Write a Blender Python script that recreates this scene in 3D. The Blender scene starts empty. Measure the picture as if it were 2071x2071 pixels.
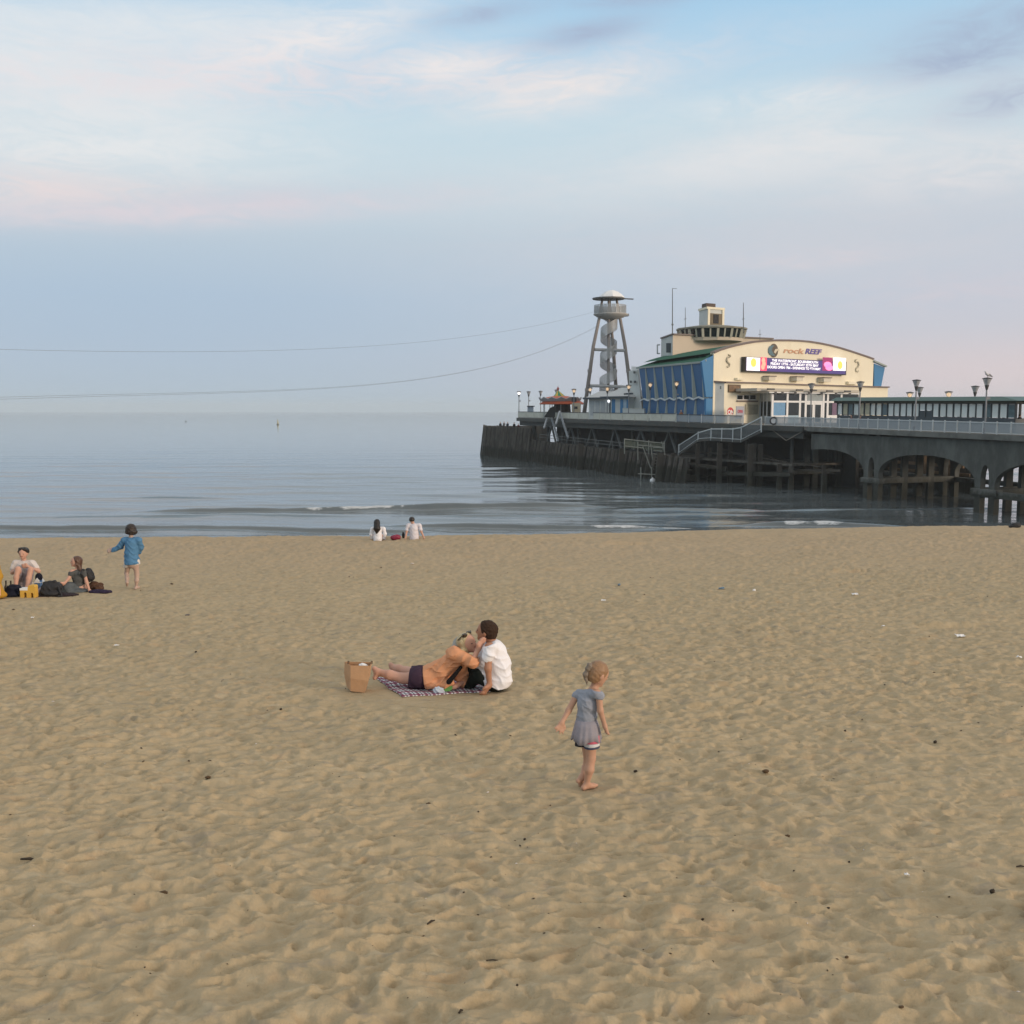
import bpy, bmesh, math, random
import numpy as np
from mathutils import Vector, Matrix
random.seed(7)
C = bpy.context.scene.collection
scene = bpy.context.scene
R = math.radians

# ------------------------------------------------------------------ camera
H = 9.45                       # eye height above the low-tide water (z = 0)
F = 2076.0                     # focal length in pixels of the 2071 px photograph
CX = 1035.5
PITCH = R(5.65)
cd = bpy.data.cameras.new('camera')
cam = bpy.data.objects.new('camera', cd); C.objects.link(cam)
cd.sensor_width = 36.0; cd.lens = 36.0 * F / 2071.0
cd.clip_start = 0.1; cd.clip_end = 40000
cam.location = (0, 0, H)
cam.rotation_euler = (math.pi / 2 - PITCH, 0, 0)
scene.camera = cam

# ------------------------------------------------------------------ light
SUN_AZ, SUN_EL = 122.0, 11.0   # degrees, clockwise from +Y (out to sea)
def s2l(c):
    c = c / 255.0
    return c / 12.92 if c <= 0.04045 else ((c + 0.055) / 1.055) ** 2.4
def S(r, g, b): return (s2l(r), s2l(g), s2l(b), 1.0)

sd = bpy.data.lights.new('sun', 'SUN'); sd.energy = 2.0; sd.angle = R(13)
sd.color = (1.0, 0.80, 0.62)
sun = bpy.data.objects.new('sun', sd); C.objects.link(sun)
_d = Vector((math.sin(R(SUN_AZ)) * math.cos(R(SUN_EL)), math.cos(R(SUN_AZ)) * math.cos(R(SUN_EL)), math.sin(R(SUN_EL))))
sun.rotation_euler = _d.to_track_quat('Z', 'Y').to_euler()
sun.location = (40, -30, 60)

scene.view_settings.view_transform = 'Standard'
scene.view_settings.look = 'None'
scene.view_settings.exposure = 0.0
scene.view_settings.gamma = 1.0
scene.view_settings.use_curve_mapping = False
scene.cycles.volume_bounces = 2

class NT:
    """small helper to write node trees as expressions"""
    def __init__(s, tree): s.t = tree
    def n(s, typ, **kw):
        n = s.t.nodes.new(typ)
        for k, v in kw.items(): setattr(n, k, v)
        return n
    def put(s, sock, v):
        if hasattr(v, 'is_output'): s.t.links.new(v, sock)
        else: sock.default_value = v
    def m(s, op, a, b=None, c=None, clamp=False):
        n = s.n('ShaderNodeMath', operation=op, use_clamp=clamp)
        s.put(n.inputs[0], a)
        if b is not None: s.put(n.inputs[1], b)
        if c is not None: s.put(n.inputs[2], c)
        return n.outputs[0]
    def mix(s, f, a, b, blend='MIX'):
        n = s.n('ShaderNodeMix', data_type='RGBA', blend_type=blend)
        s.put(n.inputs[0], f); s.put(n.inputs[6], a); s.put(n.inputs[7], b)
        return n.outputs[2]
    def ramp(s, f, stops, interp='LINEAR'):
        n = s.n('ShaderNodeValToRGB'); cr = n.color_ramp; cr.interpolation = interp
        while len(cr.elements) < len(stops): cr.elements.new(0.5)
        for e, (p, c) in zip(cr.elements, sorted(stops, key=lambda q: q[0])):
            e.position = p; e.color = c if len(c) == 4 else (*c, 1)
        s.put(n.inputs[0], f)
        return n.outputs[0]
    def noise(s, vec, scale, detail=3, rough=0.5, dist=0.0):
        n = s.n('ShaderNodeTexNoise'); n.noise_dimensions = '3D'
        if vec is not None: s.put(n.inputs['Vector'], vec)
        n.inputs['Scale'].default_value = scale; n.inputs['Detail'].default_value = detail
        n.inputs['Roughness'].default_value = rough; n.inputs['Distortion'].default_value = dist
        return n.outputs[0]
    def mapping(s, vec, scale=(1, 1, 1), rot=(0, 0, 0), loc=(0, 0, 0)):
        n = s.n('ShaderNodeMapping'); s.put(n.inputs[0], vec)
        n.inputs['Scale'].default_value = scale; n.inputs['Rotation'].default_value = rot
        n.inputs['Location'].default_value = loc
        return n.outputs[0]

# ------------------------------------------------------------------ sky
world = bpy.data.worlds.new('World'); scene.world = world; world.use_nodes = True
wt = world.node_tree; wt.nodes.clear(); w = NT(wt)
SKY = 0.1
out = w.n('ShaderNodeOutputWorld'); bg = w.n('ShaderNodeBackground')
bg.inputs[1].default_value = SKY
sky = w.n('ShaderNodeTexSky'); sky.sky_type = 'NISHITA'; sky.sun_disc = False
sky.sun_elevation = R(SUN_EL); sky.sun_rotation = R(SUN_AZ); sky.air_density = 1.2; sky.dust_density = 2.0
tc = w.n('ShaderNodeTexCoord'); sep = w.n('ShaderNodeSeparateXYZ')
nrm = w.n('ShaderNodeVectorMath', operation='NORMALIZE')
wt.links.new(tc.outputs['Generated'], nrm.inputs[0]); wt.links.new(nrm.outputs[0], sep.inputs[0])
dx, dy, dz = sep.outputs
az = w.m('MULTIPLY', w.m('ARCTAN2', dx, dy), 57.2958)
el = w.m('MULTIPLY', w.m('ARCSINE', dz), 57.2958)
comb = w.n('ShaderNodeCombineXYZ'); w.put(comb.inputs[0], az); w.put(comb.inputs[1], el)
ang = comb.outputs[0]
base = w.ramp(w.m('DIVIDE', w.m('MAXIMUM', el, 0.0), 32.0), [
    (0.0, S(178, 194, 206)), (3 / 32, S(182, 197, 212)), (6 / 32, S(180, 199, 217)), (9 / 32, S(190, 206, 219)),
    (12 / 32, S(199, 217, 227)), (15 / 32, S(197, 220, 232)), (18 / 32, S(183, 214, 235)), (21 / 32, S(166, 207, 236)),
    (24 / 32, (0.50, 0.70, 0.84, 1)), (1.0, (0.80, 0.79, 0.77, 1))])
n1 = w.noise(w.mapping(ang, (0.075, 0.26, 1.0), (0, 0, R(-5))), 1.0, 8, 0.62, 0.9)
n2 = w.noise(w.mapping(ang, (0.26, 1.0, 1.0), (0, 0, R(-9)), (3.1, 1.7, 0)), 1.0, 9, 0.66, 1.2)
fbm = w.m('ADD', w.m('MULTIPLY', n1, 0.6), w.m('MULTIPLY', n2, 0.4))
fb = w.m('MULTIPLY', w.m('SUBTRACT', fbm, 0.38), 4.6, clamp=True)      # 0..1 streaky
fbs = w.m('MULTIPLY', w.m('SUBTRACT', n2, 0.39), 4.6, clamp=True)
def ray(u, v):
    x = (u - CX) / F; y = -(v - CX) / F
    d = Vector((x, math.cos(PITCH) + y * math.sin(PITCH), -math.sin(PITCH) + y * math.cos(PITCH)))
    return d
def azel(u, v):
    d = ray(u, v).normalized()
    return math.degrees(math.atan2(d.x, d.y)), math.degrees(math.asin(d.z))
def blob(col, u, v, su, sv, rot, amt, col2, nz, floor=0.35, power=2.0):
    a0, e0 = azel(u, v); sa = su * 0.0276; se = sv * 0.0262; cr, sr = math.cos(R(rot)), math.sin(R(rot))
    da = w.m('SUBTRACT', az, a0); de = w.m('SUBTRACT', el, e0)
    p = w.m('DIVIDE', w.m('ADD', w.m('MULTIPLY', da, cr), w.m('MULTIPLY', de, -sr)), sa)
    q = w.m('DIVIDE', w.m('ADD', w.m('MULTIPLY', da, sr), w.m('MULTIPLY', de, cr)), se)
    g = w.m('EXPONENT', w.m('MULTIPLY', w.m('ADD', w.m('MULTIPLY', p, p), w.m('MULTIPLY', q, q)), -1.0))
    k = w.m('ADD', w.m('MULTIPLY', nz, 1.0 - floor), floor)
    return w.mix(w.m('MULTIPLY', w.m('MULTIPLY', g, k), amt, clamp=True), col, col2)
WARM = S(235, 236, 237); PINK = S(231, 224, 228); LAV = S(170, 186, 211); ROSE = S(224, 207, 207); PERI = S(168, 191, 216)
c = base
c = blob(c, 300, 640, 620, 150, 0, 0.5, PERI, fb, 0.8)
c = blob(c, 2100, 760, 620, 100, 0, 1.0, ROSE, fb, 0.95)
c = blob(c, 2300, 560, 700, 260, 0, 0.55, S(212, 209, 217), fb, 0.85)
c = blob(c, 1250, 760, 330, 55, 0, 0.4, S(192, 194, 208), fb, 0.9)
c = blob(c, 60, 150, 360, 110, 5, 1.0, WARM, fb, 0.55)
c = blob(c, 330, 60, 480, 70, -6, 0.75, WARM, fb, 0.45)
c = blob(c, 560, 105, 290, 42, -17, 1.0, S(240, 236, 236), fbs, 0.45)
c = blob(c, 640, 160, 700, 50, -4, 0.85, PINK, fbs, 0.25)
c = blob(c, 900, 135, 110, 28, -3, 1.0, S(243, 236, 234), fbs, 0.65)
c = blob(c, 1130, 185, 190, 42, -7, 1.0, S(241, 233, 231), fbs, 0.6)
c = blob(c, 1650, 290, 560, 75, -6, 0.95, S(230, 231, 233), fb, 0.35)
c = blob(c, 2000, 340, 260, 45, -4, 0.9, S(233, 231, 232), fbs, 0.35)
c = blob(c, 1650, 190, 260, 30, -4, 0.65, WARM, fbs, 0.3)
c = blob(c, 120, 300, 460, 60, -3, 0.8, WARM, fbs, 0.45)
c = blob(c, 40, 385, 300, 45, -2, 0.95, S(234, 222, 222), fbs, 0.5)
c = blob(c, 520, 415, 430, 34, -5, 0.8, S(214, 210, 219), fb, 0.4)
c = blob(c, 1550, 500, 620, 110, -3, 0.75, S(208, 210, 218), fb, 0.45)
c = blob(c, 1650, 525, 170, 20, -2, 0.7, S(218, 212, 218), fbs, 0.4)
c = blob(c, 1950, 590, 320, 40, -2, 0.55, S(214, 207, 215), fbs, 0.4)
c = blob(c, 1190, 66, 105, 24, -8, 1.0, LAV, fbs, 0.7)
c = blob(c, 975, 28, 110, 20, -8, 0.85, LAV, fbs, 0.5)
c = blob(c, 380, 430, 420, 22, -5, 0.6, S(226, 216, 222), fbs, 0.4)
c = blob(c, 1270, 2, 130, 14, 0, 0.7, LAV, fbs, 0.5)
c = blob(c, 1960, 115, 170, 34, -3, 1.0, S(168, 183, 208), fbs, 0.5)
c = blob(c, 2040, 40, 170, 42, -6, 1.0, S(170, 186, 210), fbs, 0.5)
c = blob(c, 2040, 198, 110, 32, -6, 0.95, S(178, 189, 210), fbs, 0.45)
# the rest of the dome: warm afterglow round the low sun behind the camera, thin high cloud overhead
sdot = w.n('ShaderNodeVectorMath', operation='DOT_PRODUCT'); wt.links.new(nrm.outputs[0], sdot.inputs[0])
sdot.inputs[1].default_value = tuple(_d)
glow = w.m('POWER', w.m('MAXIMUM', sdot.outputs['Value'], 0.0), 5.0)
c = w.mix(w.m('MULTIPLY', glow, 0.9, clamp=True), c, (0.98, 0.76, 0.56, 1))
scl = w.n('ShaderNodeVectorMath', operation='SCALE'); w.put(scl.inputs[0], c); scl.inputs[3].default_value = 1.0 / SKY
final = w.mix(0.97, sky.outputs[0], scl.outputs[0])
wt.links.new(final, bg.inputs[0]); wt.links.new(bg.outputs[0], out.inputs[0])

# ------------------------------------------------------------------ helpers
def P(u, v, D):
    """point of the place seen at photo pixel (u, v) at distance D out to sea"""
    d = ray(u, v); t = D / d.y
    return Vector((d.x * t, D, H + d.z * t))
def XY(u, D):
    return Vector(((u - CX) / F * D, D))       # level sight line
def tag(o, label=None, cat=None, group=None, kind=None):
    if label: o['label'] = label
    if cat: o['category'] = cat
    if group: o['group'] = group
    if kind: o['kind'] = kind
    return o
def thing(name, label, cat, loc=(0, 0, 0), group=None, rotz=0.0):
    o = bpy.data.objects.new(name, None); C.objects.link(o)
    o.empty_display_size = 0.3
    o.location = loc; o.rotation_euler = (0, 0, rotz)
    return tag(o, label, cat, group)
def origin_of(p):
    v = Vector((0, 0, 0))
    while p is not None:
        v += p.location; p = p.parent
    return v
class MB:
    def __init__(s): s.v = []; s.f = []; s.mi = []
    def add(s, vs, fs, mi=0):
        b = len(s.v); s.v += [tuple(p) for p in vs]
        for f in fs: s.f.append(tuple(b + i for i in f)); s.mi.append(mi)
        return s
    def box8(s, p, mi=0):
        return s.add(p, [(0, 3, 2, 1), (4, 5, 6, 7), (0, 1, 5, 4), (1, 2, 6, 5), (2, 3, 7, 6), (3, 0, 4, 7)], mi)
    def box(s, c, d, rz=0.0, mi=0):
        cx, cy, cz = c; hx, hy, hz = d[0] / 2, d[1] / 2, d[2] / 2; ca, sa = math.cos(rz), math.sin(rz)
        ps = []
        for z in (-hz, hz):
            for x, y in ((-hx, -hy), (hx, -hy), (hx, hy), (-hx, hy)):
                ps.append((cx + x * ca - y * sa, cy + x * sa + y * ca, cz + z))
        return s.box8(ps, mi)
    def bar(s, a, b, wd, ht, mi=0):
        """square bar from a to b, wd horizontally, ht across"""
        a = Vector(a); b = Vector(b); d = (b - a).normalized()
        up = Vector((0, 0, 1)) if abs(d.z) < 0.95 else Vector((0, 1, 0))
        x = d.cross(up).normalized(); y = x.cross(d).normalized()
        ps = []
        for p in (a, b):
            for i, j in ((-1, -1), (1, -1), (1, 1), (-1, 1)):
                ps.append(p + x * (wd / 2 * i) + y * (ht / 2 * j))
        return s.box8([ps[0], ps[1], ps[2], ps[3], ps[4], ps[5], ps[6], ps[7]], mi)
    def tube(s, pts, rs, n=8, cap=True, mi=0):
        pts = [Vector(p) for p in pts]
        if not hasattr(rs, '__len__'): rs = [rs] * len(pts)
        vs = []; fs = []
        prev = None
        for i, p in enumerate(pts):
            d = (pts[min(i + 1, len(pts) - 1)] - pts[max(i - 1, 0)])
            d = d.normalized() if d.length > 1e-9 else Vector((0, 0, 1))
            if prev is None:
                up = Vector((0, 0, 1)) if abs(d.z) < 0.9 else Vector((1, 0, 0))
                x = d.cross(up).normalized()
            else:
                x = (prev - d * prev.dot(d)).normalized()
            prev = x; y = d.cross(x)
            for k in range(n):
                a = 2 * math.pi * k / n
                vs.append(p + x * (rs[i] * math.cos(a)) + y * (rs[i] * math.sin(a)))
        for i in range(len(pts) - 1):
            for k in range(n):
                fs.append((i * n + k, i * n + (k + 1) % n, (i + 1) * n + (k + 1) % n, (i + 1) * n + k))
        if cap:
            fs.append(tuple(range(n - 1, -1, -1))); fs.append(tuple((len(pts) - 1) * n + k for k in range(n)))
        return s.add(vs, fs, mi)
    def lathe(s, c, prof, n=16, mi=0):
        vs = []; fs = []; c = Vector(c)
        for r, z in prof:
            for k in range(n):
                a = 2 * math.pi * k / n
                vs.append(c + Vector((r * math.cos(a), r * math.sin(a), z)))
        for i in range(len(prof) - 1):
            for k in range(n):
                fs.append((i * n + k, i * n + (k + 1) % n, (i + 1) * n + (k + 1) % n, (i + 1) * n + k))
        fs.append(tuple(range(n - 1, -1, -1))); fs.append(tuple((len(prof) - 1) * n + k for k in range(n)))
        return s.add(vs, fs, mi)
    def prism(s, poly, vec, mi=0):
        """solid: polygon of 3-D points pushed along vec"""
        n = len(poly); vec = Vector(vec); a = [Vector(p) for p in poly]; b = [p + vec for p in a]
        fs = [tuple(range(n - 1, -1, -1)), tuple(range(n, 2 * n))]
        for i in range(n): fs.append((i, (i + 1) % n, n + (i + 1) % n, n + i))
        return s.add(a + b, fs, mi)
    def build(s, name, mat, parent=None, smooth=False, bevel=0.0):
        o0 = origin_of(parent) if parent is not None else (Vector(s.loc) if hasattr(s, 'loc') else Vector((0, 0, 0)))
        me = bpy.data.meshes.new(name)
        me.from_pydata([tuple(Vector(p) - o0) for p in s.v], [], s.f)
        ms = mat if isinstance(mat, (list, tuple)) else [mat]
        for m in ms: me.materials.append(m)
        if len(ms) > 1: me.polygons.foreach_set('material_index', s.mi)
        bm = bmesh.new(); bm.from_mesh(me); bmesh.ops.recalc_face_normals(bm, faces=bm.faces)
        if bevel > 0:
            bmesh.ops.bevel(bm, geom=[e for e in bm.edges if e.is_manifold and e.calc_face_angle(0) > 0.6], offset=bevel, segments=2, affect='EDGES', profile=0.6)
        bm.to_mesh(me); bm.free()
        if smooth: me.polygons.foreach_set('use_smooth', [True] * len(me.polygons))
        o = bpy.data.objects.new(name, me); C.objects.link(o)
        if parent is not None: o.parent = parent
        elif hasattr(s, 'loc'): o.location = s.loc
        return o
def solo(mb, name, mat, label, cat, group=None, loc=None, smooth=False, bevel=0.0):
    """a thing that is one mesh, origin at its base"""
    if loc is None:
        a = np.array([tuple(p) for p in mb.v]); loc = ((a[:, 0].min() + a[:, 0].max()) / 2, (a[:, 1].min() + a[:, 1].max()) / 2, a[:, 2].min())
    mb.loc = tuple(loc)
    return tag(mb.build(name, mat, None, smooth, bevel), label, cat, group)

# ------------------------------------------------------------------ materials
MATS = {}
def mat(name, col, rough=0.6, var=0.12, scale=3.0, bump=0.0, bscale=None, metal=0.0, stretch=(1, 1, 1), stain=None, stain_amt=0.0, stain_scale=0.4, spec=0.5, stain_stretch=(1, 1, 1)):
    if name in MATS: return MATS[name]
    m = bpy.data.materials.new(name); m.use_nodes = True; t = NT(m.node_tree)
    b = m.node_tree.nodes['Principled BSDF']
    tcn = t.n('ShaderNodeTexCoord'); ob = tcn.outputs['Object']
    geo = t.n('ShaderNodeNewGeometry'); pos = geo.outputs['Position']
    v = t.mapping(pos, stretch)
    nz = t.noise(v, scale, 5, 0.6)
    k = t.m('ADD', t.m('MULTIPLY', nz, 2 * var), 1 - var)
    hsv = t.n('ShaderNodeHueSaturation'); hsv.inputs['Color'].default_value = (*col[:3], 1); t.put(hsv.inputs['Value'], k)
    cc = hsv.outputs[0]
    if stain:
        sn = t.noise(t.mapping(pos, stain_stretch), stain_scale, 5, 0.65)
        sf = t.m('MULTIPLY', t.m('SUBTRACT', sn, 0.45), 5.0, clamp=True)
        cc = t.mix(t.m('MULTIPLY', sf, stain_amt), cc, (*stain[:3], 1))
    if name in ('sea_stained_concrete', 'edge_concrete', 'old_sea_timber', 'brown_timber', 'sunlit_brown_timber', 'dark_timber', 'dark_ironwork'):
        # weed and barnacle growth up to the high-tide mark
        sz = t.n('ShaderNodeSeparateXYZ'); t.put(sz.inputs[0], pos)
        tide = t.m('MULTIPLY', t.m('SUBTRACT', t.m('ADD', 1.5, t.m('MULTIPLY', t.noise(pos, 1.1, 4, 0.7), 1.6)), sz.outputs[2]), 1.6, clamp=True)
        cc = t.mix(t.m('MULTIPLY', tide, 0.85), cc, t.mix(t.noise(pos, 5.0, 3, 0.6), (0.012, 0.015, 0.010, 1), (0.045, 0.046, 0.036, 1)))
    t.put(b.inputs['Base Color'], cc)
    b.inputs['Roughness'].default_value = rough; b.inputs['Metallic'].default_value = metal
    b.inputs['Specular IOR Level'].default_value = spec
    if bump > 0:
        bn = t.n('ShaderNodeBump'); bn.inputs['Strength'].default_value = 1.0; bn.inputs['Distance'].default_value = bump
        t.put(bn.inputs['Height'], t.noise(v, bscale or scale * 2, 4, 0.6)); t.put(b.inputs['Normal'], bn.outputs[0])
    MATS[name] = m
    return m
def glow_mat(name, col, strength):
    m = bpy.data.materials.new(name); m.use_nodes = True; t = NT(m.node_tree)
    b = m.node_tree.nodes['Principled BSDF']
    b.inputs['Base Color'].default_value = (*col[:3], 1); b.inputs['Roughness'].default_value = 0.4
    geo = t.n('ShaderNodeNewGeometry')
    nz = t.noise(geo.outputs['Position'], 6.0, 2)
    b.inputs['Emission Color'].default_value = (*col[:3], 1)
    t.put(b.inputs['Emission Strength'], t.m('MULTIPLY', t.m('ADD', t.m('MULTIPLY', nz, 0.2), 0.9), strength))
    return m
def screen_mat(name, col, trans, rough=0.4, scale=40.0):
    """wire mesh or glass: partly see-through"""
    m = bpy.data.materials.new(name); m.use_nodes = True; t = NT(m.node_tree)
    b = m.node_tree.nodes['Principled BSDF']; o = m.node_tree.nodes['Material Output']
    geo = t.n('ShaderNodeNewGeometry')
    k = t.noise(geo.outputs['Position'], scale, 2)
    t.put(b.inputs['Base Color'], t.mix(k, (*[x * 0.85 for x in col[:3]], 1), (*[min(1, x * 1.15) for x in col[:3]], 1)))
    b.inputs['Roughness'].default_value = rough
    tr = t.n('ShaderNodeBsdfTransparent'); mx = t.n('ShaderNodeMixShader')
    mx.inputs[0].default_value = trans
    m.node_tree.links.new(b.outputs[0], mx.inputs[1]); m.node_tree.links.new(tr.outputs[0], mx.inputs[2])
    m.node_tree.links.new(mx.outputs[0], o.inputs[0])
    return m

# ------------------------------------------------------------------ numpy noise for terrain
def vnoise(x, y, seed=0):
    xi = np.floor(x).astype(np.int64); yi = np.floor(y).astype(np.int64); fx = x - xi; fy = y - yi
    fx = fx * fx * (3 - 2 * fx); fy = fy * fy * (3 - 2 * fy)
    def h(a, b):
        n = (a * 374761393 + b * 668265263 + seed * 974634777) & 0xFFFFFFFF
        n = ((n ^ (n >> 13)) * 1274126177) & 0xFFFFFFFF
        return ((n ^ (n >> 16)) & 0xFFFF) / 65535.0
    return (h(xi, yi) * (1 - fx) + h(xi + 1, yi) * fx) * (1 - fy) + (h(xi, yi + 1) * (1 - fx) + h(xi + 1, yi + 1) * fx) * fy
def fbm2(x, y, seed=0, oct=4):
    r = 0; a = 0.5; t = 0
    for i in range(oct):
        r = r + a * vnoise(x * 2 ** i, y * 2 ** i, seed + i); t += a; a *= 0.5
    return r / t
def hash2(a, b, k):
    n = (a * 374761393 + b * 668265263 + k * 2246822519) & 0xFFFFFFFF
    n = ((n ^ (n >> 13)) * 1274126177) & 0xFFFFFFFF
    return ((n ^ (n >> 16)) & 0xFFFF) / 65535.0

# ------------------------------------------------------------------ the beach
def smooth(a, b, x):
    t = np.clip((x - a) / (b - a), 0, 1); return t * t * (3 - 2 * t)
_py = np.array([-60, 0, 9, 13, 18, 23.5, 27, 33, 38.5, 41, 45, 52, 72, 90])
_pz = np.array([10.6, 6.75, 6.15, 5.86, 5.53, 5.19, 4.98, 4.72, 4.55, 4.40, 3.75, 2.45, -0.9, -2.5])
def crest_shift(x):
    # the waterline bends seaward towards the pier
    return np.interp(x, [-40, -8, 0, 4, 9, 16, 22, 40], [0.0, 0.0, 0.3, 1.5, 2.6, 3.9, 4.3, 4.6])
def sand_base(x, y):
    x = np.asarray(x, float); y = np.asarray(y, float)
    ys = np.where(y > 24, y - crest_shift(x) * smooth(24, 38, y), y)
    z = np.interp(ys, _py, _pz)
    z = 0.5 * z + 0.25 * np.interp(ys - 1.2, _py, _pz) + 0.25 * np.interp(ys + 1.2, _py, _pz)
    return z + 0.16 * (fbm2(x * 0.13, y * 0.13, 5, 3) - 0.5) * smooth(2, 8, y)
def bowls(x, y, cell, seed, ex=1.15):
    """trampled sand: shallow bowls that meet in narrow ridges; 0 at a bowl's floor, about 1 on the ridges"""
    gx = x / cell; gy = y / cell
    ix = np.floor(gx).astype(np.int64); iy = np.floor(gy).astype(np.int64)
    best = np.full_like(x, 9.0)
    for a in (-1, 0, 1):
        for b in (-1, 0, 1):
            cx_ = ix + a; cy_ = iy + b
            px = (cx_ + 0.05 + 0.9 * hash2(cx_, cy_, seed)) * cell; py = (cy_ + 0.05 + 0.9 * hash2(cx_, cy_, seed + 1)) * cell
            r = cell * (0.42 + 0.5 * hash2(cx_, cy_, seed + 2)); th = 6.283 * hash2(cx_, cy_, seed + 3)
            ddx = x - px; ddy = y - py; c_, s_ = np.cos(th), np.sin(th)
            q = np.sqrt(((ddx * c_ + ddy * s_) / (r * 1.3)) ** 2 + ((-ddx * s_ + ddy * c_) / (r * 0.8)) ** 2)
            q = np.clip(q, 0, 1.5) ** ex + 0.35 * hash2(cx_, cy_, seed + 5)
            k = 0.02; hh = np.clip(0.5 + 0.5 * (q - best) / k, 0, 1)
            best = q * (1 - hh) + best * hh - k * hh * (1 - hh)
    return 1.1 * np.tanh(np.clip(best, -0.2, 1.5) / 1.1)
_furrows = []
def sand_detail(x, y):
    x = np.asarray(x, float); y = np.asarray(y, float)
    wx = x + 0.13 * (fbm2(x * 3.4, y * 3.4, 21, 4) - 0.5) * 2; wy = y + 0.13 * (fbm2(x * 3.4, y * 3.4, 22, 4) - 0.5) * 2
    zone = 0.45 + 1.0 * fbm2(x * 0.22, y * 0.22, 31, 3)
    fade = smooth(46, 38, y) * 0.4 + 0.6
    z = 0.052 * bowls(wx, wy * 1.25, 0.165, 100) * zone
    z += 0.024 * bowls(wx * 0.8 + 3, wy * 1.2 + 5, 0.11, 300) * zone
    z += 0.046 * bowls(wx + 7.3, wy * 1.3 - 3.1, 0.36, 200, 1.2) * zone
    z += 0.045 * (fbm2(wx * 1.5, wy * 1.9, 41, 3) - 0.5) - 0.07
    z += 0.008 * (fbm2(x * 9, y * 9, 51, 3) - 0.5)
    z += 0.13 * (fbm2(x * 0.8, y * 0.6, 55, 4) - 0.5) * smooth(29, 36, y) * smooth(47, 42, y)
    for (fx_, fy_, lx_, ly_, dp_, sl_) in _furrows:       # long scraped hollows with a low bank behind them
        q = (y - fy_ - sl_ * (x - fx_)) + 0.10 * (fbm2(x * 3, x * 0 + fy_, 57, 3) - 0.5); m_ = np.exp(-((x - fx_) / lx_) ** 4)
        z += m_ * (-dp_ * np.exp(-(q / ly_) ** 2) + 0.6 * dp_ * np.exp(-((q - 1.7 * ly_) / ly_) ** 2))
    return z * fade * 1.02
_calm = []          # places where the sand is pressed flat (under the blanket, the bag ...)
def sand_z(x, y):
    x = np.asarray(x, float); y = np.asarray(y, float)
    d = sand_detail(x, y)
    for (cx_, cy_, r, dz_) in _calm:
        q = np.exp(-(((x - cx_) ** 2 + (y - cy_) ** 2) / r ** 2) ** 2)
        d = d * (1 - q) + dz_ * q
    return sand_base(x, y) + d
def G(u, v, lift=0.0):
    """where the sight line of pixel (u, v) meets the sand"""
    d = ray(u, v); ts = np.linspace(3.0, 60, 6000)
    zz = H + d.z * ts; g = sand_base(d.x * ts, d.y * ts)
    i = int(np.argmax(zz < g)); t = ts[i]
    return Vector((d.x * t, d.y * t, float(sand_z(d.x * t, d.y * t)) + lift))
# ------------------------------------------------------------------ sand and sea sheets
def grid_mesh(name, X, Y, Z, mat, smooth_=True):
    nr, nc = X.shape
    co = np.stack([X, Y, Z], -1).reshape(-1, 3).astype(np.float32)
    i = np.arange(nr - 1)[:, None] * nc + np.arange(nc - 1)[None, :]
    q = np.stack([i, i + 1, i + 1 + nc, i + nc], -1).reshape(-1).astype(np.int32)
    nf = (nr - 1) * (nc - 1)
    me = bpy.data.meshes.new(name)
    me.vertices.add(len(co)); me.vertices.foreach_set('co', co.ravel())
    me.loops.add(nf * 4); me.loops.foreach_set('vertex_index', q)
    me.polygons.add(nf); me.polygons.foreach_set('loop_start', np.arange(nf, dtype=np.int32) * 4)
    me.update(calc_edges=True)
    me.polygons.foreach_set('use_smooth', np.ones(nf, dtype=bool))
    me.materials.append(mat)
    o = bpy.data.objects.new(name, me); C.objects.link(o)
    return o
def fan_cols(inner, outer, n, no):
    a = np.linspace(-inner, inner, n)
    e = np.linspace(inner, outer, no + 1)[1:]
    return np.concatenate([-e[::-1], a, e])

for (u_, v_, len_, dp_, sl_) in ((1276, 1101, 110, .10, 0), (1133, 1151, 90, .08, 0), (1706, 1157, 125, .09, 0), (1921, 1265, 130, .09, .02), (1452, 1436, 110, .05, .12), (1560, 1424, 80, .04, .1), (2040, 1364, 70, .06, .1), (509, 1115, 60, .09, 0), (735, 1115, 60, .09, 0), (735, 1151, 60, .07, 0), (1640, 1110, 90, .08, 0), (1760, 1535, 60, .05, 0), (1610, 1680, 50, .05, .2), (415, 1560, 40, .05, -.3), (300, 1100, 90, .07, 0), (950, 1128, 70, .06, 0), (1480, 1170, 70, .06, 0), (1890, 1130, 90, .07, 0)):
    p_ = G(u_, v_); s_ = p_.y / F; _furrows.append((p_.x, p_.y, len_ * s_ / 2, 0.10 + 0.004 * p_.y, dp_ * .8, sl_))
# calm spots are filled before the sheet is made (blanket, bag, bodies)
def calm(u, v, r, dz=0.0):
    p = G(u, v); _calm.append((p.x, p.y, r, dz)); return p
calm(850, 1405, 0.95, 0.0); calm(975, 1395, 0.45, 0.0); calm(722, 1398, 0.32, 0.0); calm(1180, 1592, 0.22, -0.01)
calm(50, 1205, 1.0, 0.0); calm(170, 1195, 0.9, 0.0)

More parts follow.
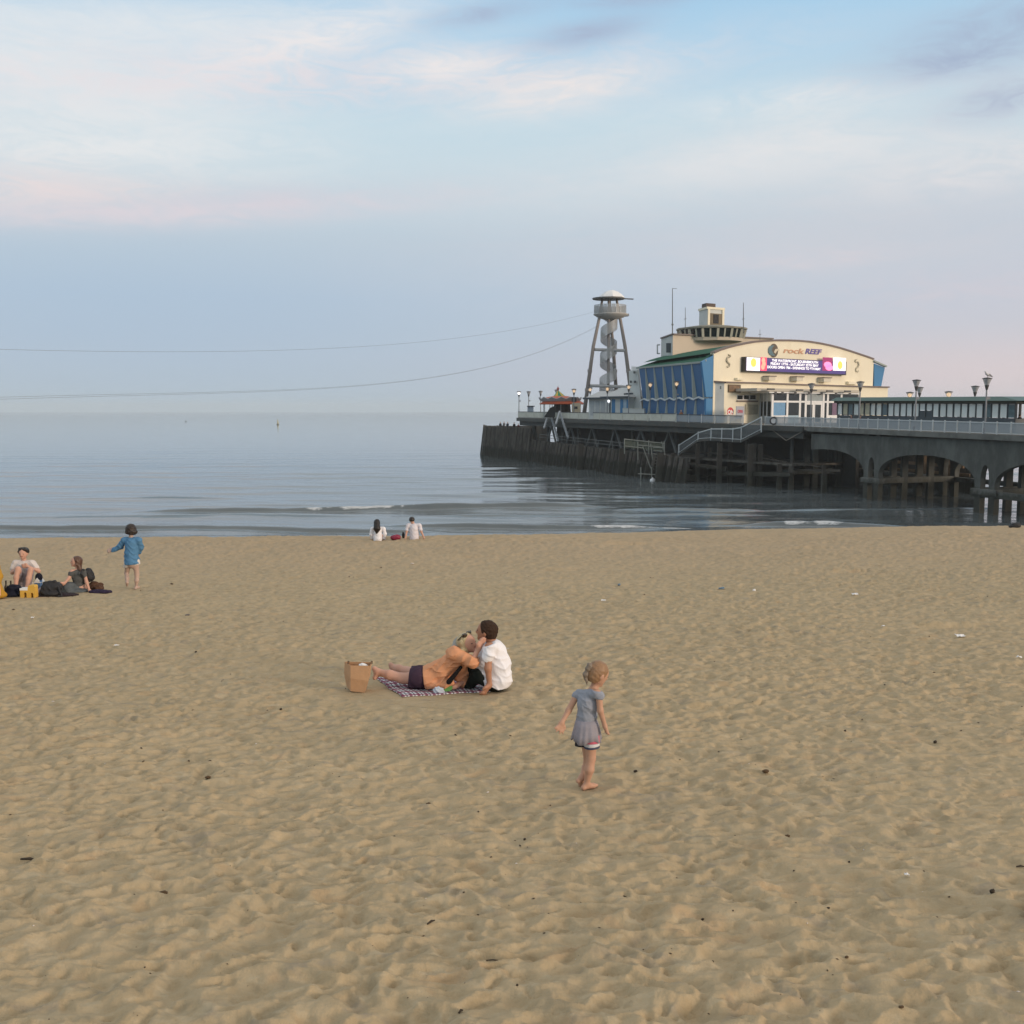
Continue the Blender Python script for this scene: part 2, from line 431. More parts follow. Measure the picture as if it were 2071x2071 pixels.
def sand_material():
    m = bpy.data.materials.new('dry_sand'); m.use_nodes = True; t = NT(m.node_tree)
    b = m.node_tree.nodes['Principled BSDF']
    geo = t.n('ShaderNodeNewGeometry'); pos = geo.outputs['Position']
    sp = t.n('ShaderNodeSeparateXYZ'); t.put(sp.inputs[0], pos)
    big = t.noise(pos, 0.35, 4, 0.6); mid = t.noise(pos, 5.0, 5, 0.6, 0.5); fine = t.noise(pos, 60.0, 3, 0.7); grain = t.noise(pos, 420.0, 2, 0.8)
    base = t.mix(t.m('MULTIPLY', t.m('SUBTRACT', mid, 0.3), 2.2, clamp=True), (0.378, 0.296, 0.182, 1), (0.447, 0.357, 0.230, 1))
    # drier and damper sand tones; dark patches also put the dips' shade into colour
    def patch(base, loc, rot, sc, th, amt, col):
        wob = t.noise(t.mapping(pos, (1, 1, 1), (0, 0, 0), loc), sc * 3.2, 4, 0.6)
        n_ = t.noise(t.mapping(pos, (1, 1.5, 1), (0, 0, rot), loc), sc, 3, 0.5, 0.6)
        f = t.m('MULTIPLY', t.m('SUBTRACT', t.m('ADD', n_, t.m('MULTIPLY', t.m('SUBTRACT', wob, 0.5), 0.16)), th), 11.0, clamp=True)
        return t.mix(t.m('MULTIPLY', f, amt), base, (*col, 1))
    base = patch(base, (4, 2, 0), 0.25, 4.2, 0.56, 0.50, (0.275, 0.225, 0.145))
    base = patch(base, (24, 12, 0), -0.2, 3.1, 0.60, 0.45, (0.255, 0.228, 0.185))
    base = patch(base, (54, 32, 0), 0.1, 2.4, 0.61, 0.42, (0.42, 0.290, 0.170))
    base = patch(base, (14, 9, 0), -0.1, 6.0, 0.58, 0.45, (0.47, 0.395, 0.270))
    # damp browner strip towards the crest of the beach
    damp = t.m('MULTIPLY', t.m('SUBTRACT', t.m('ADD', sp.outputs[1], t.m('MULTIPLY', t.m('SUBTRACT', big, 0.5), 9.0)), 25.0), 0.10, clamp=True)
    base = t.mix(t.m('MULTIPLY', damp, 0.5), base, (0.40, 0.305, 0.205, 1))
    wet = t.m('MULTIPLY', t.m('SUBTRACT', 3.2, sp.outputs[2]), 0.8, clamp=True)
    base = t.mix(t.m('MULTIPLY', wet, 0.8), base, (0.17, 0.12, 0.075, 1))
    k = t.m('ADD', 0.88, t.m('ADD', t.m('MULTIPLY', fine, 0.12), t.m('MULTIPLY', grain, 0.12)))
    k = t.m('MULTIPLY', k, t.m('ADD', 0.92, t.m('MULTIPLY', big, 0.16)))
    vm = t.n('ShaderNodeVectorMath', operation='SCALE'); t.put(vm.inputs[0], base); t.put(vm.inputs[3], k)
    t.put(b.inputs['Base Color'], vm.outputs[0])
    b.inputs['Roughness'].default_value = 0.95; b.inputs['Specular IOR Level'].default_value = 0.15
    bn = t.n('ShaderNodeBump'); bn.inputs['Strength'].default_value = 0.9; bn.inputs['Distance'].default_value = 0.010
    t.put(bn.inputs['Height'], t.m('ADD', t.m('MULTIPLY', t.noise(pos, 22, 5, 0.65), 1.0), t.m('MULTIPLY', fine, 0.5)))
    t.put(b.inputs['Normal'], bn.outputs[0])
    return m
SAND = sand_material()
tx = fan_cols(0.60, 1.5, 760, 60)
vv = np.concatenate([np.linspace(2120, 1090, 900), np.linspace(1088, 1030, 40)])     # rows about a pixel apart
yy = []
for v_ in vv:
    d = ray(CX, v_); ts = np.linspace(2.5, 80, 3000); g = sand_base(0 * ts, d.y * ts)
    hit = H + d.z * ts < g
    if hit.any(): yy.append(d.y * ts[int(np.argmax(hit))])
yy = np.array(yy); yy = yy[yy < 37.5]
yy = np.sort(np.concatenate([np.linspace(-8, yy.min() - 0.05, 30), yy]))
yy = np.concatenate([yy, np.linspace(max(yy) + 0.08, 48, 110), np.linspace(48.5, 95, 40)])
Yg, Tg = np.meshgrid(yy, tx, indexing='ij')
Xg = Tg * np.maximum(Yg, 4.2)
Zg = sand_z(Xg.ravel(), Yg.ravel()).reshape(Xg.shape)
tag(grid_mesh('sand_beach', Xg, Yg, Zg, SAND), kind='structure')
# the land behind the photographer, so that the shore does not end at the camera
mb = MB(); mb.add([(-400, -8, 7.1), (400, -8, 7.1), (400, -120, 12.0), (-400, -120, 12.0)], [(0, 1, 2, 3)])
tag(mb.build('promenade_ground', mat('pale_paving', (0.42, 0.36, 0.29), 0.9, 0.1, 2.0)), kind='structure')
for sx in (-1, 1):
    pts = []
    ys = [-8, 2, 10, 20, 30, 38, 45, 60, 95]
    mb = MB()
    for y_ in ys:
        x0 = sx * 1.49 * max(y_, 4.2); z_ = float(sand_base(x0, y_)) - 0.03
        mb.v += [(x0, y_, z_), (sx * 500, y_, z_)]
    for i in range(len(ys) - 1): mb.f.append((2 * i, 2 * i + 1, 2 * i + 3, 2 * i + 2)); mb.mi.append(0)
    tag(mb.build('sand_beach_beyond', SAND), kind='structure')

def sea_material():
    m = bpy.data.materials.new('sea_water'); m.use_nodes = True; t = NT(m.node_tree)
    b = m.node_tree.nodes['Principled BSDF']
    geo = t.n('ShaderNodeNewGeometry'); pos = geo.outputs['Position']
    fo = t.n('ShaderNodeAttribute'); fo.attribute_name = 'foam'
    deep = t.noise(t.mapping(pos, (0.01, 0.03, 1)), 1.0, 3, 0.5)
    wc = t.mix(deep, (0.090, 0.112, 0.124, 1), (0.104, 0.124, 0.134, 1))
    lace = t.noise(t.mapping(pos, (1.0, 2.6, 2.6)), 2.2, 6, 0.75)
    ff = t.m('MULTIPLY', t.m('SUBTRACT', t.m('MULTIPLY', fo.outputs['Fac'], 1.6), t.m('SUBTRACT', 1.46, lace)), 4.0, clamp=True)
    t.put(b.inputs['Base Color'], t.mix(ff, wc, (0.58, 0.60, 0.62, 1)))
    t.put(b.inputs['Roughness'], t.m('ADD', 0.07, t.m('MULTIPLY', ff, 0.8)))
    b.inputs['IOR'].default_value = 1.333
    r1 = t.noise(t.mapping(pos, (0.16, 0.55, 1), (0, 0, R(6))), 1.0, 4, 0.55, 0.3)
    r2 = t.noise(t.mapping(pos, (0.9, 2.6, 1), (0, 0, R(-8))), 1.0, 4, 0.6, 0.4)
    calm_ = t.noise(t.mapping(pos, (0.012, 0.05, 1)), 1.0, 3, 0.5)
    hgt = t.m('ADD', t.m('MULTIPLY', r1, 0.75), t.m('MULTIPLY', r2, 0.26))
    spx = t.n('ShaderNodeSeparateXYZ'); t.put(spx.inputs[0], pos)
    off_ = t.m('DIVIDE', 55.0, t.m('MAXIMUM', t.m('SUBTRACT', spx.outputs[1], 40.0), 40.0), clamp=True)      # glassy calm offshore
    hgt = t.m('MULTIPLY', hgt, t.m('MULTIPLY', off_, t.m('ADD', 0.35, t.m('MULTIPLY', calm_, 1.0))))
    bn = t.n('ShaderNodeBump'); bn.inputs['Strength'].default_value = 1.0; bn.inputs['Distance'].default_value = 0.10
    t.put(bn.inputs['Height'], hgt); t.put(b.inputs['Normal'], bn.outputs[0])
    return m
SEA = sea_material()
vs_ = np.linspace(1135, 850, 640)
yy = []
for v_ in vs_:
    d = ray(CX, v_); yy.append(d.y * (H / -d.z))
yy = np.array(yy); yy = yy[(yy > 60)]
yy = np.concatenate([np.linspace(56, yy.min() - 0.1, 6), yy, np.geomspace(yy.max() * 1.03, 6000, 40)])
tx = fan_cols(0.62, 1.0, 620, 12)
Yg, Tg = np.meshgrid(yy, tx, indexing='ij'); Xg = Tg * Yg
Zg = np.zeros_like(Xg); Fg = np.zeros_like(Xg)
near = smooth(320, 90, Yg)
for (lam, ang_, amp, ph) in ((9.0, 4, 0.045, 0.3), (5.3, -9, 0.028, 1.9), (14.0, 1, 0.055, 4.1), (3.1, 12, 0.014, 2.2)):
    kx = 2 * math.pi / lam * math.sin(R(ang_)); ky = 2 * math.pi / lam * math.cos(R(ang_))
    Zg += amp * near * np.sin(kx * Xg + ky * Yg + ph + 2.5 * fbm2(Xg * 0.05, Yg * 0.05, 61, 2)) * (0.3 + 1.4 * fbm2(Xg * 0.04, Yg * 0.08, 62, 3))
def breaker(u0, u1, v, amp, wf, wb, foam=(), slope=0.0, seed=0, soft=120):
    global Zg, Fg
    d = ray(CX, v); D = d.y * (H / -d.z)
    U = CX + F * Xg / Yg
    mask = smooth(u0 - soft, u0 + soft, U) * smooth(u1 + soft, u1 - soft, U)
    yc = D + slope * (U - (u0 + u1) / 2) / 100 + 1.3 * (fbm2(Xg * 0.08, Xg * 0 + seed, 70 + seed, 3) - 0.5) * 2 + 0.35 * (fbm2(Xg * 0.5, Xg * 0 + seed, 80 + seed, 3) - 0.5) * 2
    q = Yg - yc
    a = amp * mask * (0.55 + 0.9 * fbm2(Xg * 0.16, Xg * 0 + 3 * seed, 90 + seed, 3))
    prof = np.where(q < 0, np.exp(-(q / wf) ** 2), np.exp(-(q / wb) ** 2))
    Zg += a * prof
    for (f0, f1, st) in foam:
        fm = smooth(f0 - 35, f0 + 35, U) * smooth(f1 + 35, f1 - 35, U)
        nz = fbm2(Xg * 0.9, Xg * 0 + seed, 95 + seed, 3)
        Fg = np.maximum(Fg, st * fm * np.clip(0.45 + 1.1 * nz, 0, 1) * np.exp(-((q + 0.25 * wf) / (0.9 * wf + 0.25)) ** 2))
breaker(300, 1180, 1030, 0.40, 0.55, 2.2, ((600, 850, .75), (900, 1150, .35)), 0.4, 1)
breaker(-200, 860, 1071, 0.27, 0.5, 1.8, ((-60, 860, 0.52),), -0.35, 2, 60)
breaker(820, 1330, 1068, 0.32, 0.5, 1.8, ((820, 1180, 0.55), (1180, 1420, 0.75)), -0.3, 3)
breaker(1500, 1800, 1062, 0.34, 0.5, 1.8, ((1540, 1720, .8), (1400, 1500, .4)), -0.2, 4)
breaker(150, 420, 1008, 0.16, 0.7, 2.0, (), 0.0, 5)
breaker(880, 1500, 1045, 0.20, 0.6, 2.0, (), 0.3, 6)
breaker(0, 700, 1046, 0.12, 0.6, 2.0, (), 0.2, 7)
breaker(1300, 2100, 1030, 0.16, 0.6, 2.0, (), 0.2, 8)
sea = grid_mesh('sea_water', Xg, Yg, Zg, SEA)
at_ = sea.data.attributes.new('foam', 'FLOAT', 'POINT'); at_.data.foreach_set('value', Fg.ravel().astype(np.float32))
tag(sea, kind='structure')
mb = MB(); mb.add([(-300, 56, -3.2), (500, 56, -3.2), (6000, 6000, -3.2), (-6000, 6000, -3.2)], [(0, 1, 2, 3)])
tag(mb.build('sea_bed', mat('sea_bed_mud', (0.05, 0.045, 0.035), 0.9)), kind='structure')
# ------------------------------------------------------------------ the pier
CONC = mat('sea_stained_concrete', (0.066, 0.071, 0.066), 0.85, 0.25, 1.2, 0.02, stretch=(1, 1, 0.35), stain=(0.12, 0.13, 0.122), stain_amt=0.8, stain_scale=0.5, stain_stretch=(1, 1, 0.5))
CONC2 = mat('edge_concrete', (0.15, 0.155, 0.145), 0.85, 0.2, 1.5, 0.02, stain=(0.07, 0.072, 0.066), stain_amt=0.6, stain_scale=0.7)
IRON = mat('dark_ironwork', (0.055, 0.060, 0.058), 0.7, 0.25, 2.0, 0.01, stain=(0.10, 0.085, 0.065), stain_amt=0.5, stain_scale=0.8)
TIMBER = mat('old_sea_timber', (0.115, 0.107, 0.094), 0.85, 0.35, 3.0, 0.03, stretch=(1, 1, 0.2), stain=(0.022, 0.022, 0.020), stain_amt=0.75, stain_scale=0.9, stain_stretch=(1, 1, 0.4))
TIMBER2 = mat('brown_timber', (0.056, 0.048, 0.039), 0.85, 0.3, 3.0, 0.03, stretch=(1, 1, 0.2), stain=(0.045, 0.040, 0.033), stain_amt=0.7, stain_scale=0.9)
PLANK = mat('grey_deck_planks', (0.16, 0.15, 0.13), 0.85, 0.15, 4.0)
RAIL = mat('pale_rail_paint', (0.52, 0.56, 0.58), 0.5, 0.12, 4.0, stain=(0.32, 0.30, 0.26), stain_amt=0.35, stain_scale=1.5)
RAILD = mat('dark_handrail', (0.06, 0.06, 0.065), 0.5, 0.15, 4.0)
CREAMP = mat('cream_parapet', (0.56, 0.56, 0.49), 0.6, 0.10, 3.0, stain=(0.36, 0.36, 0.32), stain_amt=0.4, stain_scale=0.9)
MESHP = screen_mat('wire_mesh_panel', (0.40, 0.44, 0.47), 0.45); MESHS = screen_mat('stair_mesh_panel', (0.20, 0.22, 0.23), 0.74)

E0 = P(1047, 845, 200); E1 = P(1365, 854, 145); E2 = P(1626, 863, 122); E3 = P(2071, 881, 90)
dW = (E2 - E3); LW = math.hypot(dW.x, dW.y)
aW = Vector((dW.x / LW, dW.y / LW, 0)); nW = Vector((aW.y, -aW.x, 0))
if nW.x < 0: nW = -nW
def Wk(s, off, dzz=0.0):
    """walkway point: s metres seaward of the right frame edge, off metres in from the near edge, dzz above the deck"""
    z = E3.z + (E2.z - E3.z) * s / LW
    return Vector((E3.x, E3.y, 0)) + aW * s + nW * off + Vector((0, 0, z + dzz))
def s_at(u, off):
    """s whose walkway point at offset off is seen at column u"""
    r = (u - CX) / F; b = Vector((E3.x, E3.y, 0)) + nW * off
    return (b.x - r * b.y) / (r * aW.y - aW.x)
WID = 11.0
E4 = Wk(-48, 0)
def edge(a, b, t, off=0.0, dzz=0.0):
    d = (b - a); n = Vector((d.y, -d.x, 0)).normalized()
    if n.x < 0: n = -n
    return a + d * t + n * off + Vector((0, 0, dzz))
def e_at(u, off=0.0, dzz=0.0):
    """point over the deck edge (head or walkway) seen at column u, off metres in from it"""
    r = (u - CX) / F
    for a, b in ((E0, E1), (E1, E2), (E2, E4)):
        p0 = edge(a, b, 0, off, dzz); d = b - a
        t = (p0.x - r * p0.y) / (r * d.y - d.x)
        if t <= 1.0 or b is E4: return p0 + d * t

pier = thing('pier', 'long concrete pier on arches running out from the beach with a wide seaward head', 'pier', (E2.x, E2.y, 0))
# deck: the wide head and the narrow walkway, one slab
HR = Wk(LW + 4, WID); HRx = Vector((74, 160, 0)); HB = Vector((66, 222, 0)); HL = Vector((12, 236, 0))
mb = MB()
def slab(poly, th):
    top = [Vector(p) for p in poly]; bot = [p - Vector((0, 0, th)) for p in top]
    n = len(top); mb.add(top + bot, [tuple(range(n)), tuple(range(2 * n - 1, n - 1, -1))] + [(i, n + i, n + (i + 1) % n, (i + 1) % n) for i in range(n)])
zb = E0.z
slab([E0, E1, E2, Vector((HR.x, HR.y, E2.z)), Vector((HRx.x, HRx.y, E2.z)), Vector((HB.x, HB.y, zb)), Vector((HL.x, HL.y, zb))], 0.42)
slab([Wk(LW + 0.5, 0.01, 0), Wk(-48, 0.01, 0), Wk(-48, WID, 0), Wk(LW + 0.5, WID, 0)], 0.415)
mb.build('deck', PLANK, pier)
# edge beams
mb = MB()
for a, b in ((E0, E1), (E1, E2)):
    mb.bar(edge(a, b, 0, 0.05, -0.30), edge(a, b, 1, 0.05, -0.30), 0.5, 0.62)
mb.bar(edge(E0, E1, 0.0, 0.6, -1.0), edge(E0, E1, 1, 0.6, -1.0), 0.35, 0.9)
mb.bar(edge(E1, E2, 0.0, 0.6, -1.0), edge(E1, E2, 0.98, 0.6, -1.0), 0.35, 0.9)
mb.bar(Vector((E0.x, E0.y, E0.z - .3)), Vector((HL.x, HL.y, zb - .3)), 0.5, 0.62)
mb.build('edge_beam', IRON, pier)
mb = MB()
mb.bar(Wk(LW - 1, 0.05, -0.26), Wk(-48, 0.05, -0.26), 0.6, 0.5)
mb.bar(Wk(LW - 1, WID - 0.05, -0.26), Wk(-48, WID - 0.05, -0.26), 0.6, 0.5)
mb.build('edge_kerb', CONC2, pier)

# arched walls of the walkway, near side and far side
PC = [s_at(1994, 0.3), s_at(1763, 0.3)]; bay = PC[1] - PC[0]; PC = [PC[0] - bay * k for k in (3, 2, 1)] + PC + [PC[1] + bay]
ZT, ZC, ZSPR = E3.z - 0.55, 5.0, 2.7
def soffit(s):
    for i in range(len(PC) - 1):
        a, b = PC[i] + 1.25, PC[i + 1] - 1.25
        if a < s < b:
            q = (s - (a + b) / 2) / ((b - a) / 2)
            return ZSPR + (ZC - ZSPR) * max(0.0, 1 - abs(q) ** 2.3) ** 0.5
    for p in PC:
        if abs(s - p) < 0.52:
            q = (s - p) / 0.52
            return 3.2 + 1.25 * math.sqrt(max(0, 1 - q * q))
    return -3.0
def arch_wall(off0, off1, s0, s1, nm):
    cuts = {s0, s1}
    for p in PC:
        for q in (-1.25, -0.52, 0.52, 1.25): cuts.add(p + q)
        for k in range(1, 7): cuts.add(p + 0.52 * math.sin((k / 3.5 - 1) * math.pi / 2 * 0.98))
    for i in range(len(PC) - 1):
        a, b = PC[i] + 1.25, PC[i + 1] - 1.25
        for k in range(1, 40): cuts.add((a + b) / 2 - (b - a) / 2 * math.cos(math.pi * k / 40))
    cs = sorted(x for x in cuts if s0 <= x <= s1); mb = MB(); e = 1e-4
    for a, b in zip(cs, cs[1:]):
        if b - a < 3e-4: continue
        za, zb_ = soffit(a + e), soffit(b - e)
        def q(s, o, z): v = Wk(s, o); return (v.x, v.y, z)
        mb.box8([q(a, off0, za), q(b, off0, zb_), q(b, off1, zb_), q(a, off1, za), q(a, off0, ZT), q(b, off0, ZT), q(b, off1, ZT), q(a, off1, ZT)])
    return mb.build(nm, CONC, pier)
arch_wall(0.25, 0.85, -46, LW - 1.2, 'arch_wall')
arch_wall(WID - 0.85, WID - 0.25, -46, LW - 1.2, 'arch_wall')
# inner ribs, cross beams at the springing and tie beams
for p in PC[2:]:
    mb = MB()
    for q in (-0.9, 0.9):
        mb.bar(Wk(p + q, 0.3) * 1 + Vector((0, 0, 2.0 - Wk(p + q, 0.3).z)), Wk(p + q, WID - 0.3) + Vector((0, 0, 2.0 - Wk(p + q, 0.3).z)), 0.55, 0.6)
        mb.bar(Wk(p + q, 0.3, -1.0), Wk(p + q, WID - 0.3, -1.0), 0.5, 0.9)
    for o in (3.8, 7.2):
        for q in (-0.9, 0.9):
            v = Wk(p + q, o); mb.bar((v.x, v.y, -3), (v.x, v.y, 6.4), 0.62, 0.62)
    mb.build('pier_column', CONC, pier)
    mb = MB(); a = Wk(p - 1.6, 0.5); b = Wk(p + 1.6, 0.5)
    mb.bar((a.x, a.y, 1.95), (b.x, b.y, 1.95), 0.75, 0.55); mb.build('base_beam', CONC2, pier)
mb = MB()
a = Wk(PC[2] - 20, 0.55); b = Wk(PC[3] + 1.8, 0.55); mb.bar((a.x, a.y, 1.75), (b.x, b.y, 1.75), 0.5, 0.62)
a = Wk(PC[2] - 20, WID - 0.5); b = Wk(PC[5], WID - 0.5); mb.bar((a.x, a.y, 1.95), (b.x, b.y, 1.95), 0.5, 0.5)
mb.build('tie_beam', CONC2, pier)
mb = MB()
for o in (2.6, 5.5, 8.4):
    mb.bar(Wk(-46, o, -0.8), Wk(LW, o, -0.8), 0.45, 0.78)
mb.build('deck_girder', IRON, pier)

# under the head: rows of columns, braces and added light-blocking cross walls
for row, (off, sp) in enumerate(((2.2, 6.5), (9.0, 8.0), (17.0, 9.0))):
    for a, b in ((E0, E1), (E1, E2)):
        L = (b - a).length; k = int(L / sp)
        for i in range(k):
            p = edge(a, b, (i + 0.5) / k, off)
            if p.x < 2 and row > 0: continue
            mb = MB(); mb.tube([(p.x, p.y, -3), (p.x, p.y, p.z - 0.4)], 0.28, 8); mb.build('head_column', IRON, pier)
GREYB = mat('grey_brace', (0.13, 0.14, 0.14), 0.7, 0.2, 2.0, stain=(0.06, 0.06, 0.055), stain_amt=0.5)
L01 = (E1 - E0).length; k = 7
for i in range(k):
    t0 = (i + 0.25) / k; t1 = (i + 0.75) / k; tm = (i + 0.5) / k
    for ta, tb in ((t0, tm), (t1, tm)):
        a = edge(E0, E1, ta, 1.6); b = edge(E0, E1, tb, 1.6, -1.3); mb = MB()
        mb.bar((a.x, a.y, 3.3), b, 0.28, 0.28); mb.build('trestle_brace', GREYB, pier)
mb = MB()
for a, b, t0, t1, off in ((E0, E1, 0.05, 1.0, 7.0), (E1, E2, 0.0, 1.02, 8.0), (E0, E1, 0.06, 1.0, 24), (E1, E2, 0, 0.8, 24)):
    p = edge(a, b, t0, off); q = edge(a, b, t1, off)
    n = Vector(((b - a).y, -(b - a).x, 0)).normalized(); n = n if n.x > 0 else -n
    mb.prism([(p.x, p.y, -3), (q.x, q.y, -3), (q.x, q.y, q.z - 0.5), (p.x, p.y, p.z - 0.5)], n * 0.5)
mb.build('inner_wall', mat('light_block_concrete', (0.05, 0.05, 0.047), 0.9, 0.2, 1.0), pier)  # unseen walls added under the deck to keep sky light out
mb = MB()        # lower floor of the landing level under the head
mb.prism([edge(E0, E1, 0.03, -0.5) * 1, edge(E0, E1, 1, -0.5), edge(E1, E2, 0.95, -0.5), edge(E1, E2, 0.95, 9), edge(E0, E1, 1, 9), edge(E0, E1, 0.03, 9)], (0, 0, 0.25))
mb.v = [(x, y, (3.05 if i < 6 else 2.8)) for i, (x, y, z) in enumerate(mb.v)]
mb.build('lower_deck', TIMBER, pier)
mb = MB()        # timber landing on the far side; warm sunlight put into its brown colour
TIMBER3 = mat('sunlit_brown_timber', (0.17, 0.115, 0.07), 0.85, 0.3, 3.0, 0.03, stretch=(1, 1, 0.2))
o_far = thing('far_landing_stage', 'brown timber landing frame seen through the pier arches', 'landing stage', Wk(18, WID + 5) * 1)
o_far.location.z = 0
for s_ in (17.5, 20, 23.5, 27, 29, 32, 35):
    p = Wk(s_, WID + 3.5 + 1.2 * math.sin(s_)); mb = MB(); mb.bar((p.x, p.y, -3), (p.x, p.y, 5.2 + 0.5 * math.sin(s_ * 3)), 0.42, 0.42); mb.build('post', TIMBER3, o_far)
mb = MB()
for z0, z1, s0, s1 in ((3.1, 3.1, 23, 36), (4.4, 4.4, 24, 36), (2.2, 2.2, 22, 36), (2.9, 4.2, 17, 23), (4.9, 4.9, 17, 21)):
    p = Wk(s0, WID + 3.0); q = Wk(s1, WID + 3.0); mb.bar((p.x, p.y, z0), (q.x, q.y, z1), 0.22, 0.35)
mb.build('beam', TIMBER3, o_far)
mb = MB()
for k in range(17, 34):
    s_ = 5.5 + k; p = Wk(s_, WID + 4.6); q = Wk(s_ + .95, WID + 4.6); h_ = 4.6 + .9 * math.sin(k * 2.1) * (k > 8) - (1.2 if k < 6 else 0)
    mb.prism([(p.x, p.y, 0.9 - (2 if k > 9 else 0)), (q.x, q.y, 0.9 - (2 if k > 9 else 0)), (q.x, q.y, h_), (p.x, p.y, h_)], nW * 0.15)
mb.build('shade_backing', mat('dark_timber', (0.045, 0.042, 0.037), 0.9, 0.35, 3.0, 0.03, stretch=(1, 1, 0.2)), o_far)  # planks added behind the arches to darken the bright gaps

# ------------------------------------------------------------------ railings
def railing(name, label, pts, hgt, spacing, panel, posts=True, postm=RAIL, topm=RAIL, top_r=0.05, post_w=0.11, cat='railing', panel_gap=0.06, z_extra=0.12):
    o = thing(name, label, cat, pts[0])
    tb = MB(); pb = MB()
    for a, b in zip(pts, pts[1:]):
        L = (b - a).length; k = max(1, int(round(L / spacing)))
        tb.bar(a + Vector((0, 0, hgt)), b + Vector((0, 0, hgt)), top_r * 2, top_r * 2)
        tb.bar(a + Vector((0, 0, 0.09)), b + Vector((0, 0, 0.09)), 0.05, 0.06)
        d = (b - a).normalized(); n = Vector((-d.y, d.x, 0)).normalized() * 0.02
        for i in range(k):
            p = a + (b - a) * (i / k); q = a + (b - a) * ((i + 1) / k)
            if posts:
                m_ = MB(); m_.bar(p + Vector((0, 0, -0.05)), p + Vector((0, 0, hgt + z_extra)), post_w, post_w); m_.build('post', postm, o)
            g = (q - p) * panel_gap
            pb.prism([p + g + Vector((0, 0, 0.13)), q - g + Vector((0, 0, 0.13)), q - g + Vector((0, 0, hgt - 0.05)), p + g + Vector((0, 0, hgt - 0.05))], n)
    if posts:
        m_ = MB(); m_.bar(pts[-1] + Vector((0, 0, -0.05)), pts[-1] + Vector((0, 0, hgt + z_extra)), post_w, post_w); m_.build('post', postm, o)
    tb.build('handrail', topm, o); pb.build('infill_panel', panel, o)
    return o
off = 0.15
stair_top_u = 1560; 
e_head = edge(E0, E1, 1, off)
railing('balustrade', 'solid cream parapet with dark handrail along the seaward pier head', [edge(E0, E1, 0.0, off), edge(E0, E1, 0.33, off), edge(E0, E1, 0.66, off), edge(E0, E1, 1.0, off)], 1.18, 4.2, CREAMP, True, CREAMP, RAILD, 0.05, 0.14, 'parapet', 0.004, 0.02)
us = [1367, 1402, 1425, 1455, 1490]
railing('railing', 'short mesh railing in front of the blue wall above the pier stairs', [e_at(1367, off), e_at(1500, off)], 1.1, 2.6, MESHP, True, RAIL, RAILD)
railing('railing', 'long pale mesh railing along the near edge of the pier walkway', [e_at(1545, off), edge(E1, E2, 1, off), Wk(LW * 0.5, off), Wk(0, off), Wk(-47, off)], 1.05, 1.75, MESHP, True, RAIL, RAIL)
railing('railing', 'mesh railing on the far edge of the walkway behind the glazed shelter', [Wk(LW, WID - off), Wk(-47, WID - off)], 1.05, 2.6, MESHP, True, RAIL, RAIL)

# ------------------------------------------------------------------ timber breakwater in front of the head
WLa = Vector((-6.0, 220, 0)); WLb = Vector((22.6, 133, 0))
dB = (WLb - WLa); LB = dB.length; uB = dB.normalized(); nB = Vector((uB.y, -uB.x, 0)); nB = nB if nB.x > 0 else -nB
def Bk(t, off, z): p = WLa + uB * (t * LB) + nB * off; return Vector((p.x, p.y, z))
def bt(u, off=0.0):
    r = (u - CX) / F; b = WLa + nB * off
    return ((b.x - r * b.y) / (r * uB.y - uB.x)) / LB
brk = thing('timber_breakwater', 'dark weathered timber pile wall standing in the sea round the pier head', 'breakwater', tuple(Bk(0.4, 0, 0)))
tt = bt(1078)
def ztop(t): return 6.2 if t < tt else float(np.interp(t, [tt, 1.0], [4.1, 3.35]))
mb = MB()
for i in range(46):
    a, b = i / 46, (i + 1) / 46
    if a < tt < b: pass
    z0 = min(ztop(a + 1e-3), ztop(b - 1e-3)) + 0.10 * (random.random() - 0.5)
    for z_a, z_b, o_a, o_b in ((-3, z0 - 0.05, -0.55, 0.25),):
        j = 0.06 * random.random()
        mb.box8([Bk(a, o_a + j - 0.1, z_a), Bk(b - 0.001, o_a + j - 0.1, z_a), Bk(b - 0.001, o_a + j + 0.15, z_a), Bk(a, o_a + j + 0.15, z_a),
                 Bk(a, o_b + j - 0.1, z_b), Bk(b - 0.001, o_b + j - 0.1, z_b), Bk(b - 0.001, o_b + j + 0.15, z_b), Bk(a, o_b + j + 0.15, z_b)])
mb.build('plank_wall', mat('dark_timber', (0.045, 0.042, 0.037), 0.9, 0.35, 3.0, 0.03, stretch=(1, 1, 0.2)), brk)
npile = 58
for i in range(npile):
    t = (i + 0.3) / npile + 0.004 * (random.random() - 0.5)
    zt_ = ztop(t) + (0.25 if t < tt else -0.2) * random.random() + 0.05
    wdt = 0.30 + 0.16 * random.random()
    m_ = MB(); m_.bar(Bk(t - 0.004, -1.15, -3), Bk(t, -0.12, zt_), wdt, wdt)
    m_.build('pile', TIMBER, brk)
for t in (bt(1183), bt(1267), bt(1345)):
    m_ = MB(); m_.bar(Bk(t, -1.1, -3), Bk(t, -0.7, ztop(t) + 0.35), 0.85, 0.7); m_.build('pile_cluster', TIMBER2, brk)
m_ = MB()        # seaward return of the wall
a = Bk(0, 0, 0); b = a + Vector((14, 12, 0))
m_.prism([(a.x - .1, a.y, -3), (b.x, b.y, -3), (b.x, b.y, 6.1), (a.x - .1, a.y, 6.1)], (0.2, -0.25, 0)); m_.build('plank_wall', TIMBER, brk)
m_ = MB()
pts = [Bk(t, 0.3, ztop(t) + 1.05) for t in np.linspace(tt + 0.03, bt(1265), 8)]
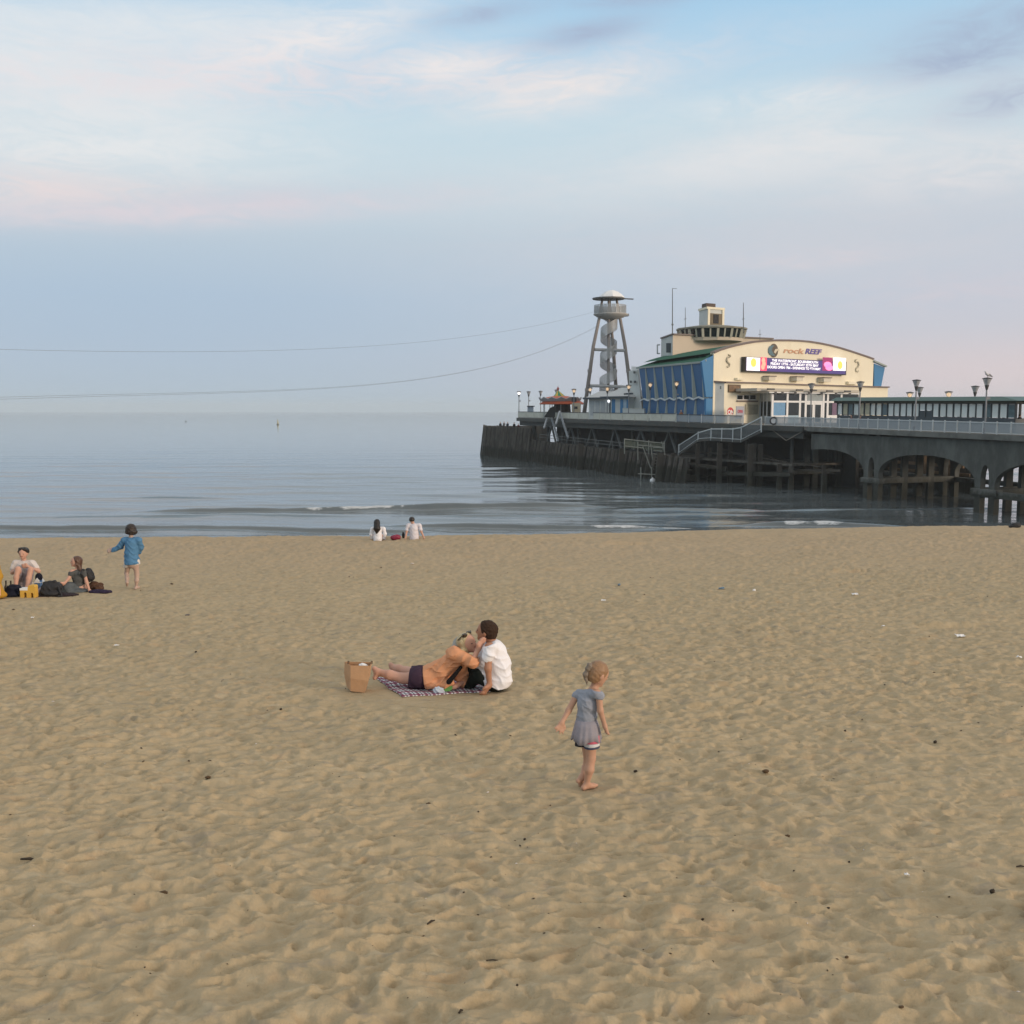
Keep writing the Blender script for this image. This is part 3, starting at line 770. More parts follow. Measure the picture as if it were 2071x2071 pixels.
for a, b in zip(pts, pts[1:]):
    m_.tube([a, b], 0.05, 6); m_.tube([a - Vector((0, 0, .5)), b - Vector((0, 0, .5))], 0.04, 6); m_.tube([a, a - Vector((0, 0, 1.1))], 0.05, 6)
m_.build('guard_rail', GREYB, brk)

# A-framed white gangway struts hanging from the parapet down to the breakwater
gw = thing('gangway_frame', 'pair of pale sloping gangway struts leaning from the parapet to the breakwater', 'gangway', tuple(e_at(1118, -0.4, 0)))
for (ua, va, ub, vb) in ((1111, 832, 1100, 866), (1112, 832, 1129, 892), (1132, 832, 1149, 886), (1132, 832, 1124, 858)):
    pa = e_at(ua, -0.5); D0 = pa.y
    m_ = MB(); a = P(ua, va, D0); b = P(ub, vb, D0 - 3.0); m_.bar(a, b, 0.26, 0.26)
    for k in range(7):
        c_ = a + (b - a) * (k / 7 + 0.05); m_.bar(c_ + Vector((-0.25, 0.0, 0)), c_ + Vector((0.3, 0.0, 0)), 0.12, 0.1)
    m_.build('strut', mat('galvanised_steel', (0.34, 0.37, 0.40), 0.5, 0.15, 3.0), gw)

# ------------------------------------------------------------------ stairs and timber landing stage below them
off_s = -1.3
def st(u, dz, off=off_s):
    p = e_at(u, off); return Vector((p.x, p.y, p.z + dz))
def stz(u, v, off=off_s):
    p = e_at(u, off); q = P(u, v, p.y); return Vector((p.x, p.y, q.z))
stairs = thing('pier_stairs', 'mesh sided staircase stepping down from the pier deck to the landing stage', 'stairs', tuple(stz(1460, 886)))
path = [(1538, 869.5), (1498, 890), (1481, 889), (1437, 886.5), (1411, 888.5), (1372, 917)]
pts = [stz(u, v) for u, v in path]
nS = (e_at(1480, 1) - e_at(1480, 0)); nS = nS.normalized()
m_ = MB()
for a, b in zip(pts, pts[1:]):
    for o_ in (0.0, 1.5): m_.bar(a + nS * o_ - Vector((0, 0, .16)), b + nS * o_ - Vector((0, 0, .16)), 0.12, 0.3)
m_.build('stringer', IRON, stairs)
m_ = MB()
for a, b in zip(pts, pts[1:]):
    L = (b - a).length
    if abs(b.z - a.z) < 0.35:
        m_.prism([a + Vector((0, 0, -.1)), b + Vector((0, 0, -.1)), b + nS * 1.5 + Vector((0, 0, -.1)), a + nS * 1.5 + Vector((0, 0, -.1))], (0, 0, 0.08))
    else:
        k = max(4, int(abs(b.z - a.z) / 0.19))
        for i in range(k):
            c_ = a + (b - a) * ((i + 0.5) / k)
            m_.bar(c_ + nS * 0.06, c_ + nS * 1.44, 0.3, 0.05)
m_.build('tread', IRON, stairs)
tops = [(1538, 844.5), (1498, 865), (1481, 868), (1437, 868), (1411, 875.5), (1372, 901)]
tp = [stz(u, v) for u, v in tops]
mr = MB(); mp = MB(); n_ = Vector((nS.x * 0.02, nS.y * 0.02, 0))
for (a, b), (c_, d_) in zip(zip(pts, pts[1:]), zip(tp, tp[1:])):
    mr.tube([c_, d_], 0.07, 6); mr.tube([a + Vector((0, 0, .08)), b + Vector((0, 0, .08))], 0.04, 6)
    mp.prism([a + Vector((0, 0, .1)), b + Vector((0, 0, .1)), d_ - Vector((0, 0, .07)), c_ - Vector((0, 0, .07))], n_)
    mr.tube([c_ + nS * 1.5, d_ + nS * 1.5], 0.06, 6)
mr.build('handrail', RAIL, stairs); mp.build('infill_panel', MESHS, stairs)
for a, c_ in zip(pts + [(pts[2] + pts[3]) / 2], tp + [(tp[2] + tp[3]) / 2]):
    for o_ in (0, 1.5):
        m_ = MB(); m_.bar(a - Vector((0, 0, .3)) + nS * o_, c_ + Vector((0, 0, .12)) + nS * o_, 0.13, 0.13); m_.build('post', RAIL, stairs)

stage = thing('timber_landing_stage', 'tall brown timber piles and crossbeams of the landing stage under the stairs', 'landing stage', tuple(Vector((*e_at(1500, -0.6).xy, 0))))
for u, vt, o_, wd in ((1411, 896, -1.0, .55), (1455, 896, -1.4, .62), (1477, 896, 0.8, .55), (1517, 898, -1.3, .55), (1524, 897, -0.2, .5), (1537, 899, 0.3, .6), (1577, 938, -0.5, .55), (1600, 940, -0.2, .5), (1668, 940, 0.8, .55), (1435, 905, 1.6, .45), (1392, 925, -0.9, .5), (1361, 916, -1.6, .6), (1345, 920, -0.5, .4), (1330, 925, -1.8, .3), (1318, 925, -0.9, .3)):
    p = e_at(u, o_); q = P(u, vt, p.y); m_ = MB()
    m_.bar((p.x - 0.05, p.y, -3), (p.x, p.y, q.z), wd, wd); m_.build('pile', TIMBER2 if wd > .5 else TIMBER, stage)
def seg(mb, u0, v0, u1, v1, o_, wd, ht):
    p = e_at(u0, o_); q = e_at(u1, o_); mb.bar(P(u0, v0, p.y), P(u1, v1, q.y), wd, ht)
m_ = MB()
for a in ((1360, 936, 1412, 938, -1.0, .3, .3), (1405, 940, 1470, 948, -1.0, .25, .5), (1450, 957, 1600, 960, -0.8, .3, .5), (1380, 912, 1470, 918, .2, .15, .18), (1420, 928, 1560, 934, .4, .2, .25),
          (1540, 926, 1590, 934, -0.2, .1, .12), (1590, 936, 1660, 944, 0.3, .12, .12), (1450, 905, 1516, 925, 0.6, .12, .15), (1520, 905, 1600, 945, 1.4, .15, .15), (1600, 950, 1700, 952, 1.0, .2, .25), (1420, 965, 1500, 940, 1.2, .15, .15), (1360, 950, 1400, 951, -1.5, .3, .2), (1360, 965, 1402, 966, -1.6, .6, .8)):
    seg(m_, *a)
m_.build('crossbeam', TIMBER2, stage)
m_ = MB()
for u in (1362, 1368, 1374, 1380, 1386, 1393): seg(m_, u, 938, u + .3, 962, -1.2, .12, .12)
m_.build('cage_bars', TIMBER2, stage)
m_ = MB()
for a in ((1560, 868, 1590, 891, 0.3, .06, .1), (1590, 891, 1622, 873, 0.3, .06, .1)): seg(m_, *a)
m_.build('tie_rod', mat('rusty_rod', (0.22, 0.19, 0.16), 0.7), stage)
# steep steps and rails of the boat landing at the breakwater's near end
bl = thing('boat_landing', 'pale railed boat steps dropping to the water beside the breakwater', 'boat landing', tuple(Vector((*e_at(1325, -3.5).xy, 0))))
m_ = MB(); rm = MB()
D0 = e_at(1330, -4).y
WEATH = mat('weathered_pale_rail', (0.26, 0.27, 0.24), 0.6, 0.25, 3.0)
for i in range(9):
    v = 905 + i * 6.5; m_.bar(P(1321 + i * 0.6, v, D0), P(1340 - i * 0.2, v + .8, D0), 0.35, 0.09)
m_.build('steps', WEATH, bl)
for ua, va, ub, vb, dd in ((1300, 903, 1318, 952, 0), (1316, 897, 1322, 950, 0), (1343, 893, 1346, 960, 0), (1338, 893, 1352, 946, 1), (1262, 888, 1345, 897, 1), (1290, 900, 1345, 905, 1), (1263, 902, 1300, 906, 1), (1263, 888, 1263, 918, 1), (1290, 893, 1290, 930, 1), (1312, 890, 1312, 918, 1), (1296, 945, 1296, 975, -1), (1318, 945, 1318, 972, -1), (1334, 950, 1334, 980, -1), (1345, 948, 1345, 978, -1), (1290, 958, 1346, 961, -1)):
    rm.tube([P(ua, va, D0 + dd), P(ub, vb, D0 + dd)], 0.075, 6)
rm.build('rail', WEATH, bl)
m_ = MB(); m_.prism([P(1264, 890, D0 + 1.2), P(1340, 897, D0 + 1.2), P(1340, 912, D0 + 1.2), P(1264, 906, D0 + 1.2)], (0, 0.03, 0)); m_.build('mesh_screen', screen_mat('green_netting', (0.17, 0.19, 0.14), 0.5), bl)
solo(MB().lathe(P(1320, 972, D0 - 2) + Vector((0, 0, -.1)), [(0.0, -.45), (.33, -.3), (.42, 0), (.33, .3), (0.08, .45), (.06, .55), (0, .56)], 12), 'mooring_buoy', mat('white_buoy', (0.7, 0.72, 0.75), 0.5), 'small white mooring ball floating below the boat steps', 'buoy', smooth=True)
# ------------------------------------------------------------------ the pier theatre
CREAM = mat('cream_render', (0.81, 0.755, 0.60), 0.75, 0.05, 0.6, stain=(0.68, 0.60, 0.43), stain_amt=0.25, stain_scale=0.5, stain_stretch=(1, 1, 0.3))
PALE = mat('pale_grey_render', (0.56, 0.59, 0.58), 0.7, 0.07, 1.0, stain=(0.40, 0.42, 0.42), stain_amt=0.3, stain_scale=0.6)
BLUE = mat('royal_blue_panel', (0.007, 0.10, 0.26), 0.45, 0.12, 0.8)
BLUE2 = mat('lighter_blue_panel', (0.04, 0.19, 0.40), 0.45, 0.08, 0.8)
FINM = mat('grey_green_fin', (0.30, 0.34, 0.32), 0.6, 0.1, 2.0)
WHITE = mat('white_paint', (0.76, 0.77, 0.78), 0.5, 0.05, 2.0)
TRIM = mat('brown_trim', (0.16, 0.125, 0.115), 0.6, 0.1, 2.0)
GROOF = mat('green_copper_roof', (0.040, 0.125, 0.085), 0.9, 0.15, 1.5, spec=0.1)
PINKC = mat('pinkish_cream_render', (0.60, 0.51, 0.41), 0.8, 0.05, 0.7, stain=(0.50, 0.43, 0.34), stain_amt=0.3)
DARKG = mat('dark_window_glass', (0.012, 0.014, 0.018), 0.08, 0.1, 2.0)
DARKF = mat('dark_slate_paint', (0.05, 0.065, 0.08), 0.5, 0.12, 2.0)
TEAL = mat('dark_teal_roof', (0.030, 0.095, 0.085), 0.5, 0.12, 2.0)

A = XY(1444, 141.0); B = XY(1767, 165.0)
Adeck = 7.32
A = Vector((A.x, A.y, 0)); B = Vector((B.x, B.y, 0)); dF = (B - A); LF = dF.length; dF = dF / LF
nF = Vector((dF.y, -dF.x, 0));  nF = nF if nF.y < 0 else -nF        # out of the facade, towards the beach
def FP(u, v, out=0.0):
    """point of the facade plane (pushed out metres) seen at (u, v)"""
    d = ray(u, v); o = A + nF * out
    t = (o.x * dF.y - o.y * dF.x) / (d.x * dF.y - d.y * dF.x)
    return Vector((d.x * t, d.y * t, H + d.z * t))
def fl(p, out):       # drop a point perpendicular onto the plane `out` metres from the facade
    k = (p - A).dot(nF); return p + nF * (out - k)
th = thing('theatre', 'cream arched-front theatre with blue finned side and rooftop lantern on the pier head', 'theatre', (A.x, A.y, Adeck))
top = [(1443.8, 713.2), (1457, 707.5), (1471.8, 702.8), (1490, 698), (1509, 694.2), (1526, 691.2), (1544, 689.6), (1570, 688.2), (1596, 688.4), (1616, 689.2), (1637, 691), (1658, 694.2), (1679, 698.6), (1700, 704), (1720, 710.2), (1751, 720.5), (1767, 726.2)]
gp = [FP(u, v) for u, v in top]
poly = gp + [Vector((gp[-1].x, gp[-1].y, Adeck)), Vector((gp[0].x, gp[0].y, Adeck))]
MB().prism(poly, -nF * 0.6) .build('gable_wall', CREAM, th)
m_ = MB()
for a, b in zip(gp, gp[1:]): m_.bar(a + nF * 0.05 - nF * .3, b + nF * 0.05 - nF * .3, 0.75, 0.26)
m_.build('gable_coping', TRIM, th)
# side wall plan: near end A2, far end C2 (leaning outwards at the top)
Cdir = (XY(1299, 163) - XY(1428, 140.5)); Ls = Cdir.length; Cdir = Vector((Cdir.x / Ls, Cdir.y / Ls, 0))
A2 = Vector((*XY(1428, 140.5), 0)); nS2 = Vector((Cdir.y, -Cdir.x, 0)); nS2 = nS2 if nS2.x < 0 else -nS2      # out of the side wall
def SPt(t, out, z): p = A2 + Cdir * (Ls * t) + nS2 * out; return Vector((p.x, p.y, z))
ze0 = P(1419, 731.5, 139.5).z; ze1 = P(1290, 743.5, 162).z
def zeave(t): return ze0 + (ze1 - ze0) * t
# barrel roof between gable and a matching rear gable, with the green eave overhang on the beach side
back = []
m_ = MB()
rear = [SPt(1.0, 0, 0) + (p - gp[0]) for p in gp]
for i in range(len(gp) - 1):
    a, b = gp[i] - nF * .3, gp[i + 1] - nF * .3; c_, d_ = rear[i + 1], rear[i]
    c_ = Vector((c_.x, c_.y, gp[i + 1].z - 0.3)); d_ = Vector((d_.x, d_.y, gp[i].z - 0.3))
    m_.add([a, b, c_, d_], [(0, 1, 2, 3)])
m_.build('barrel_roof', GROOF, th)
m_ = MB()          # eave slope: from the barrel's edge down and out over the fins
ra = FP(1444, 713) - nF * 0.2; rb = P(1358, 720, 160); 
pa = SPt(-0.0, 0.9, ze0 + .1); pb = SPt(1.03, 0.9, zeave(1.03) + .1)
rr = [ra, FP(1427, 728, -0.2), pa, pb, P(1334, 727.5, 164), P(1345, 722, 164), P(1368, 716.5, 163), P(1395, 714.5, 160), P(1425, 711.5, 150)]
m_.add(rr, [tuple(range(len(rr)))]); m_.add([p - Vector((0, 0, .22)) for p in rr], [tuple(range(len(rr) - 1, -1, -1))])
m_.build('green_eave', GROOF, th)
m_ = MB(); m_.bar(pa - Vector((0, 0, .12)), pb - Vector((0, 0, .12)), 0.16, 0.26); m_.bar(pa - Vector((0, 0, .12)), FP(1428, 728.5, 0.0), 0.16, 0.26); m_.build('eave_fascia', FINM, th)
# blue side wall in two tiers, leaning out, with tapered fins and a wavy white band
zw0 = P(1428, 806, 141).z; zw1 = P(1299, 809.5, 163).z
def zwv(t): return zw0 + (zw1 - zw0) * t
lean = 0.75
m_ = MB()
m_.prism([SPt(0, 0, Adeck), SPt(1, 0, Adeck), SPt(1, 0, zwv(1)), SPt(0, 0, zwv(0))], -nS2 * 0.4)
m_.add([SPt(0, 0.02, zwv(0)), SPt(1, 0.02, zwv(1)), SPt(1, lean, zeave(1)), SPt(0, lean, zeave(0)), SPt(0, -.5, zwv(0)), SPt(1, -.5, zwv(1)), SPt(1, -.5, zeave(1)), SPt(0, -.5, zeave(0))],
       [(0, 1, 2, 3), (7, 6, 5, 4), (0, 3, 7, 4), (1, 5, 6, 2), (3, 2, 6, 7), (0, 4, 5, 1)])
m_.build('side_wall', BLUE, th)
nf = 7
for i in range(nf):
    t = (i + 0.06) / nf * 1.02
    for z0f, z1f, o0, o1 in ((zwv(t) - 0.02, zeave(t), 0.05, lean), (Adeck, zwv(t) - .1, 0.02, 0.02)):
        m_ = MB(); w0, w1 = 0.020, 0.006
        q = [SPt(t - w1, o1 + .05, z1f), SPt(t + w1, o1 + .05, z1f), SPt(t + w0 * .75, o0 + 0.35, z0f), SPt(t - w0 * .2, o0 + 0.40, z0f), SPt(t - w1, o1 - .1, z1f), SPt(t + w1, o1 - .1, z1f), SPt(t + w0, o0 - .1, z0f), SPt(t - w0, o0 - .1, z0f)]
        m_.add(q, [(0, 1, 2, 3), (7, 6, 5, 4), (0, 3, 7, 4), (1, 5, 6, 2), (0, 4, 5, 1), (3, 2, 6, 7)]); m_.build('fin', FINM, th)
m_ = MB(); prev = None
for k in range(0, 15):
    t = k / 14; p = SPt(t, 0.5, zwv(t) + 0.05 + (0.16 if k % 2 else -0.16))
    if prev is not None: m_.bar(prev, p, 0.2, 0.2)
    prev = p
m_.build('wave_band', mat('white_wave_band', (0.55, 0.60, 0.62), 0.5, 0.05, 3.0), th)
# end panel of the side wall, in the facade plane; lighter blue paints in the light it catches
m_ = MB()
m_.prism([FP(1419.5, 731.5, -.05), FP(1444, 718, -.05), FP(1444, 803, -.05), FP(1428, 803, -.05)], -nF * 0.3)
m_.prism([FP(1428, 806, -.05), FP(1444, 806, -.05), FP(1444, 850, -.05), FP(1428, 850, -.05)], -nF * 0.3)
m_.build('end_panel', BLUE2, th)
m_ = MB(); m_.prism([FP(1768, 735.5, -.05), FP(1789.6, 743.5, -.05), FP(1782, 783, -.05), FP(1768, 783, -.05)], -nF * 3.0)
m_.build('end_panel', BLUE2, th)
m_ = MB(); m_.bar(FP(1767, 730.5, 0.1), FP(1791, 741, 0.1), 0.5, 0.25); m_.build('eave_fascia', FINM, th)
# lower storey, one metre proud, with a grey return on the left
OUT = 0.9
def FO(u, v, o=OUT): return FP(u, v, o)
zs = [(1465, 773), (1532, 774.6), (1627, 778.2), (1796, 783)]
m_ = MB(); tp_ = [FO(u, v) for u, v in zs]; bt_ = [Vector((p.x, p.y, Adeck - .1)) for p in tp_]
m_.prism(tp_ + bt_[::-1], -nF * 1.2); m_.build('lower_wall', CREAM, th)
m_ = MB(); a = FO(1465, 773); b = FP(1443.5, 771.5, -.15); m_.add([a, b, Vector((b.x, b.y, Adeck - .1)), Vector((a.x, a.y, Adeck - .1))], [(0, 1, 2, 3)]); m_.build('return_wall', PALE, th)
m_ = MB()
for p, q in zip([b] + [x for x in tp_], tp_): m_.bar(p + nF * .06, q + nF * .06, 0.5, 0.2)
m_.build('string_course', TRIM, th)
# small features of the facade
def fbox(name, u0, v0, u1, v1, o0, o1, m, parent=None):
    mb_ = MB(); a = FP(u0, v0, o0); b = FP(u1, v0, o0); zb_ = FP(u0, v1, o0).z; za = a.z
    ps = [Vector((a.x, a.y, zb_)), Vector((b.x, b.y, zb_)), Vector((b.x, b.y, za)), Vector((a.x, a.y, za))]
    mb_.prism(ps, nF * (o1 - o0)); return mb_.build(name, m, parent or th)
for k, (u0, v0, u1, v1) in enumerate(((1543, 761.5, 1556, 769), (1599, 762.5, 1612, 770.5), (1654, 764.5, 1668, 772.5))):
    f = fbox('floodlight', u0, v0, u1, v1, 0.02, 1.1, mat('pale_lamp_box', (0.62, 0.58, 0.48), 0.6, 0.06, 2.0)); fbox('floodlight_hood', u0 - .5, v0 - 1.4, u1 + 1, v0 + .2, 0.02, 1.25, TRIM, f)
for (u0, v0, u1, v1) in ((1486, 764, 1500, 768.5), (1711, 771.5, 1730, 777)): fbox('floodlight', u0, v0, u1, v1, 0.02, 0.5, CREAM)
# seahorse reliefs: a curled outline in grey
def relief(uc, vc, flip):
    pts = [(0.0, -14), (3, -12.5), (4, -10), (2, -8), (-1.5, -9), (-3, -6), (-3.5, -2), (-1.5, 2), (1.5, 4), (2.5, 7), (1.5, 10.5), (-1, 12), (-3, 10.5), (-2, 8.8)]
    r = [.07, .12, .08, .08, .10, .12, .14, .13, .11, .09, .07, .06, .05, .05]
    m = MB(); m.tube([FP(uc + flip * x, vc + y, 0.12) for x, y in pts], r, 6); m.build('seahorse_relief', mat('grey_relief', (0.47, 0.43, 0.33), 0.7, 0.3, 3.0), th)
relief(1473.5, 731, 1); relief(1733.5, 740.5, -1)
# small windows and notice boards on the left of the porch
fr = fbox('window', 1490.5, 798.5, 1529, 809.5, OUT + 0.02, OUT + 0.08, WHITE)
for u0, u1 in ((1491.5, 1502), (1505, 1514.5), (1517.5, 1528)): fbox('pane', u0, 799.5, u1, 807.5, OUT + 0.1, OUT + 0.12, DARKG, fr)
fbox('sill', 1489.5, 810, 1530.5, 812.3, OUT + 0.05, OUT + 0.3, TRIM)
fbox('louvre', 1447.5, 781, 1451, 787, -0.3, 0.6, DARKF); fbox('wall_vent', 1449, 797, 1456, 807, -.3, 0.62, mat('grey_vent', (0.30, 0.33, 0.36), 0.6)); fbox('side_door', 1448, 814, 1456, 846, -.3, 0.62, mat('grey_blue_door', (0.26, 0.32, 0.38), 0.6))
# the glazed entrance porch
PO = 4.2
porch = thing('entrance_porch', None, None, (0, 0, 0)); porch.parent = th; porch.location = (0, 0, 0)
def PF(u, v): return FP(u, v, PO)
lft = [FP(1538, 790, OUT), FP(1560, 794, PO)]
m_ = MB()
a, b = lft; zd = Adeck - .05
m_.prism([a, b, Vector((b.x, b.y, P(1560, 812, b.y).z)), Vector((a.x, a.y, P(1538, 812, a.y).z))], nF.cross(Vector((0, 0, 1))) * 0.06)
m_.build('side_panel', PALE, porch)
m_ = MB()
for t in (0.0, 0.33, 0.66): p = a + (b - a) * t; m_.bar((p.x, p.y, zd), (p.x, p.y, p.z), 0.18, 0.18)
p0 = a + (b - a) * .1; p1 = a + (b - a) * .9
m_.build('side_post', WHITE, porch)
m_ = MB(); m_.prism([Vector((p0.x, p0.y, zd)), Vector((p1.x, p1.y, zd)), Vector((p1.x, p1.y, P(1558, 812, p1.y).z)), Vector((p0.x, p0.y, P(1540, 812, p0.y).z))], nF * 0.01 + dF * .04); m_.build('side_glass', DARKG, porch)
# porch roof slab, two steps
def pslab(nm, u0, u1, v0, v1, o0, o1, m, rise=4.0):
    mb_ = MB(); a = FP(u0, v0, o1); b = FP(u1, v0 + rise, o1); za = FP(u0, v1, o1).z; zb_ = a.z
    q = [Vector((a.x, a.y, za)), Vector((b.x, b.y, za)), fl(Vector((b.x, b.y, za)), o0), fl(Vector((a.x, a.y, za)), o0)]
    mb_.box8(q + [p + Vector((0, 0, zb_ - za)) for p in q]); return mb_.build(nm, m, porch)
CANO = mat('grey_canopy', (0.46, 0.43, 0.37), 0.7, 0.12, 2.0)
pslab('canopy', 1531, 1739, 784.8, 791.0, OUT + .02, PO + .45, CANO)
pslab('canopy_lip', 1556, 1737, 792, 794.5, OUT + .3, PO + .35, WHITE)
# back wall inside and window frames
m_ = MB(); a = FP(1545, 800, OUT + .3); b = FP(1735, 800, OUT + .3)
m_.prism([Vector((a.x, a.y, zd)), Vector((b.x, b.y, zd)), Vector((b.x, b.y, a.z + 1)), Vector((a.x, a.y, a.z + 1))], nF * 0.05); m_.build('inner_wall', mat('dim_foyer_wall', (0.10, 0.08, 0.065), 0.8, 0.2, 1.0), porch)
ztopP = FP(1620, 796, PO).z; zmid = FP(1620, 812.5, PO).z; zlow = FP(1620, 840, PO).z
def pf_box(nm, u0, u1, z0, z1, m, o0=PO - .12, o1=PO + .02, parent=None):
    a = FP(u0, 820, o0); b = FP(u1, 820, o0); mb_ = MB()
    mb_.prism([Vector((a.x, a.y, z0)), Vector((b.x, b.y, z0)), Vector((b.x, b.y, z1)), Vector((a.x, a.y, z1))], nF * (o1 - o0)); return mb_.build(nm, m, parent or porch)
bays = [(1561, 1591), (1591, 1616.5), (1616.5, 1628), (1628, 1664), (1664, 1672.5), (1672.5, 1700), (1700, 1735)]
for i, (u0, u1) in enumerate(bays):
    w_ = pf_box('window', u0 - 1.9, u0 + 1.9, zd, ztopP, WHITE)
    pf_box('transom', u0 + 1.3, u1 - 1.3, zmid - .13, zmid + .13, WHITE, parent=w_)
    if i != 3:
        pf_box('pane', u0 + 1.3, u1 - 1.3, zmid + .09, ztopP, DARKG, PO - .08, PO - .05, w_)
        if i in (0,): pf_box('poster', u0 + 3, u1 - 3, zlow - .5, zmid - .12, mat('blue_poster', (0.14, 0.30, 0.50), 0.6, 0.3, 3.0), PO - .04, PO - .01, w_)
        pf_box('pane', u0 + 1.3, u1 - 1.3, zlow, zmid - .09, DARKG, PO - .08, PO - .05, w_)
        if u1 - u0 > 14: pf_box('lower_panel', u0 + 1.3, u1 - 1.3, zd, zlow - .0, WHITE if i != 1 else mat('pale_blue_panel', (0.34, 0.46, 0.55), 0.6), PO - .1, PO - .0, w_)
        else: pf_box('pane', u0 + 1.3, u1 - 1.3, zd, zlow, DARKG, PO - .08, PO - .05, w_)
    else:
        pf_box('pane', u0 + 1.3, u1 - 1.3, zmid + .09, ztopP, mat('grey_lit_glass', (0.30, 0.34, 0.35), 0.2), PO - .08, PO - .05, w_)
        for da, db in ((u0 + 1.3, (u0 + u1) / 2 - .2), ((u0 + u1) / 2 + .2, u1 - 1.3)):
            dr = pf_box('door', da, db, zd, zmid - .11, WHITE, PO - .1, PO - .02)
            pf_box('pane', da + 2.6, db - 2.6, zd + .5, zmid - .4, DARKG, PO - .015, PO + .01, dr)
pf_box('window', 1735, 1737.5, zd, ztopP, WHITE)
pf_box('poster', 1683, 1692, zlow - .3, zmid - .1, mat('purple_poster', (0.16, 0.10, 0.17), 0.6, 0.4, 4.0), PO - .04, PO - .01)
for u in (1564, 1578, 1604, 1632, 1657, 1686, 1714): pf_box('downlight', u - 2, u + 2.5, ztopP - .12, ztopP + .22, RAILD, PO + .06, PO + .4)
for u, v in ((1559, 787), (1617, 789), (1645, 789.5), (1678, 791), (1714, 791.5)):
    p = FP(u, v, PO + 1.3); MB().box(p, (1.4, .25, .22), math.atan2(dF.y, dF.x)).build('lamp_hood', RAILD, porch)
# upper block behind the roof and the lantern
K = XY(1357, 160); K = Vector((K.x, K.y, 0)); KL = XY(1334, 169); KR = XY(1557, 170)
zk = P(1357, 676.5, 160).z; zl = 13.0
m_ = MB()
KLv = Vector((*KL, 0)); KRv = Vector((*KR, 0)); KBv = KRv + (KLv - K)
m_.prism([Vector((p.x, p.y, zl)) for p in (K, KRv, KBv, KLv)], (0, 0, zk - zl)); m_.build('upper_block', PINKC, th)
m_ = MB(); m_.add([Vector((K.x - .02, K.y - .02, zl)), Vector((KLv.x - .02, KLv.y - .02, zl)), Vector((KLv.x - .02, KLv.y - .02, zk - .1)), Vector((K.x - .02, K.y - .02, zk - .1))], [(0, 1, 2, 3)]); m_.build('block_end', PALE, th)
m_ = MB()
for p, q in ((K, KRv), (K, KLv)): m_.bar((p.x, p.y - .1, zk + .05), (q.x, q.y - .1, zk + .05), 0.4, 0.22)
m_.build('block_coping', TRIM, th)
m_ = MB(); m_.bar(P(1329.5, 697, 168), P(1329.5, 716, 168), 0.2, 0.2); m_.bar(P(1329.5, 697.5, 168), P(1335, 697.5, 168), .2, .2); m_.bar(P(1329.5, 715, 168), P(1335, 715, 168), .2, .2); m_.build('ladder_frame', PALE, th)
m_ = MB(); m_.bar(P(1352, 694, 161.5), P(1352, 713, 161.5), 0.7, 0.5); m_.build('block_door', DARKF, th)
Lc = P(1439, 672, 165.5); s_px = 165.5 / F
def octa(r, z, n=14): return [(Lc.x + r * math.cos(2 * math.pi * (k + .5) / n), Lc.y + r * math.sin(2 * math.pi * (k + .5) / n), z) for k in range(n)]
z0 = P(1439, 681.5, 165.5).z - .3; z1 = P(1439, 668.5, 165.5).z; z2 = P(1439, 663.5, 165.5).z
ln = MB()
def ring(r0, za, r1, zb_, mb_, n=14):
    a = octa(r0, za, n); b = octa(r1, zb_, n); mb_.add(a + b, [tuple(range(n - 1, -1, -1)), tuple(range(n, 2 * n))] + [(k, (k + 1) % n, n + (k + 1) % n, n + k) for k in range(n)])
ring(62 * s_px, z0, 66 * s_px, z1, ln); lr = ln.build('lantern_windows', DARKG, th)
GCF = mat('grey_cream_frame', (0.46, 0.44, 0.36), 0.7)
for k in range(14):
    a = Vector(octa(62.4 * s_px, z0)[k]); b = Vector(octa(66.4 * s_px, z1)[k]); mm = MB(); mm.bar(a, b, 0.36, 0.3); mm.build('mullion', GCF, lr)
    a2 = Vector(octa(62.4 * s_px, z0)[(k + 1) % 14]); b2 = Vector(octa(66.4 * s_px, z1)[(k + 1) % 14]); mm = MB(); mm.bar((a + a2) / 2, (b + b2) / 2, 0.22, 0.22); mm.build('mullion', GCF, lr)
mm = MB(); ring(70 * s_px, z1 + .05, 70 * s_px, z1 + .3, mm); ring(66 * s_px, z1 + .31, 40 * s_px, z2 + .25, mm); mm.build('lantern_roof', mat('grey_brown_roof', (0.23, 0.22, 0.18), 0.8, 0.15, 2.0), th)
mm = MB(); ring(61 * s_px, z0 - .5, 62 * s_px, z0, mm); mm.build('lantern_base', PINKC, th)
# bell housing on top
Tc = P(1440, 660, 165.5); wq = 16.5 * s_px
zt0, zt1 = P(1440, 662, 165).z, P(1440, 624.5, 165).z
u0, u1 = 1430, 1464
hx = MB(); a = P(1430.5, 640, 164.0); b = P(1463.5, 640, 166); d_ = (b - a); d_.z = 0; nn = Vector((-d_.y, d_.x, 0)).normalized(); cL = P(1414, 640, 167.5)
dep = Vector((cL.x - a.x, cL.y - a.y, 0))
def hbox(p0, p1, za, zb_, dp, m, nm, parent=th):
    m__ = MB(); m__.prism([Vector((p0.x, p0.y, za)), Vector((p1.x, p1.y, za)), Vector((p1.x, p1.y, zb_)), Vector((p0.x, p0.y, zb_))], dp); return m__.build(nm, m, parent)
hs = hbox(a, b, zt0, zt1, dep, PALE, 'bell_housing')
e1 = d_ * 0.12
hbox(a + e1 - nn * .03, b - e1 - nn * .03, zt0 + .35, zt1 - .75, -nn * .06, mat('brown_louvre', (0.16, 0.13, 0.085), 0.7, 0.25, 6.0), 'louvre', hs)
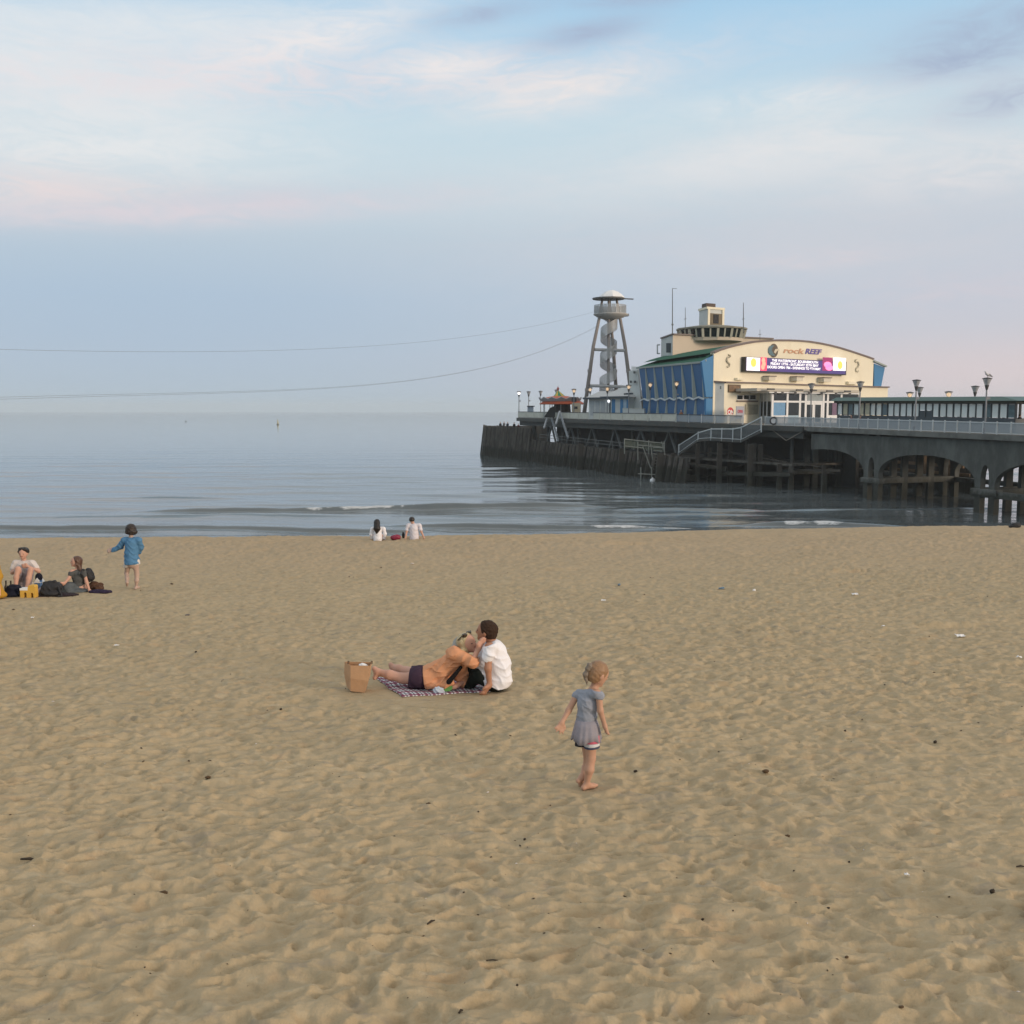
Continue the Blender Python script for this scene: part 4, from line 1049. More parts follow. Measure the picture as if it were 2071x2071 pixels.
hbox(a + d_ * .34 - nn * .1, a + d_ * .66 - nn * .1, zt0 + .6, zt1 - .9, -nn * .05, DARKG, 'opening', hs)
hbox(a - nn * .03, a + e1 - nn * .03, zt0, zt1, -nn * .14, CREAM, 'corner_post', hs); hbox(b - e1 - nn * .03, b - nn * .03, zt0, zt1, -nn * .14, CREAM, 'corner_post', hs)
hbox(a - d_ * .05 - dep * 0.05, b + d_ * .05 - dep * .05, zt1 - .12, zt1 + .22, dep * 1.1 , CREAM, 'cap', hs)
hbox(a + d_ * .05 + dep * .25, a + d_ * .62 + dep * .25, zt1 + .22, zt1 + .9, dep * .55, mat('dark_brown_box', (0.07, 0.045, 0.035), 0.7), 'chimney', hs)

# ------------------------------------------------------------------ signs on the facade (hung on it: things of their own)
def text_bm(txt, size, extrude=0.02, align='CENTER', shear=0.0, spacing=1.0, bold=0.0):
    cu = bpy.data.curves.new('lettering', 'FONT'); cu.body = txt; cu.size = size; cu.extrude = extrude; cu.align_x = align; cu.align_y = 'CENTER'
    cu.shear = shear; cu.space_character = spacing; cu.offset = bold
    o = bpy.data.objects.new('tmp_text', cu); C.objects.link(o)
    dg = bpy.context.evaluated_depsgraph_get(); me = bpy.data.meshes.new_from_object(o.evaluated_get(dg))
    bpy.data.objects.remove(o); bpy.data.curves.remove(cu)
    return me
def text_on(name, txt, p, xdir, size, m, parent, width=None, **kw):
    """lettering as its own mesh lying on a vertical plane with horizontal direction xdir"""
    me = text_bm(txt, size, **kw)
    x = Vector(xdir).normalized(); z = Vector((0, 0, 1)); n = x.cross(z)
    co = np.zeros(len(me.vertices) * 3, np.float32); me.vertices.foreach_get('co', co); co = co.reshape(-1, 3)
    k = 1.0 if width is None else width / (co[:, 0].max() - co[:, 0].min())
    o0 = origin_of(parent)
    for v in me.vertices:
        q = p + x * (v.co.x * k) + z * v.co.y + n * v.co.z - o0; v.co = q
    me.materials.clear(); me.materials.append(m)
    o = bpy.data.objects.new(name, me); C.objects.link(o); o.parent = parent
    return o
def at_f(u, v, out): return FP(u, v, out)
ledc = at_f(1610, 739, 0.4)
led = thing('led_screen', 'wide glowing purple scrolling screen with white lettering under the arched gable', 'led screen', tuple(at_f(1610, 755, 0.1)))
def lbox(nm, u0, u1, v0, v1, o0, o1, m, parent=led):
    # a box parallel to the facade; v given at the box's left end
    a = FP(u0, v0, o1); zb_ = FP(u0, v1, o1).z; b = FP(u1, v0, o1); mb_ = MB()
    mb_.prism([Vector((a.x, a.y, zb_)), Vector((b.x, b.y, zb_)), Vector((b.x, b.y, a.z)), Vector((a.x, a.y, a.z))], -nF * (o1 - o0)); return mb_.build(nm, m, parent)
lbox('casing', 1508, 1712.5, 721.3, 751.5, 0.02, 0.75, mat('black_screen_casing', (0.02, 0.02, 0.022), 0.4, 0.1))
lbox('display', 1509.5, 1711, 722.3, 749.5, 0.755, 0.77, glow_mat('purple_display', (0.045, 0.030, 0.13), 1.0))
wpan = glow_mat('white_display', (0.95, 0.95, 0.98), 0.68)
lbox('white_panel', 1510.5, 1537.5, 722.4, 749.0, 0.772, 0.785, wpan); lbox('white_panel', 1685.5, 1711, 722.8, 749.2, 0.772, 0.785, wpan)
lbox('red_panel', 1538.7, 1551, 722.4, 749.5, 0.772, 0.78, glow_mat('red_display', (0.85, 0.06, 0.12), 0.9))
lbox('maroon_panel', 1664, 1684, 722.4, 749.5, 0.772, 0.78, glow_mat('maroon_display', (0.24, 0.02, 0.10), 0.8))
def disc(nm, u, v, r, out, m, parent, n=20, sx=1.0):
    c_ = FP(u, v, out); mb_ = MB(); mb_.prism([c_ + dF * (r * sx * math.cos(2 * math.pi * k / n)) + Vector((0, 0, r * math.sin(2 * math.pi * k / n))) for k in range(n)], nF * 0.012); return mb_.build(nm, m, parent)
org = glow_mat('orange_display', (0.95, 0.50, 0.10), 0.9)
disc('orange_badge', 1524, 733.5, 0.62, 0.787, org, led); disc('orange_badge', 1699, 738.5, 0.62, 0.787, org, led)
sal = glow_mat('salmon_display', (0.95, 0.35, 0.25), 0.8)
for uu, vv_ in ((1544, 729), (1545, 736), (1543, 742)): disc('pink_mark', uu, vv_, 0.42, 0.784, sal, led, 8)
for uu, vv_ in ((1674, 737.5), (1677, 743.5)): disc('pink_mark', uu, vv_, 0.45, 0.784, glow_mat('pink_display', (0.95, 0.25, 0.50), 0.9), led, 10, 2.2)
for i_, (txt, u, v, wpx) in enumerate((('THE WATERFRONT, BOURNEMOUTH', 1609, 731.2, 93), ('FRIDAY 17TH - SATURDAY 25TH MAY', 1608, 737.7, 97), ('DOORS OPEN 6PM - EVENINGS TO 8TH MAY', 1607, 744.6, 108))):
    p = FP(u, v, 0.785); text_on('lettering', txt, p, dF, 0.50, wpan, led, width=(FP(u + wpx / 2, v, .78) - FP(u - wpx / 2, v, .78)).length, extrude=0.004, bold=0.014)
logo = thing('wall_logo', 'round dark wave logo with orange and purple lettering high on the gable', 'logo', tuple(at_f(1566, 721, 0.05)))
disc('roundel', 1565, 709, 0.98, 0.06, mat('dark_brown_logo', (0.10, 0.075, 0.05), 0.5), logo, 28)
def patch(nm, pts, out, m, parent):
    mb_ = MB(); mb_.prism([FP(u, v, out) for u, v in pts], nF * 0.012); return mb_.build(nm, m, parent)
patch('wave', [(1553.6, 706), (1556, 700.5), (1561, 698.2), (1566, 699), (1562, 703), (1561, 709), (1564, 715), (1568, 718.5), (1563, 720), (1557, 717.5), (1554, 713)], 0.075, mat('teal_logo_wave', (0.09, 0.17, 0.21), 0.5), logo)
patch('arrow', [(1565, 712.5), (1567.5, 706.5), (1572, 705.2), (1576, 706.2), (1577, 709.5), (1572.5, 709.4), (1570, 712), (1568.5, 715.5)], 0.09, mat('cream_logo_mark', (0.62, 0.55, 0.42), 0.5), logo)
pL = FP(1606, 710.5, 0.06)
text_on('lettering', 'rock', FP(1604, 710.0, .06), dF, 1.05, mat('orange_lettering', (0.60, 0.33, 0.20), 0.5), logo, width=(FP(1626, 711, .06) - FP(1584, 711, .06)).length, extrude=0.03, bold=0.02, shear=0.2)
text_on('lettering', 'REEF', FP(1644, 711.6, .06), dF, 1.05, mat('purple_lettering', (0.13, 0.10, 0.36), 0.5), logo, width=(FP(1661.5, 711, .06) - FP(1627.5, 711, .06)).length, extrude=0.03, bold=0.03, shear=0.25)
def sign(nm, label, cat, u0, v0, u1, v1, out, m, post=False, group=None):
    o = thing(nm, label, cat, tuple(FP((u0 + u1) / 2, v1, out)))
    mb_ = MB(); a = FP(u0, v0, out); b = FP(u1, v0, out); zb_ = FP(u0, v1, out).z
    mb_.prism([Vector((a.x, a.y, zb_)), Vector((b.x, b.y, zb_)), Vector((b.x, b.y, a.z)), Vector((a.x, a.y, a.z))], nF * 0.08); mb_.build('panel', m, o)
    if post:
        for q in (a, b): k = MB(); k.bar((q.x, q.y, Adeck), (q.x, q.y, a.z), .08, .08); k.build('post', RAIL, o)
    return o
fd = sign('picture_board', 'small dark framed picture board high on the cream wall left of the porch', 'sign', 1472.5, 777.5, 1497.5, 793.5, OUT + .05, mat('dark_gilt_frame', (0.10, 0.07, 0.035), 0.5, 0.2))
def onsign(o, nm, u0, v0, u1, v1, out, m): 
    mb_ = MB(); a = FP(u0, v0, out); b = FP(u1, v0, out); zb_ = FP(u0, v1, out).z
    mb_.prism([Vector((a.x, a.y, zb_)), Vector((b.x, b.y, zb_)), Vector((b.x, b.y, a.z)), Vector((a.x, a.y, a.z))], nF * 0.02); return mb_.build(nm, m, o)
onsign(fd, 'picture', 1474.5, 779.3, 1495.5, 791.8, OUT + .14, mat('food_picture', (0.17, 0.10, 0.05), 0.5, 0.85, 1.4))
ms = sign('menu_board', 'faded collage of menus fixed to the cream wall beside the porch', 'sign', 1507, 818, 1532, 838, OUT + .05, mat('menu_collage', (0.38, 0.36, 0.28), 0.6, 0.55, 1.8))
rs = thing('red_sign', 'round scarlet sign with white letters standing by the theatre corner', 'sign', tuple(FP(1477, 845, 3.0)))
disc('disc', 1477, 834, 0.68, 3.0, mat('red_sign_paint', (0.55, 0.04, 0.045), 0.5), rs, 18); text_on('lettering', 'ON', FP(1478, 834, 3.02), dF, 0.8, WHITE, rs, extrude=0.01, bold=0.03)
k_ = MB(); p = FP(1477, 834, 2.97); k_.bar((p.x, p.y, Adeck), (p.x, p.y, p.z), .1, .1); k_.build('post', RAIL, rs)
bn = sign('banner', 'pale grey banner with a red word standing right of the round red sign', 'banner', 1489, 821.5, 1504.5, 847, 3.4, mat('grey_banner', (0.36, 0.38, 0.44), 0.7, 0.12, 2.0), True)
text_on('lettering', 'OPEN', FP(1497, 832.5, 3.5), dF, 0.55, mat('crimson_letters', (0.45, 0.06, 0.10), 0.5), bn, width=1.05, extrude=0.01, bold=0.02)
wb = sign('white_board', 'white leaning board on the deck behind the stair head', 'board', 1466, 838, 1487, 851, 3.8, mat('dull_white_board', (0.55, 0.54, 0.50), 0.6, 0.15, 1.0))
# antennas on the roof
for (u, v0, v1, D, lab, r) in ((1360, 583, 676, 160.5, 'tall thin antenna with a short side arm at the top on the roof edge', .09), (1386, 622, 661, 161, 'short faint antenna between the tall mast and the bell housing', .06), (1503.5, 612, 668, 161.5, 'plain whip antenna right of the rooftop lantern', .08), (1537, 666, 684, 165, 'tiny rod aerial on the right end of the upper block', .04)):
    a_ = thing('antenna', lab, 'antenna', tuple(P(u, v1 + 4, D))); k_ = MB(); k_.tube([P(u, v1 + 6, D), P(u, (v0 + v1) / 2, D), P(u, v0, D)], [r, r * .8, r * .6], 6); k_.build('mast', GREYB, a_)
    k_ = MB()
    if v0 < 600: k_.bar(P(u, v0 + .5, D), P(u + 9, v0 + .8, D), .06, .06); k_.bar(P(u - 2, v1 - 20, D), P(u + 2, v1 - 19, D), .2, .2)
    else: k_.bar(P(u - 3, (v0 * .4 + v1 * .6), D), P(u + 2.5, (v0 * .4 + v1 * .6) - 1, D), .07, .07)
    k_.build('arm', GREYB, a_)
# ------------------------------------------------------------------ glazed shelter along the walkway
GLASS = screen_mat('shelter_glass', (0.80, 0.86, 0.85), 0.20, 0.12, 1.0)
def shelter(name, label, s0, s1, oA, oB, detail=True):
    o = thing(name, label, 'shelter', tuple(Wk((s0 + s1) / 2, (oA + oB) / 2)))
    zs_, zw0_, zw1_, zr = 1.33, 1.42, 2.72, 3.05
    m_ = MB()
    for oo in (oA, oB):
        a, b = Wk(s0, oo), Wk(s1, oo); m_.prism([a + Vector((0, 0, .02)), b + Vector((0, 0, .02)), b + Vector((0, 0, zs_)), a + Vector((0, 0, zs_))], nW * (0.1 if oo == oA else -0.1))
    a, b = Wk(s0, oA), Wk(s0, oB); m_.prism([a, b, b + Vector((0, 0, zs_)), a + Vector((0, 0, zs_))], aW * 0.1)
    m_.build('low_wall', DARKF, o)
    m_ = MB(); ov = 0.9
    c = [Wk(s0 - 1.2, oA - ov, zr), Wk(s1 + .2, oA - ov, zr), Wk(s1 + .2, oB + ov, zr), Wk(s0 - 1.2, oB + ov, zr)]
    t_ = [Wk(s0 + 1.6, oA - .2, zr + .42), Wk(s1, oA - .2, zr + .42), Wk(s1, oB + .2, zr + .42), Wk(s0 + 1.6, oB + .2, zr + .42)]
    m_.add(c + t_, [(0, 3, 2, 1), (4, 5, 6, 7), (0, 1, 5, 4), (1, 2, 6, 5), (2, 3, 7, 6), (3, 0, 4, 7)]); m_.build('roof', TEAL, o)
    m_ = MB(); q = [Wk(s0 - .6, oA - .5, zr - .25), Wk(s1, oA - .5, zr - .25), Wk(s1, oB + .5, zr - .25), Wk(s0 - .6, oB + .5, zr - .25)]
    m_.box8(q + [p + Vector((0, 0, .24)) for p in q]); m_.build('soffit', mat('olive_soffit', (0.055, 0.06, 0.045), 0.8, 0.2, 1.5), o)
    n = max(2, int(round((s1 - s0) / 1.06)))
    for oo, fr in ((oA, True), (oB, False)):
        for i in range(n + 1):
            s_ = s0 + (s1 - s0) * i / n; m_ = MB(); wd = .22 if i % 2 == 0 else .13
            if not fr and i % 2: continue
            m_.bar(Wk(s_, oo + (.05 if fr else -.05), zs_), Wk(s_, oo + (.05 if fr else -.05), zr - .2), wd, .14)
            fo = m_.build('mullion', DARKF, o)
            if fr and i < n:
                s2 = s0 + (s1 - s0) * (i + 1) / n
                k = (s2 - s0) / (s1 - s0)
                poster = {0: 'deep', 2: 'x', 3: 'deep', 6: 'blue'}.get(i)
                mm = GLASS
                if i in (0, 3): mm = mat('sea_poster', (0.09, 0.15, 0.17), 0.5, 0.7, 2.2)
                if i in (18, 24, 27): mm = mat('slate_poster', (0.13, 0.19, 0.22), 0.5, 0.4, 2.0)
                if i in (21, 22, 25): mm = mat('cream_poster', (0.50, 0.47, 0.34), 0.5, 0.3, 2.0)
                z_a = zw0_
                if i in (11, 12): z_a = 2.05
                m_ = MB(); m_.prism([Wk(s_ + .1, oo + .05, z_a), Wk(s2 - .1, oo + .05, z_a), Wk(s2 - .1, oo + .05, zw1_), Wk(s_ + .1, oo + .05, zw1_)], nW * .02); m_.build('pane', mm, o)
                if i in (11, 12):
                    m_ = MB(); m_.prism([Wk(s_ + .05, oo + .02, zs_), Wk(s2 - .05, oo + .02, zs_), Wk(s2 - .05, oo + .02, 2.0), Wk(s_ + .05, oo + .02, 2.0)], nW * .06); m_.build('hatch', DARKF, o)
        m_ = MB(); m_.bar(Wk(s0, oo, zw1_ + .12), Wk(s1, oo, zw1_ + .12), .2, .22); m_.build('header', DARKF, o)
    m_ = MB(); m_.prism([Wk(s0 + .1, oA + .2, .0), Wk(s0 + .1, oB - .2, 0), Wk(s0 + .1, oB - .2, .05), Wk(s0 + .1, oA + .2, .05)], aW * (s1 - s0 - .2)); m_.build('floor', PLANK, o)
    return o
shelter('glazed_shelter', 'long dark green roofed glass shelter running along the pier walkway', s_at(2049, 6.0), s_at(1690, 6.0), 6.0, 8.6)
sh2 = shelter('glazed_shelter', 'second green roofed shelter cut off by the right edge beyond the gap', s_at(2049, 6.0) - 17, s_at(2049, 6.0) - 4.5, 7.2, 9.8)

# ------------------------------------------------------------------ lamps
LAMPM = mat('lamp_grey_metal', (0.22, 0.23, 0.25), 0.5, 0.15, 4.0)
LAMPD = mat('lamp_dark_metal', (0.06, 0.055, 0.055), 0.5, 0.15, 4.0)
LGLASS = screen_mat('lamp_glass', (0.55, 0.56, 0.58), 0.55, 0.1, 3.0)
LIT = glow_mat('lit_lamp_globe', (1.0, 0.70, 0.40), 1.8); LITW = glow_mat('white_lit_globe', (1.0, 0.95, 0.88), 5.0)
def lamp(p, ztop, label, lit=0, bracket=False):
    o = thing('street_lamp', label, 'lamp', tuple(p), 'lamps along the pier')
    h = ztop - p.z; hs = 1.15
    m_ = MB(); m_.lathe(p, [(.14, -.05), (.14, .5), (.085, .6), (.075, h - hs - .1), (.06, h - hs)], 8); m_.build('post', LAMPM if h < 7 else LAMPM, o)
    b = p + Vector((0, 0, h - hs))
    m_ = MB(); m_.lathe(b, [(.06, -.02), (.10, .05), (.20, .42), (.20, .45), (.0, .46)], 10); m_.build('cone', LAMPD, o)
    m_ = MB(); m_.lathe(b, [(.19, .455), (.21, .5), (.40, 1.0), (.38, 1.0), (.19, .5)], 10); m_.build('glass', LGLASS, o)
    m_ = MB(); m_.lathe(b, [(.0, .99), (.44, 1.0), (.46, 1.05), (.20, 1.12), (0.0, 1.15)], 12); m_.build('cap', LAMPD, o)
    m_ = MB(); m_.lathe(b, [(.05, .46), (.07, .52), (.20, .62), (.24, .75), (.18, .9), (.06, .97)], 10)
    m_.build('bulb', {0: mat('dim_globe', (0.30, 0.28, 0.26), 0.3), 1: LIT, 2: LITW}[lit], o, smooth=True)
    if bracket:
        m_ = MB(); m_.box(p + Vector((.16, 0, h - hs - .75)), (.34, .14, .22)); m_.bar(p + Vector((0, 0, h - hs - .75)), p + Vector((.3, 0, h - hs - .75)), .06, .06); m_.build('speaker', LAMPM, o)
    return o
def lamp_e(u, v, label, lit, off=0.25, bracket=False):
    p = e_at(u, off); return lamp(p, P(u, v, p.y).z, label, lit, bracket)
lamp_e(1049.5, 791, 'white-lit lamp at the far left tip of the pier head', 2, 0.3, True)
for u, v, D, lit, lab, br in ((1069, 791, 205, 0, 'unlit lamp just right of the white-lit one at the pier tip', True), (1093, 790, 212, 0, 'unlit lamp touching the left end of the orange ride roof', False), (1125, 787.5, 208, 0, 'unlit lamp half hidden behind the green and yellow tent', False),
    (1160, 786, 178, 1, 'glowing lamp on a grey post right of the orange ride roof', False), (1192.5, 783, 172, 1, 'glowing lamp beside the left foot of the spiral tower', True)):
    p = Vector((*XY(u, D), E0.z)); lamp(p, P(u, v, D).z, lab, lit, br)
lamp_e(1227, 781.5, 'glowing lamp in front of the base of the spiral stair mast', 1, 0.3)
lamp_e(1270, 777.5, 'glowing lamp in front of the pale wall left of the blue panels', 1, 0.3)
lamp_e(1313, 773, 'glowing lamp in front of the left part of the blue finned wall', 1)
lamp_e(1366, 770.5, 'glowing lamp in front of the middle of the blue finned wall', 1, bracket=True)
lamp_e(1637, 774.5, 'unlit lamp standing before the theatre entrance porch', 0)
lamp_e(1735, 770.5, 'unlit lamp at the right end of the entrance porch', 0)
lamp_e(1847.5, 767, 'tall unlit lamp on the near railing in front of the glazed shelter', 0, bracket=True)
lamp_e(1989, 763, 'tall unlit lamp with a gull standing on its cap', 0, bracket=True)
def lamp_far(u, v, label, lit):
    s = s_at(u, WID - .3); p = Wk(s, WID - .3); return lamp(p, P(u, v, p.y).z, label, lit)
lamp_far(1835, 792, 'small glowing lamp behind the shelter roof left of two unlit ones', 1)
lamp_far(1854.5, 782, 'unlit lamp behind the shelter close beside the tall near one', 0)
lamp_far(1913, 790.5, 'glowing lamp alone above the middle of the shelter roof', 1)
lamp_far(1966, 779.5, 'unlit lamp behind the shelter next to the one with the gull', 0)

# ------------------------------------------------------------------ a gull on the lamp
pg = e_at(1989, 0.25); gz = P(1989, 763, pg.y).z
def gull(name, p, label, k=1.0, fac=1.0, group=None):
    m_ = MB(); X = Vector((fac * k, 0, 0)); Z = Vector((0, 0, k)); b = Vector(p) + Z * .12
    m_.tube([b - X * .02 + Z * .0 + X * .30 - Z * .10, b + X * .18 - Z * .02, b + Z * .05, b - X * .12 + Z * .13, b - X * .17 + Z * .23, b - X * .19 + Z * .29, b - X * .24 + Z * .28, b - X * .31 + Z * .265], [.012, .05 * k, .095 * k, .085 * k, .055 * k, .055 * k, .03 * k, .006], 8)
    o = solo(m_, name, mat('gull_white', (0.55, 0.54, 0.54), 0.7, 0.2, 8.0), label, 'bird', group, p, smooth=True)
    w_ = MB(); w_.tube([b - X * .08 + Z * .10, b + X * .12 + Z * .05, b + X * .38 - Z * .10], [.05 * k, .085 * k, .012], 6); w_.build('wing', mat('gull_grey_wing', (0.16, 0.16, 0.17), 0.7), o)
    l_ = MB(); l_.tube([Vector(p), b + Z * 0.0], [.012 * k] * 2, 5); l_.tube([Vector(p) + Vector((0, .06, 0)), b + Vector((0, .04, 0))], [.012 * k] * 2, 5); l_.build('leg', mat('gull_leg', (0.35, 0.22, 0.16), 0.6), o)
    return o
gull('seagull', (pg.x + .05, pg.y, gz), 'grey winged gull standing on top of a tall lamp', 1.25)

# ------------------------------------------------------------------ zip-wire tower with spiral stair
STEEL = mat('tower_brown_steel', (0.27, 0.24, 0.225), 0.6, 0.15, 1.0); STEELG = mat('tower_grey_steel', (0.34, 0.35, 0.36), 0.5, 0.12, 1.0)
TD = 176.0; tz = E0.z
tc_ = Vector((*XY(1230, TD), tz)); px = TD / F * 1.003
def TP(u, v, dd=0.0): return P(u, v, TD + dd)
tw = thing('spiral_tower', 'tall zip wire tower with spiral stair, mesh platform and white domed canopy', 'tower', tuple(tc_))
legs = (((1218, 606), (1212, 643), (1200, 700), (1180, 836), -1.5), ((1247, 606), (1254, 643), (1264, 700), (1283, 836), -1.0), ((1233, 606), (1234, 640), (1240, 700), (1250, 836), 6.0))
for a, b, c_, d_, dd in legs:
    m_ = MB(); m_.tube([TP(*a, dd * .25), TP(*b, dd * .4), TP(*c_, dd * .65), Vector((*TP(*d_, dd).xy, tz))], [.20, .26, .30, .36], 10); lg = m_.build('leg', STEEL, tw, True)
    for f in (.36, .62):
        m_ = MB(); p = TP(*c_, dd * .65) * (1 - f) + Vector((*TP(*d_, dd).xy, tz)) * f; q = p + Vector((0, 0, .5)); m_.tube([p, q], .40, 10); m_.build('collar', STEEL, lg)
m_ = MB(); m_.tube([Vector((TP(1229, 800).x, TD - .8, tz)), TP(1231.5, 606, -.8)], [.26, .24], 10); m_.build('mast', STEEL, tw, True)
m_ = MB()
for (a, b, dd) in (((1203.5, 707), (1263, 709), -1.0), ((1194, 780), (1270, 783), -1.4)):
    l, r_ = TP(*a, dd), TP(*b, dd); k_ = TP((a[0] + b[0]) / 2 + 6, a[1] + .8, 4.0)
    for p, q in ((l, r_), (l, k_), (r_, k_)): m_.tube([p, q], .25, 8)
m_.build('ring_beam', STEELG, tw)
pc = Vector((TP(1234, 630).x, TD, 0))
z_ = lambda v: P(1234, v, TD).z
m_ = MB(); m_.lathe((pc.x + .1, TD, 0), [(0.2, z_(647.5)), (1.2, z_(646)), (2.2, z_(642)), (2.9, z_(637)), (2.95, z_(635.2)), (0, z_(635.1))], 24); m_.build('platform', mat('platform_grey', (0.42, 0.41, 0.39), 0.6, 0.08, 1.0), tw, True)
m_ = MB(); m_.bar(TP(1262, 638), TP(1271.5, 637), 1.6, .35); m_.build('launch_step', STEELG, tw)
m_ = MB()
for k in range(24):
    a0, a1 = 2 * math.pi * k / 24, 2 * math.pi * (k + .92) / 24
    m_.add([(pc.x + 2.7 * math.cos(a), TD + 2.7 * math.sin(a), z) for a, z in ((a0, z_(635)), (a1, z_(635)), (a1, z_(617)), (a0, z_(617)))], [(0, 1, 2, 3)])
bo = m_.build('mesh_parapet', screen_mat('grey_mesh', (0.34, 0.36, 0.37), 0.48), tw); bo.modifiers.new('thick', 'SOLIDIFY').thickness = .03
m_ = MB(); m_.lathe((pc.x - .3, TD, 0), [(2.7, z_(605.5)), (2.75, z_(603)), (0.0, z_(602)),], 20); m_.bar(TP(1250, 603.5), TP(1281, 605), .8, .12); m_.build('canopy_disc', mat('dark_canopy', (0.12, 0.12, 0.12), 0.6), tw)
m_ = MB(); prof = [(2.18, z_(602)), (2.12, z_(600)), (1.7, z_(595)), (1.1, z_(590)), (.5, z_(587.4)), (0.02, z_(586.5))]; m_.lathe((TP(1237, 600).x, TD, 0), prof, 8); m_.build('dome', WHITE, tw)
# spiral stair: treads and a continuous mesh balustrade
m_ = MB(); hv = []; hf = []; nst = 110; turns = 4.1; zb0, zb1 = tz + .1, z_(640); r_in, r_out = .3, 1.42
cx_, cy_ = TP(1229, 700).x, TD
for i in range(nst + 1):
    a = 2 * math.pi * turns * i / nst + 2.2; z = zb0 + (zb1 - zb0) * i / nst; cc = cx_ + .08 * (i / nst) * 3
    d_ = Vector((math.cos(a), math.sin(a), 0)); c_ = Vector((cc, cy_, z))
    hv += [c_ + d_ * r_out, c_ + d_ * r_out + Vector((0, 0, 1.9))]
    if i: hf.append((2 * i - 2, 2 * i, 2 * i + 1, 2 * i - 1))
    if i < nst:
        a2 = a + 2 * math.pi * turns / nst; d2 = Vector((math.cos(a2), math.sin(a2), 0))
        m_.add([c_ + d_ * r_in, c_ + d_ * r_out, c_ + d2 * r_out, c_ + d2 * r_in], [(0, 1, 2, 3)]); m_.add([c_ + d_ * r_in - Vector((0, 0, .08)), c_ + d_ * r_out - Vector((0, 0, .08)), c_ + d2 * r_out - Vector((0, 0, .08)), c_ + d2 * r_in - Vector((0, 0, .08))], [(3, 2, 1, 0)])
m_.build('spiral_treads', STEELG, tw)
m_ = MB(); m_.add(hv, hf); bo = m_.build('spiral_balustrade', screen_mat('pale_mesh', (0.46, 0.47, 0.47), 0.42), tw)
sm = bo.modifiers.new('thick', 'SOLIDIFY'); sm.thickness = 0.03

# zip wires sweeping from the tower down to the beach off the left edge
WIRE = mat('wire_cable', (0.20, 0.23, 0.27), 0.5)
def zip_wire(label, samples, end, zoff=0.0):
    T = Vector((TP(samples[-1][0], samples[-1][1]).x, TD, 0)); pts = []
    for u, v in samples:
        r = (u - CX) / F; dx_, dy_ = end[0] - T.x, end[1] - T.y
        t = (T.x - r * T.y) / (r * dy_ - dx_) if u < samples[-1][0] else 0.0
        y = T.y + dy_ * t; q = P(u, v, y); pts.append((t, T.x + dx_ * t, y, q.z + zoff))
    pts.sort(); ts = np.array([p[0] for p in pts]); co = np.polyfit(ts, [p[3] for p in pts], 3)
    m_ = MB(); tt_ = np.linspace(0, 1.08, 60); L = [Vector((T.x + (end[0] - T.x) * t, T.y + (end[1] - T.y) * t, float(np.polyval(co, t)))) for t in tt_]
    m_.tube(L, 0.016, 5); return solo(m_, 'zip_wire', WIRE, label, 'cable', loc=tuple(L[0]))
zip_wire('upper zip wire sagging from the tower to the left edge', [(0, 706), (250, 711), (450, 711), (600, 708), (800, 695), (1000, 674), (1210, 628)], (-62, 72))
zip_wire('upper strand of the lower pair of zip wires', [(0, 801.5), (250, 800), (450, 794), (600, 787), (800, 770), (950, 748), (1090, 715), (1212, 655)], (-66, 76))
zip_wire('lower strand of the lower pair of zip wires', [(0, 805.5), (250, 803.5), (450, 796.5), (600, 788.6), (800, 771.2), (950, 749.5), (1090, 716), (1214, 656)], (-66, 76.3))

# ------------------------------------------------------------------ huts and ride on the outer head
def hut(name, label, u0, u1, D0, D1, vtop, vroof, wall, roofm, extra=None):
    a = Vector((*XY(u0, D0), tz)); b = Vector((*XY(u1, D1), tz)); o = thing(name, label, 'kiosk', tuple((a + b) / 2))
    zt_ = P(u0, vtop, D0).z; d = (b - a).normalized(); n = Vector((-d.y, d.x, 0)); n = n if n.y > 0 else -n
    m_ = MB(); m_.prism([a, b, Vector((b.x, b.y, zt_)), Vector((a.x, a.y, zt_))], n * 5.5); m_.build('wall', wall, o)
    zr = P((u0 + u1) / 2, vroof, D0).z
    q = [a - d * .7 - n * .7, b + d * .5 - n * .7, b + d * .5 + n * 6, a - d * .7 + n * 6]
    q = [Vector((p.x, p.y, zt_)) for p in q]; mid = (a + b) / 2 + n * 2.7
    m_ = MB(); top_ = [Vector((mid.x, mid.y, zr)) + (p - Vector((mid.x, mid.y, zt_))) * .28 for p in q]; top_ = [Vector((p.x, p.y, zr)) for p in top_]
    m_.add(q + top_, [(0, 1, 5, 4), (1, 2, 6, 5), (2, 3, 7, 6), (3, 0, 4, 7), (4, 5, 6, 7), (3, 2, 1, 0)]); m_.build('roof', roofm, o)
    m_ = MB(); m_.bar(q[0] + Vector((0, 0, .02)), q[1] + Vector((0, 0, .02)), .3, .3); m_.build('eave', DARKF, o)
    return o, a, b, d, n, zt_
TENT = mat('white_tent_sheet', (0.52, 0.54, 0.55), 0.7, 0.08, 1.0)
o, a, b, d, n, zt_ = hut('kiosk', 'pale grey kiosk with white tented roof below the spiral tower', 1190, 1231, 170, 168, 806, 791, PALE, TENT)
for f0, f1 in ((.08, .26), (.34, .52), (.6, .8)):
    m_ = MB(); p, q = a + (b - a) * f0, a + (b - a) * f1; m_.prism([p + Vector((0, 0, .6)), q + Vector((0, 0, .6)), Vector((q.x, q.y, zt_ - .4)), Vector((p.x, p.y, zt_ - .4))], -n * .06); m_.build('shutter', mat('grey_shutter', (0.40, 0.43, 0.45), 0.6), o)
o, a, b, d, n, zt_ = hut('kiosk', 'blue and white fronted kiosk with white roof right of the tower mast', 1226, 1271, 168.5, 165, 804, 784, PALE, TENT)
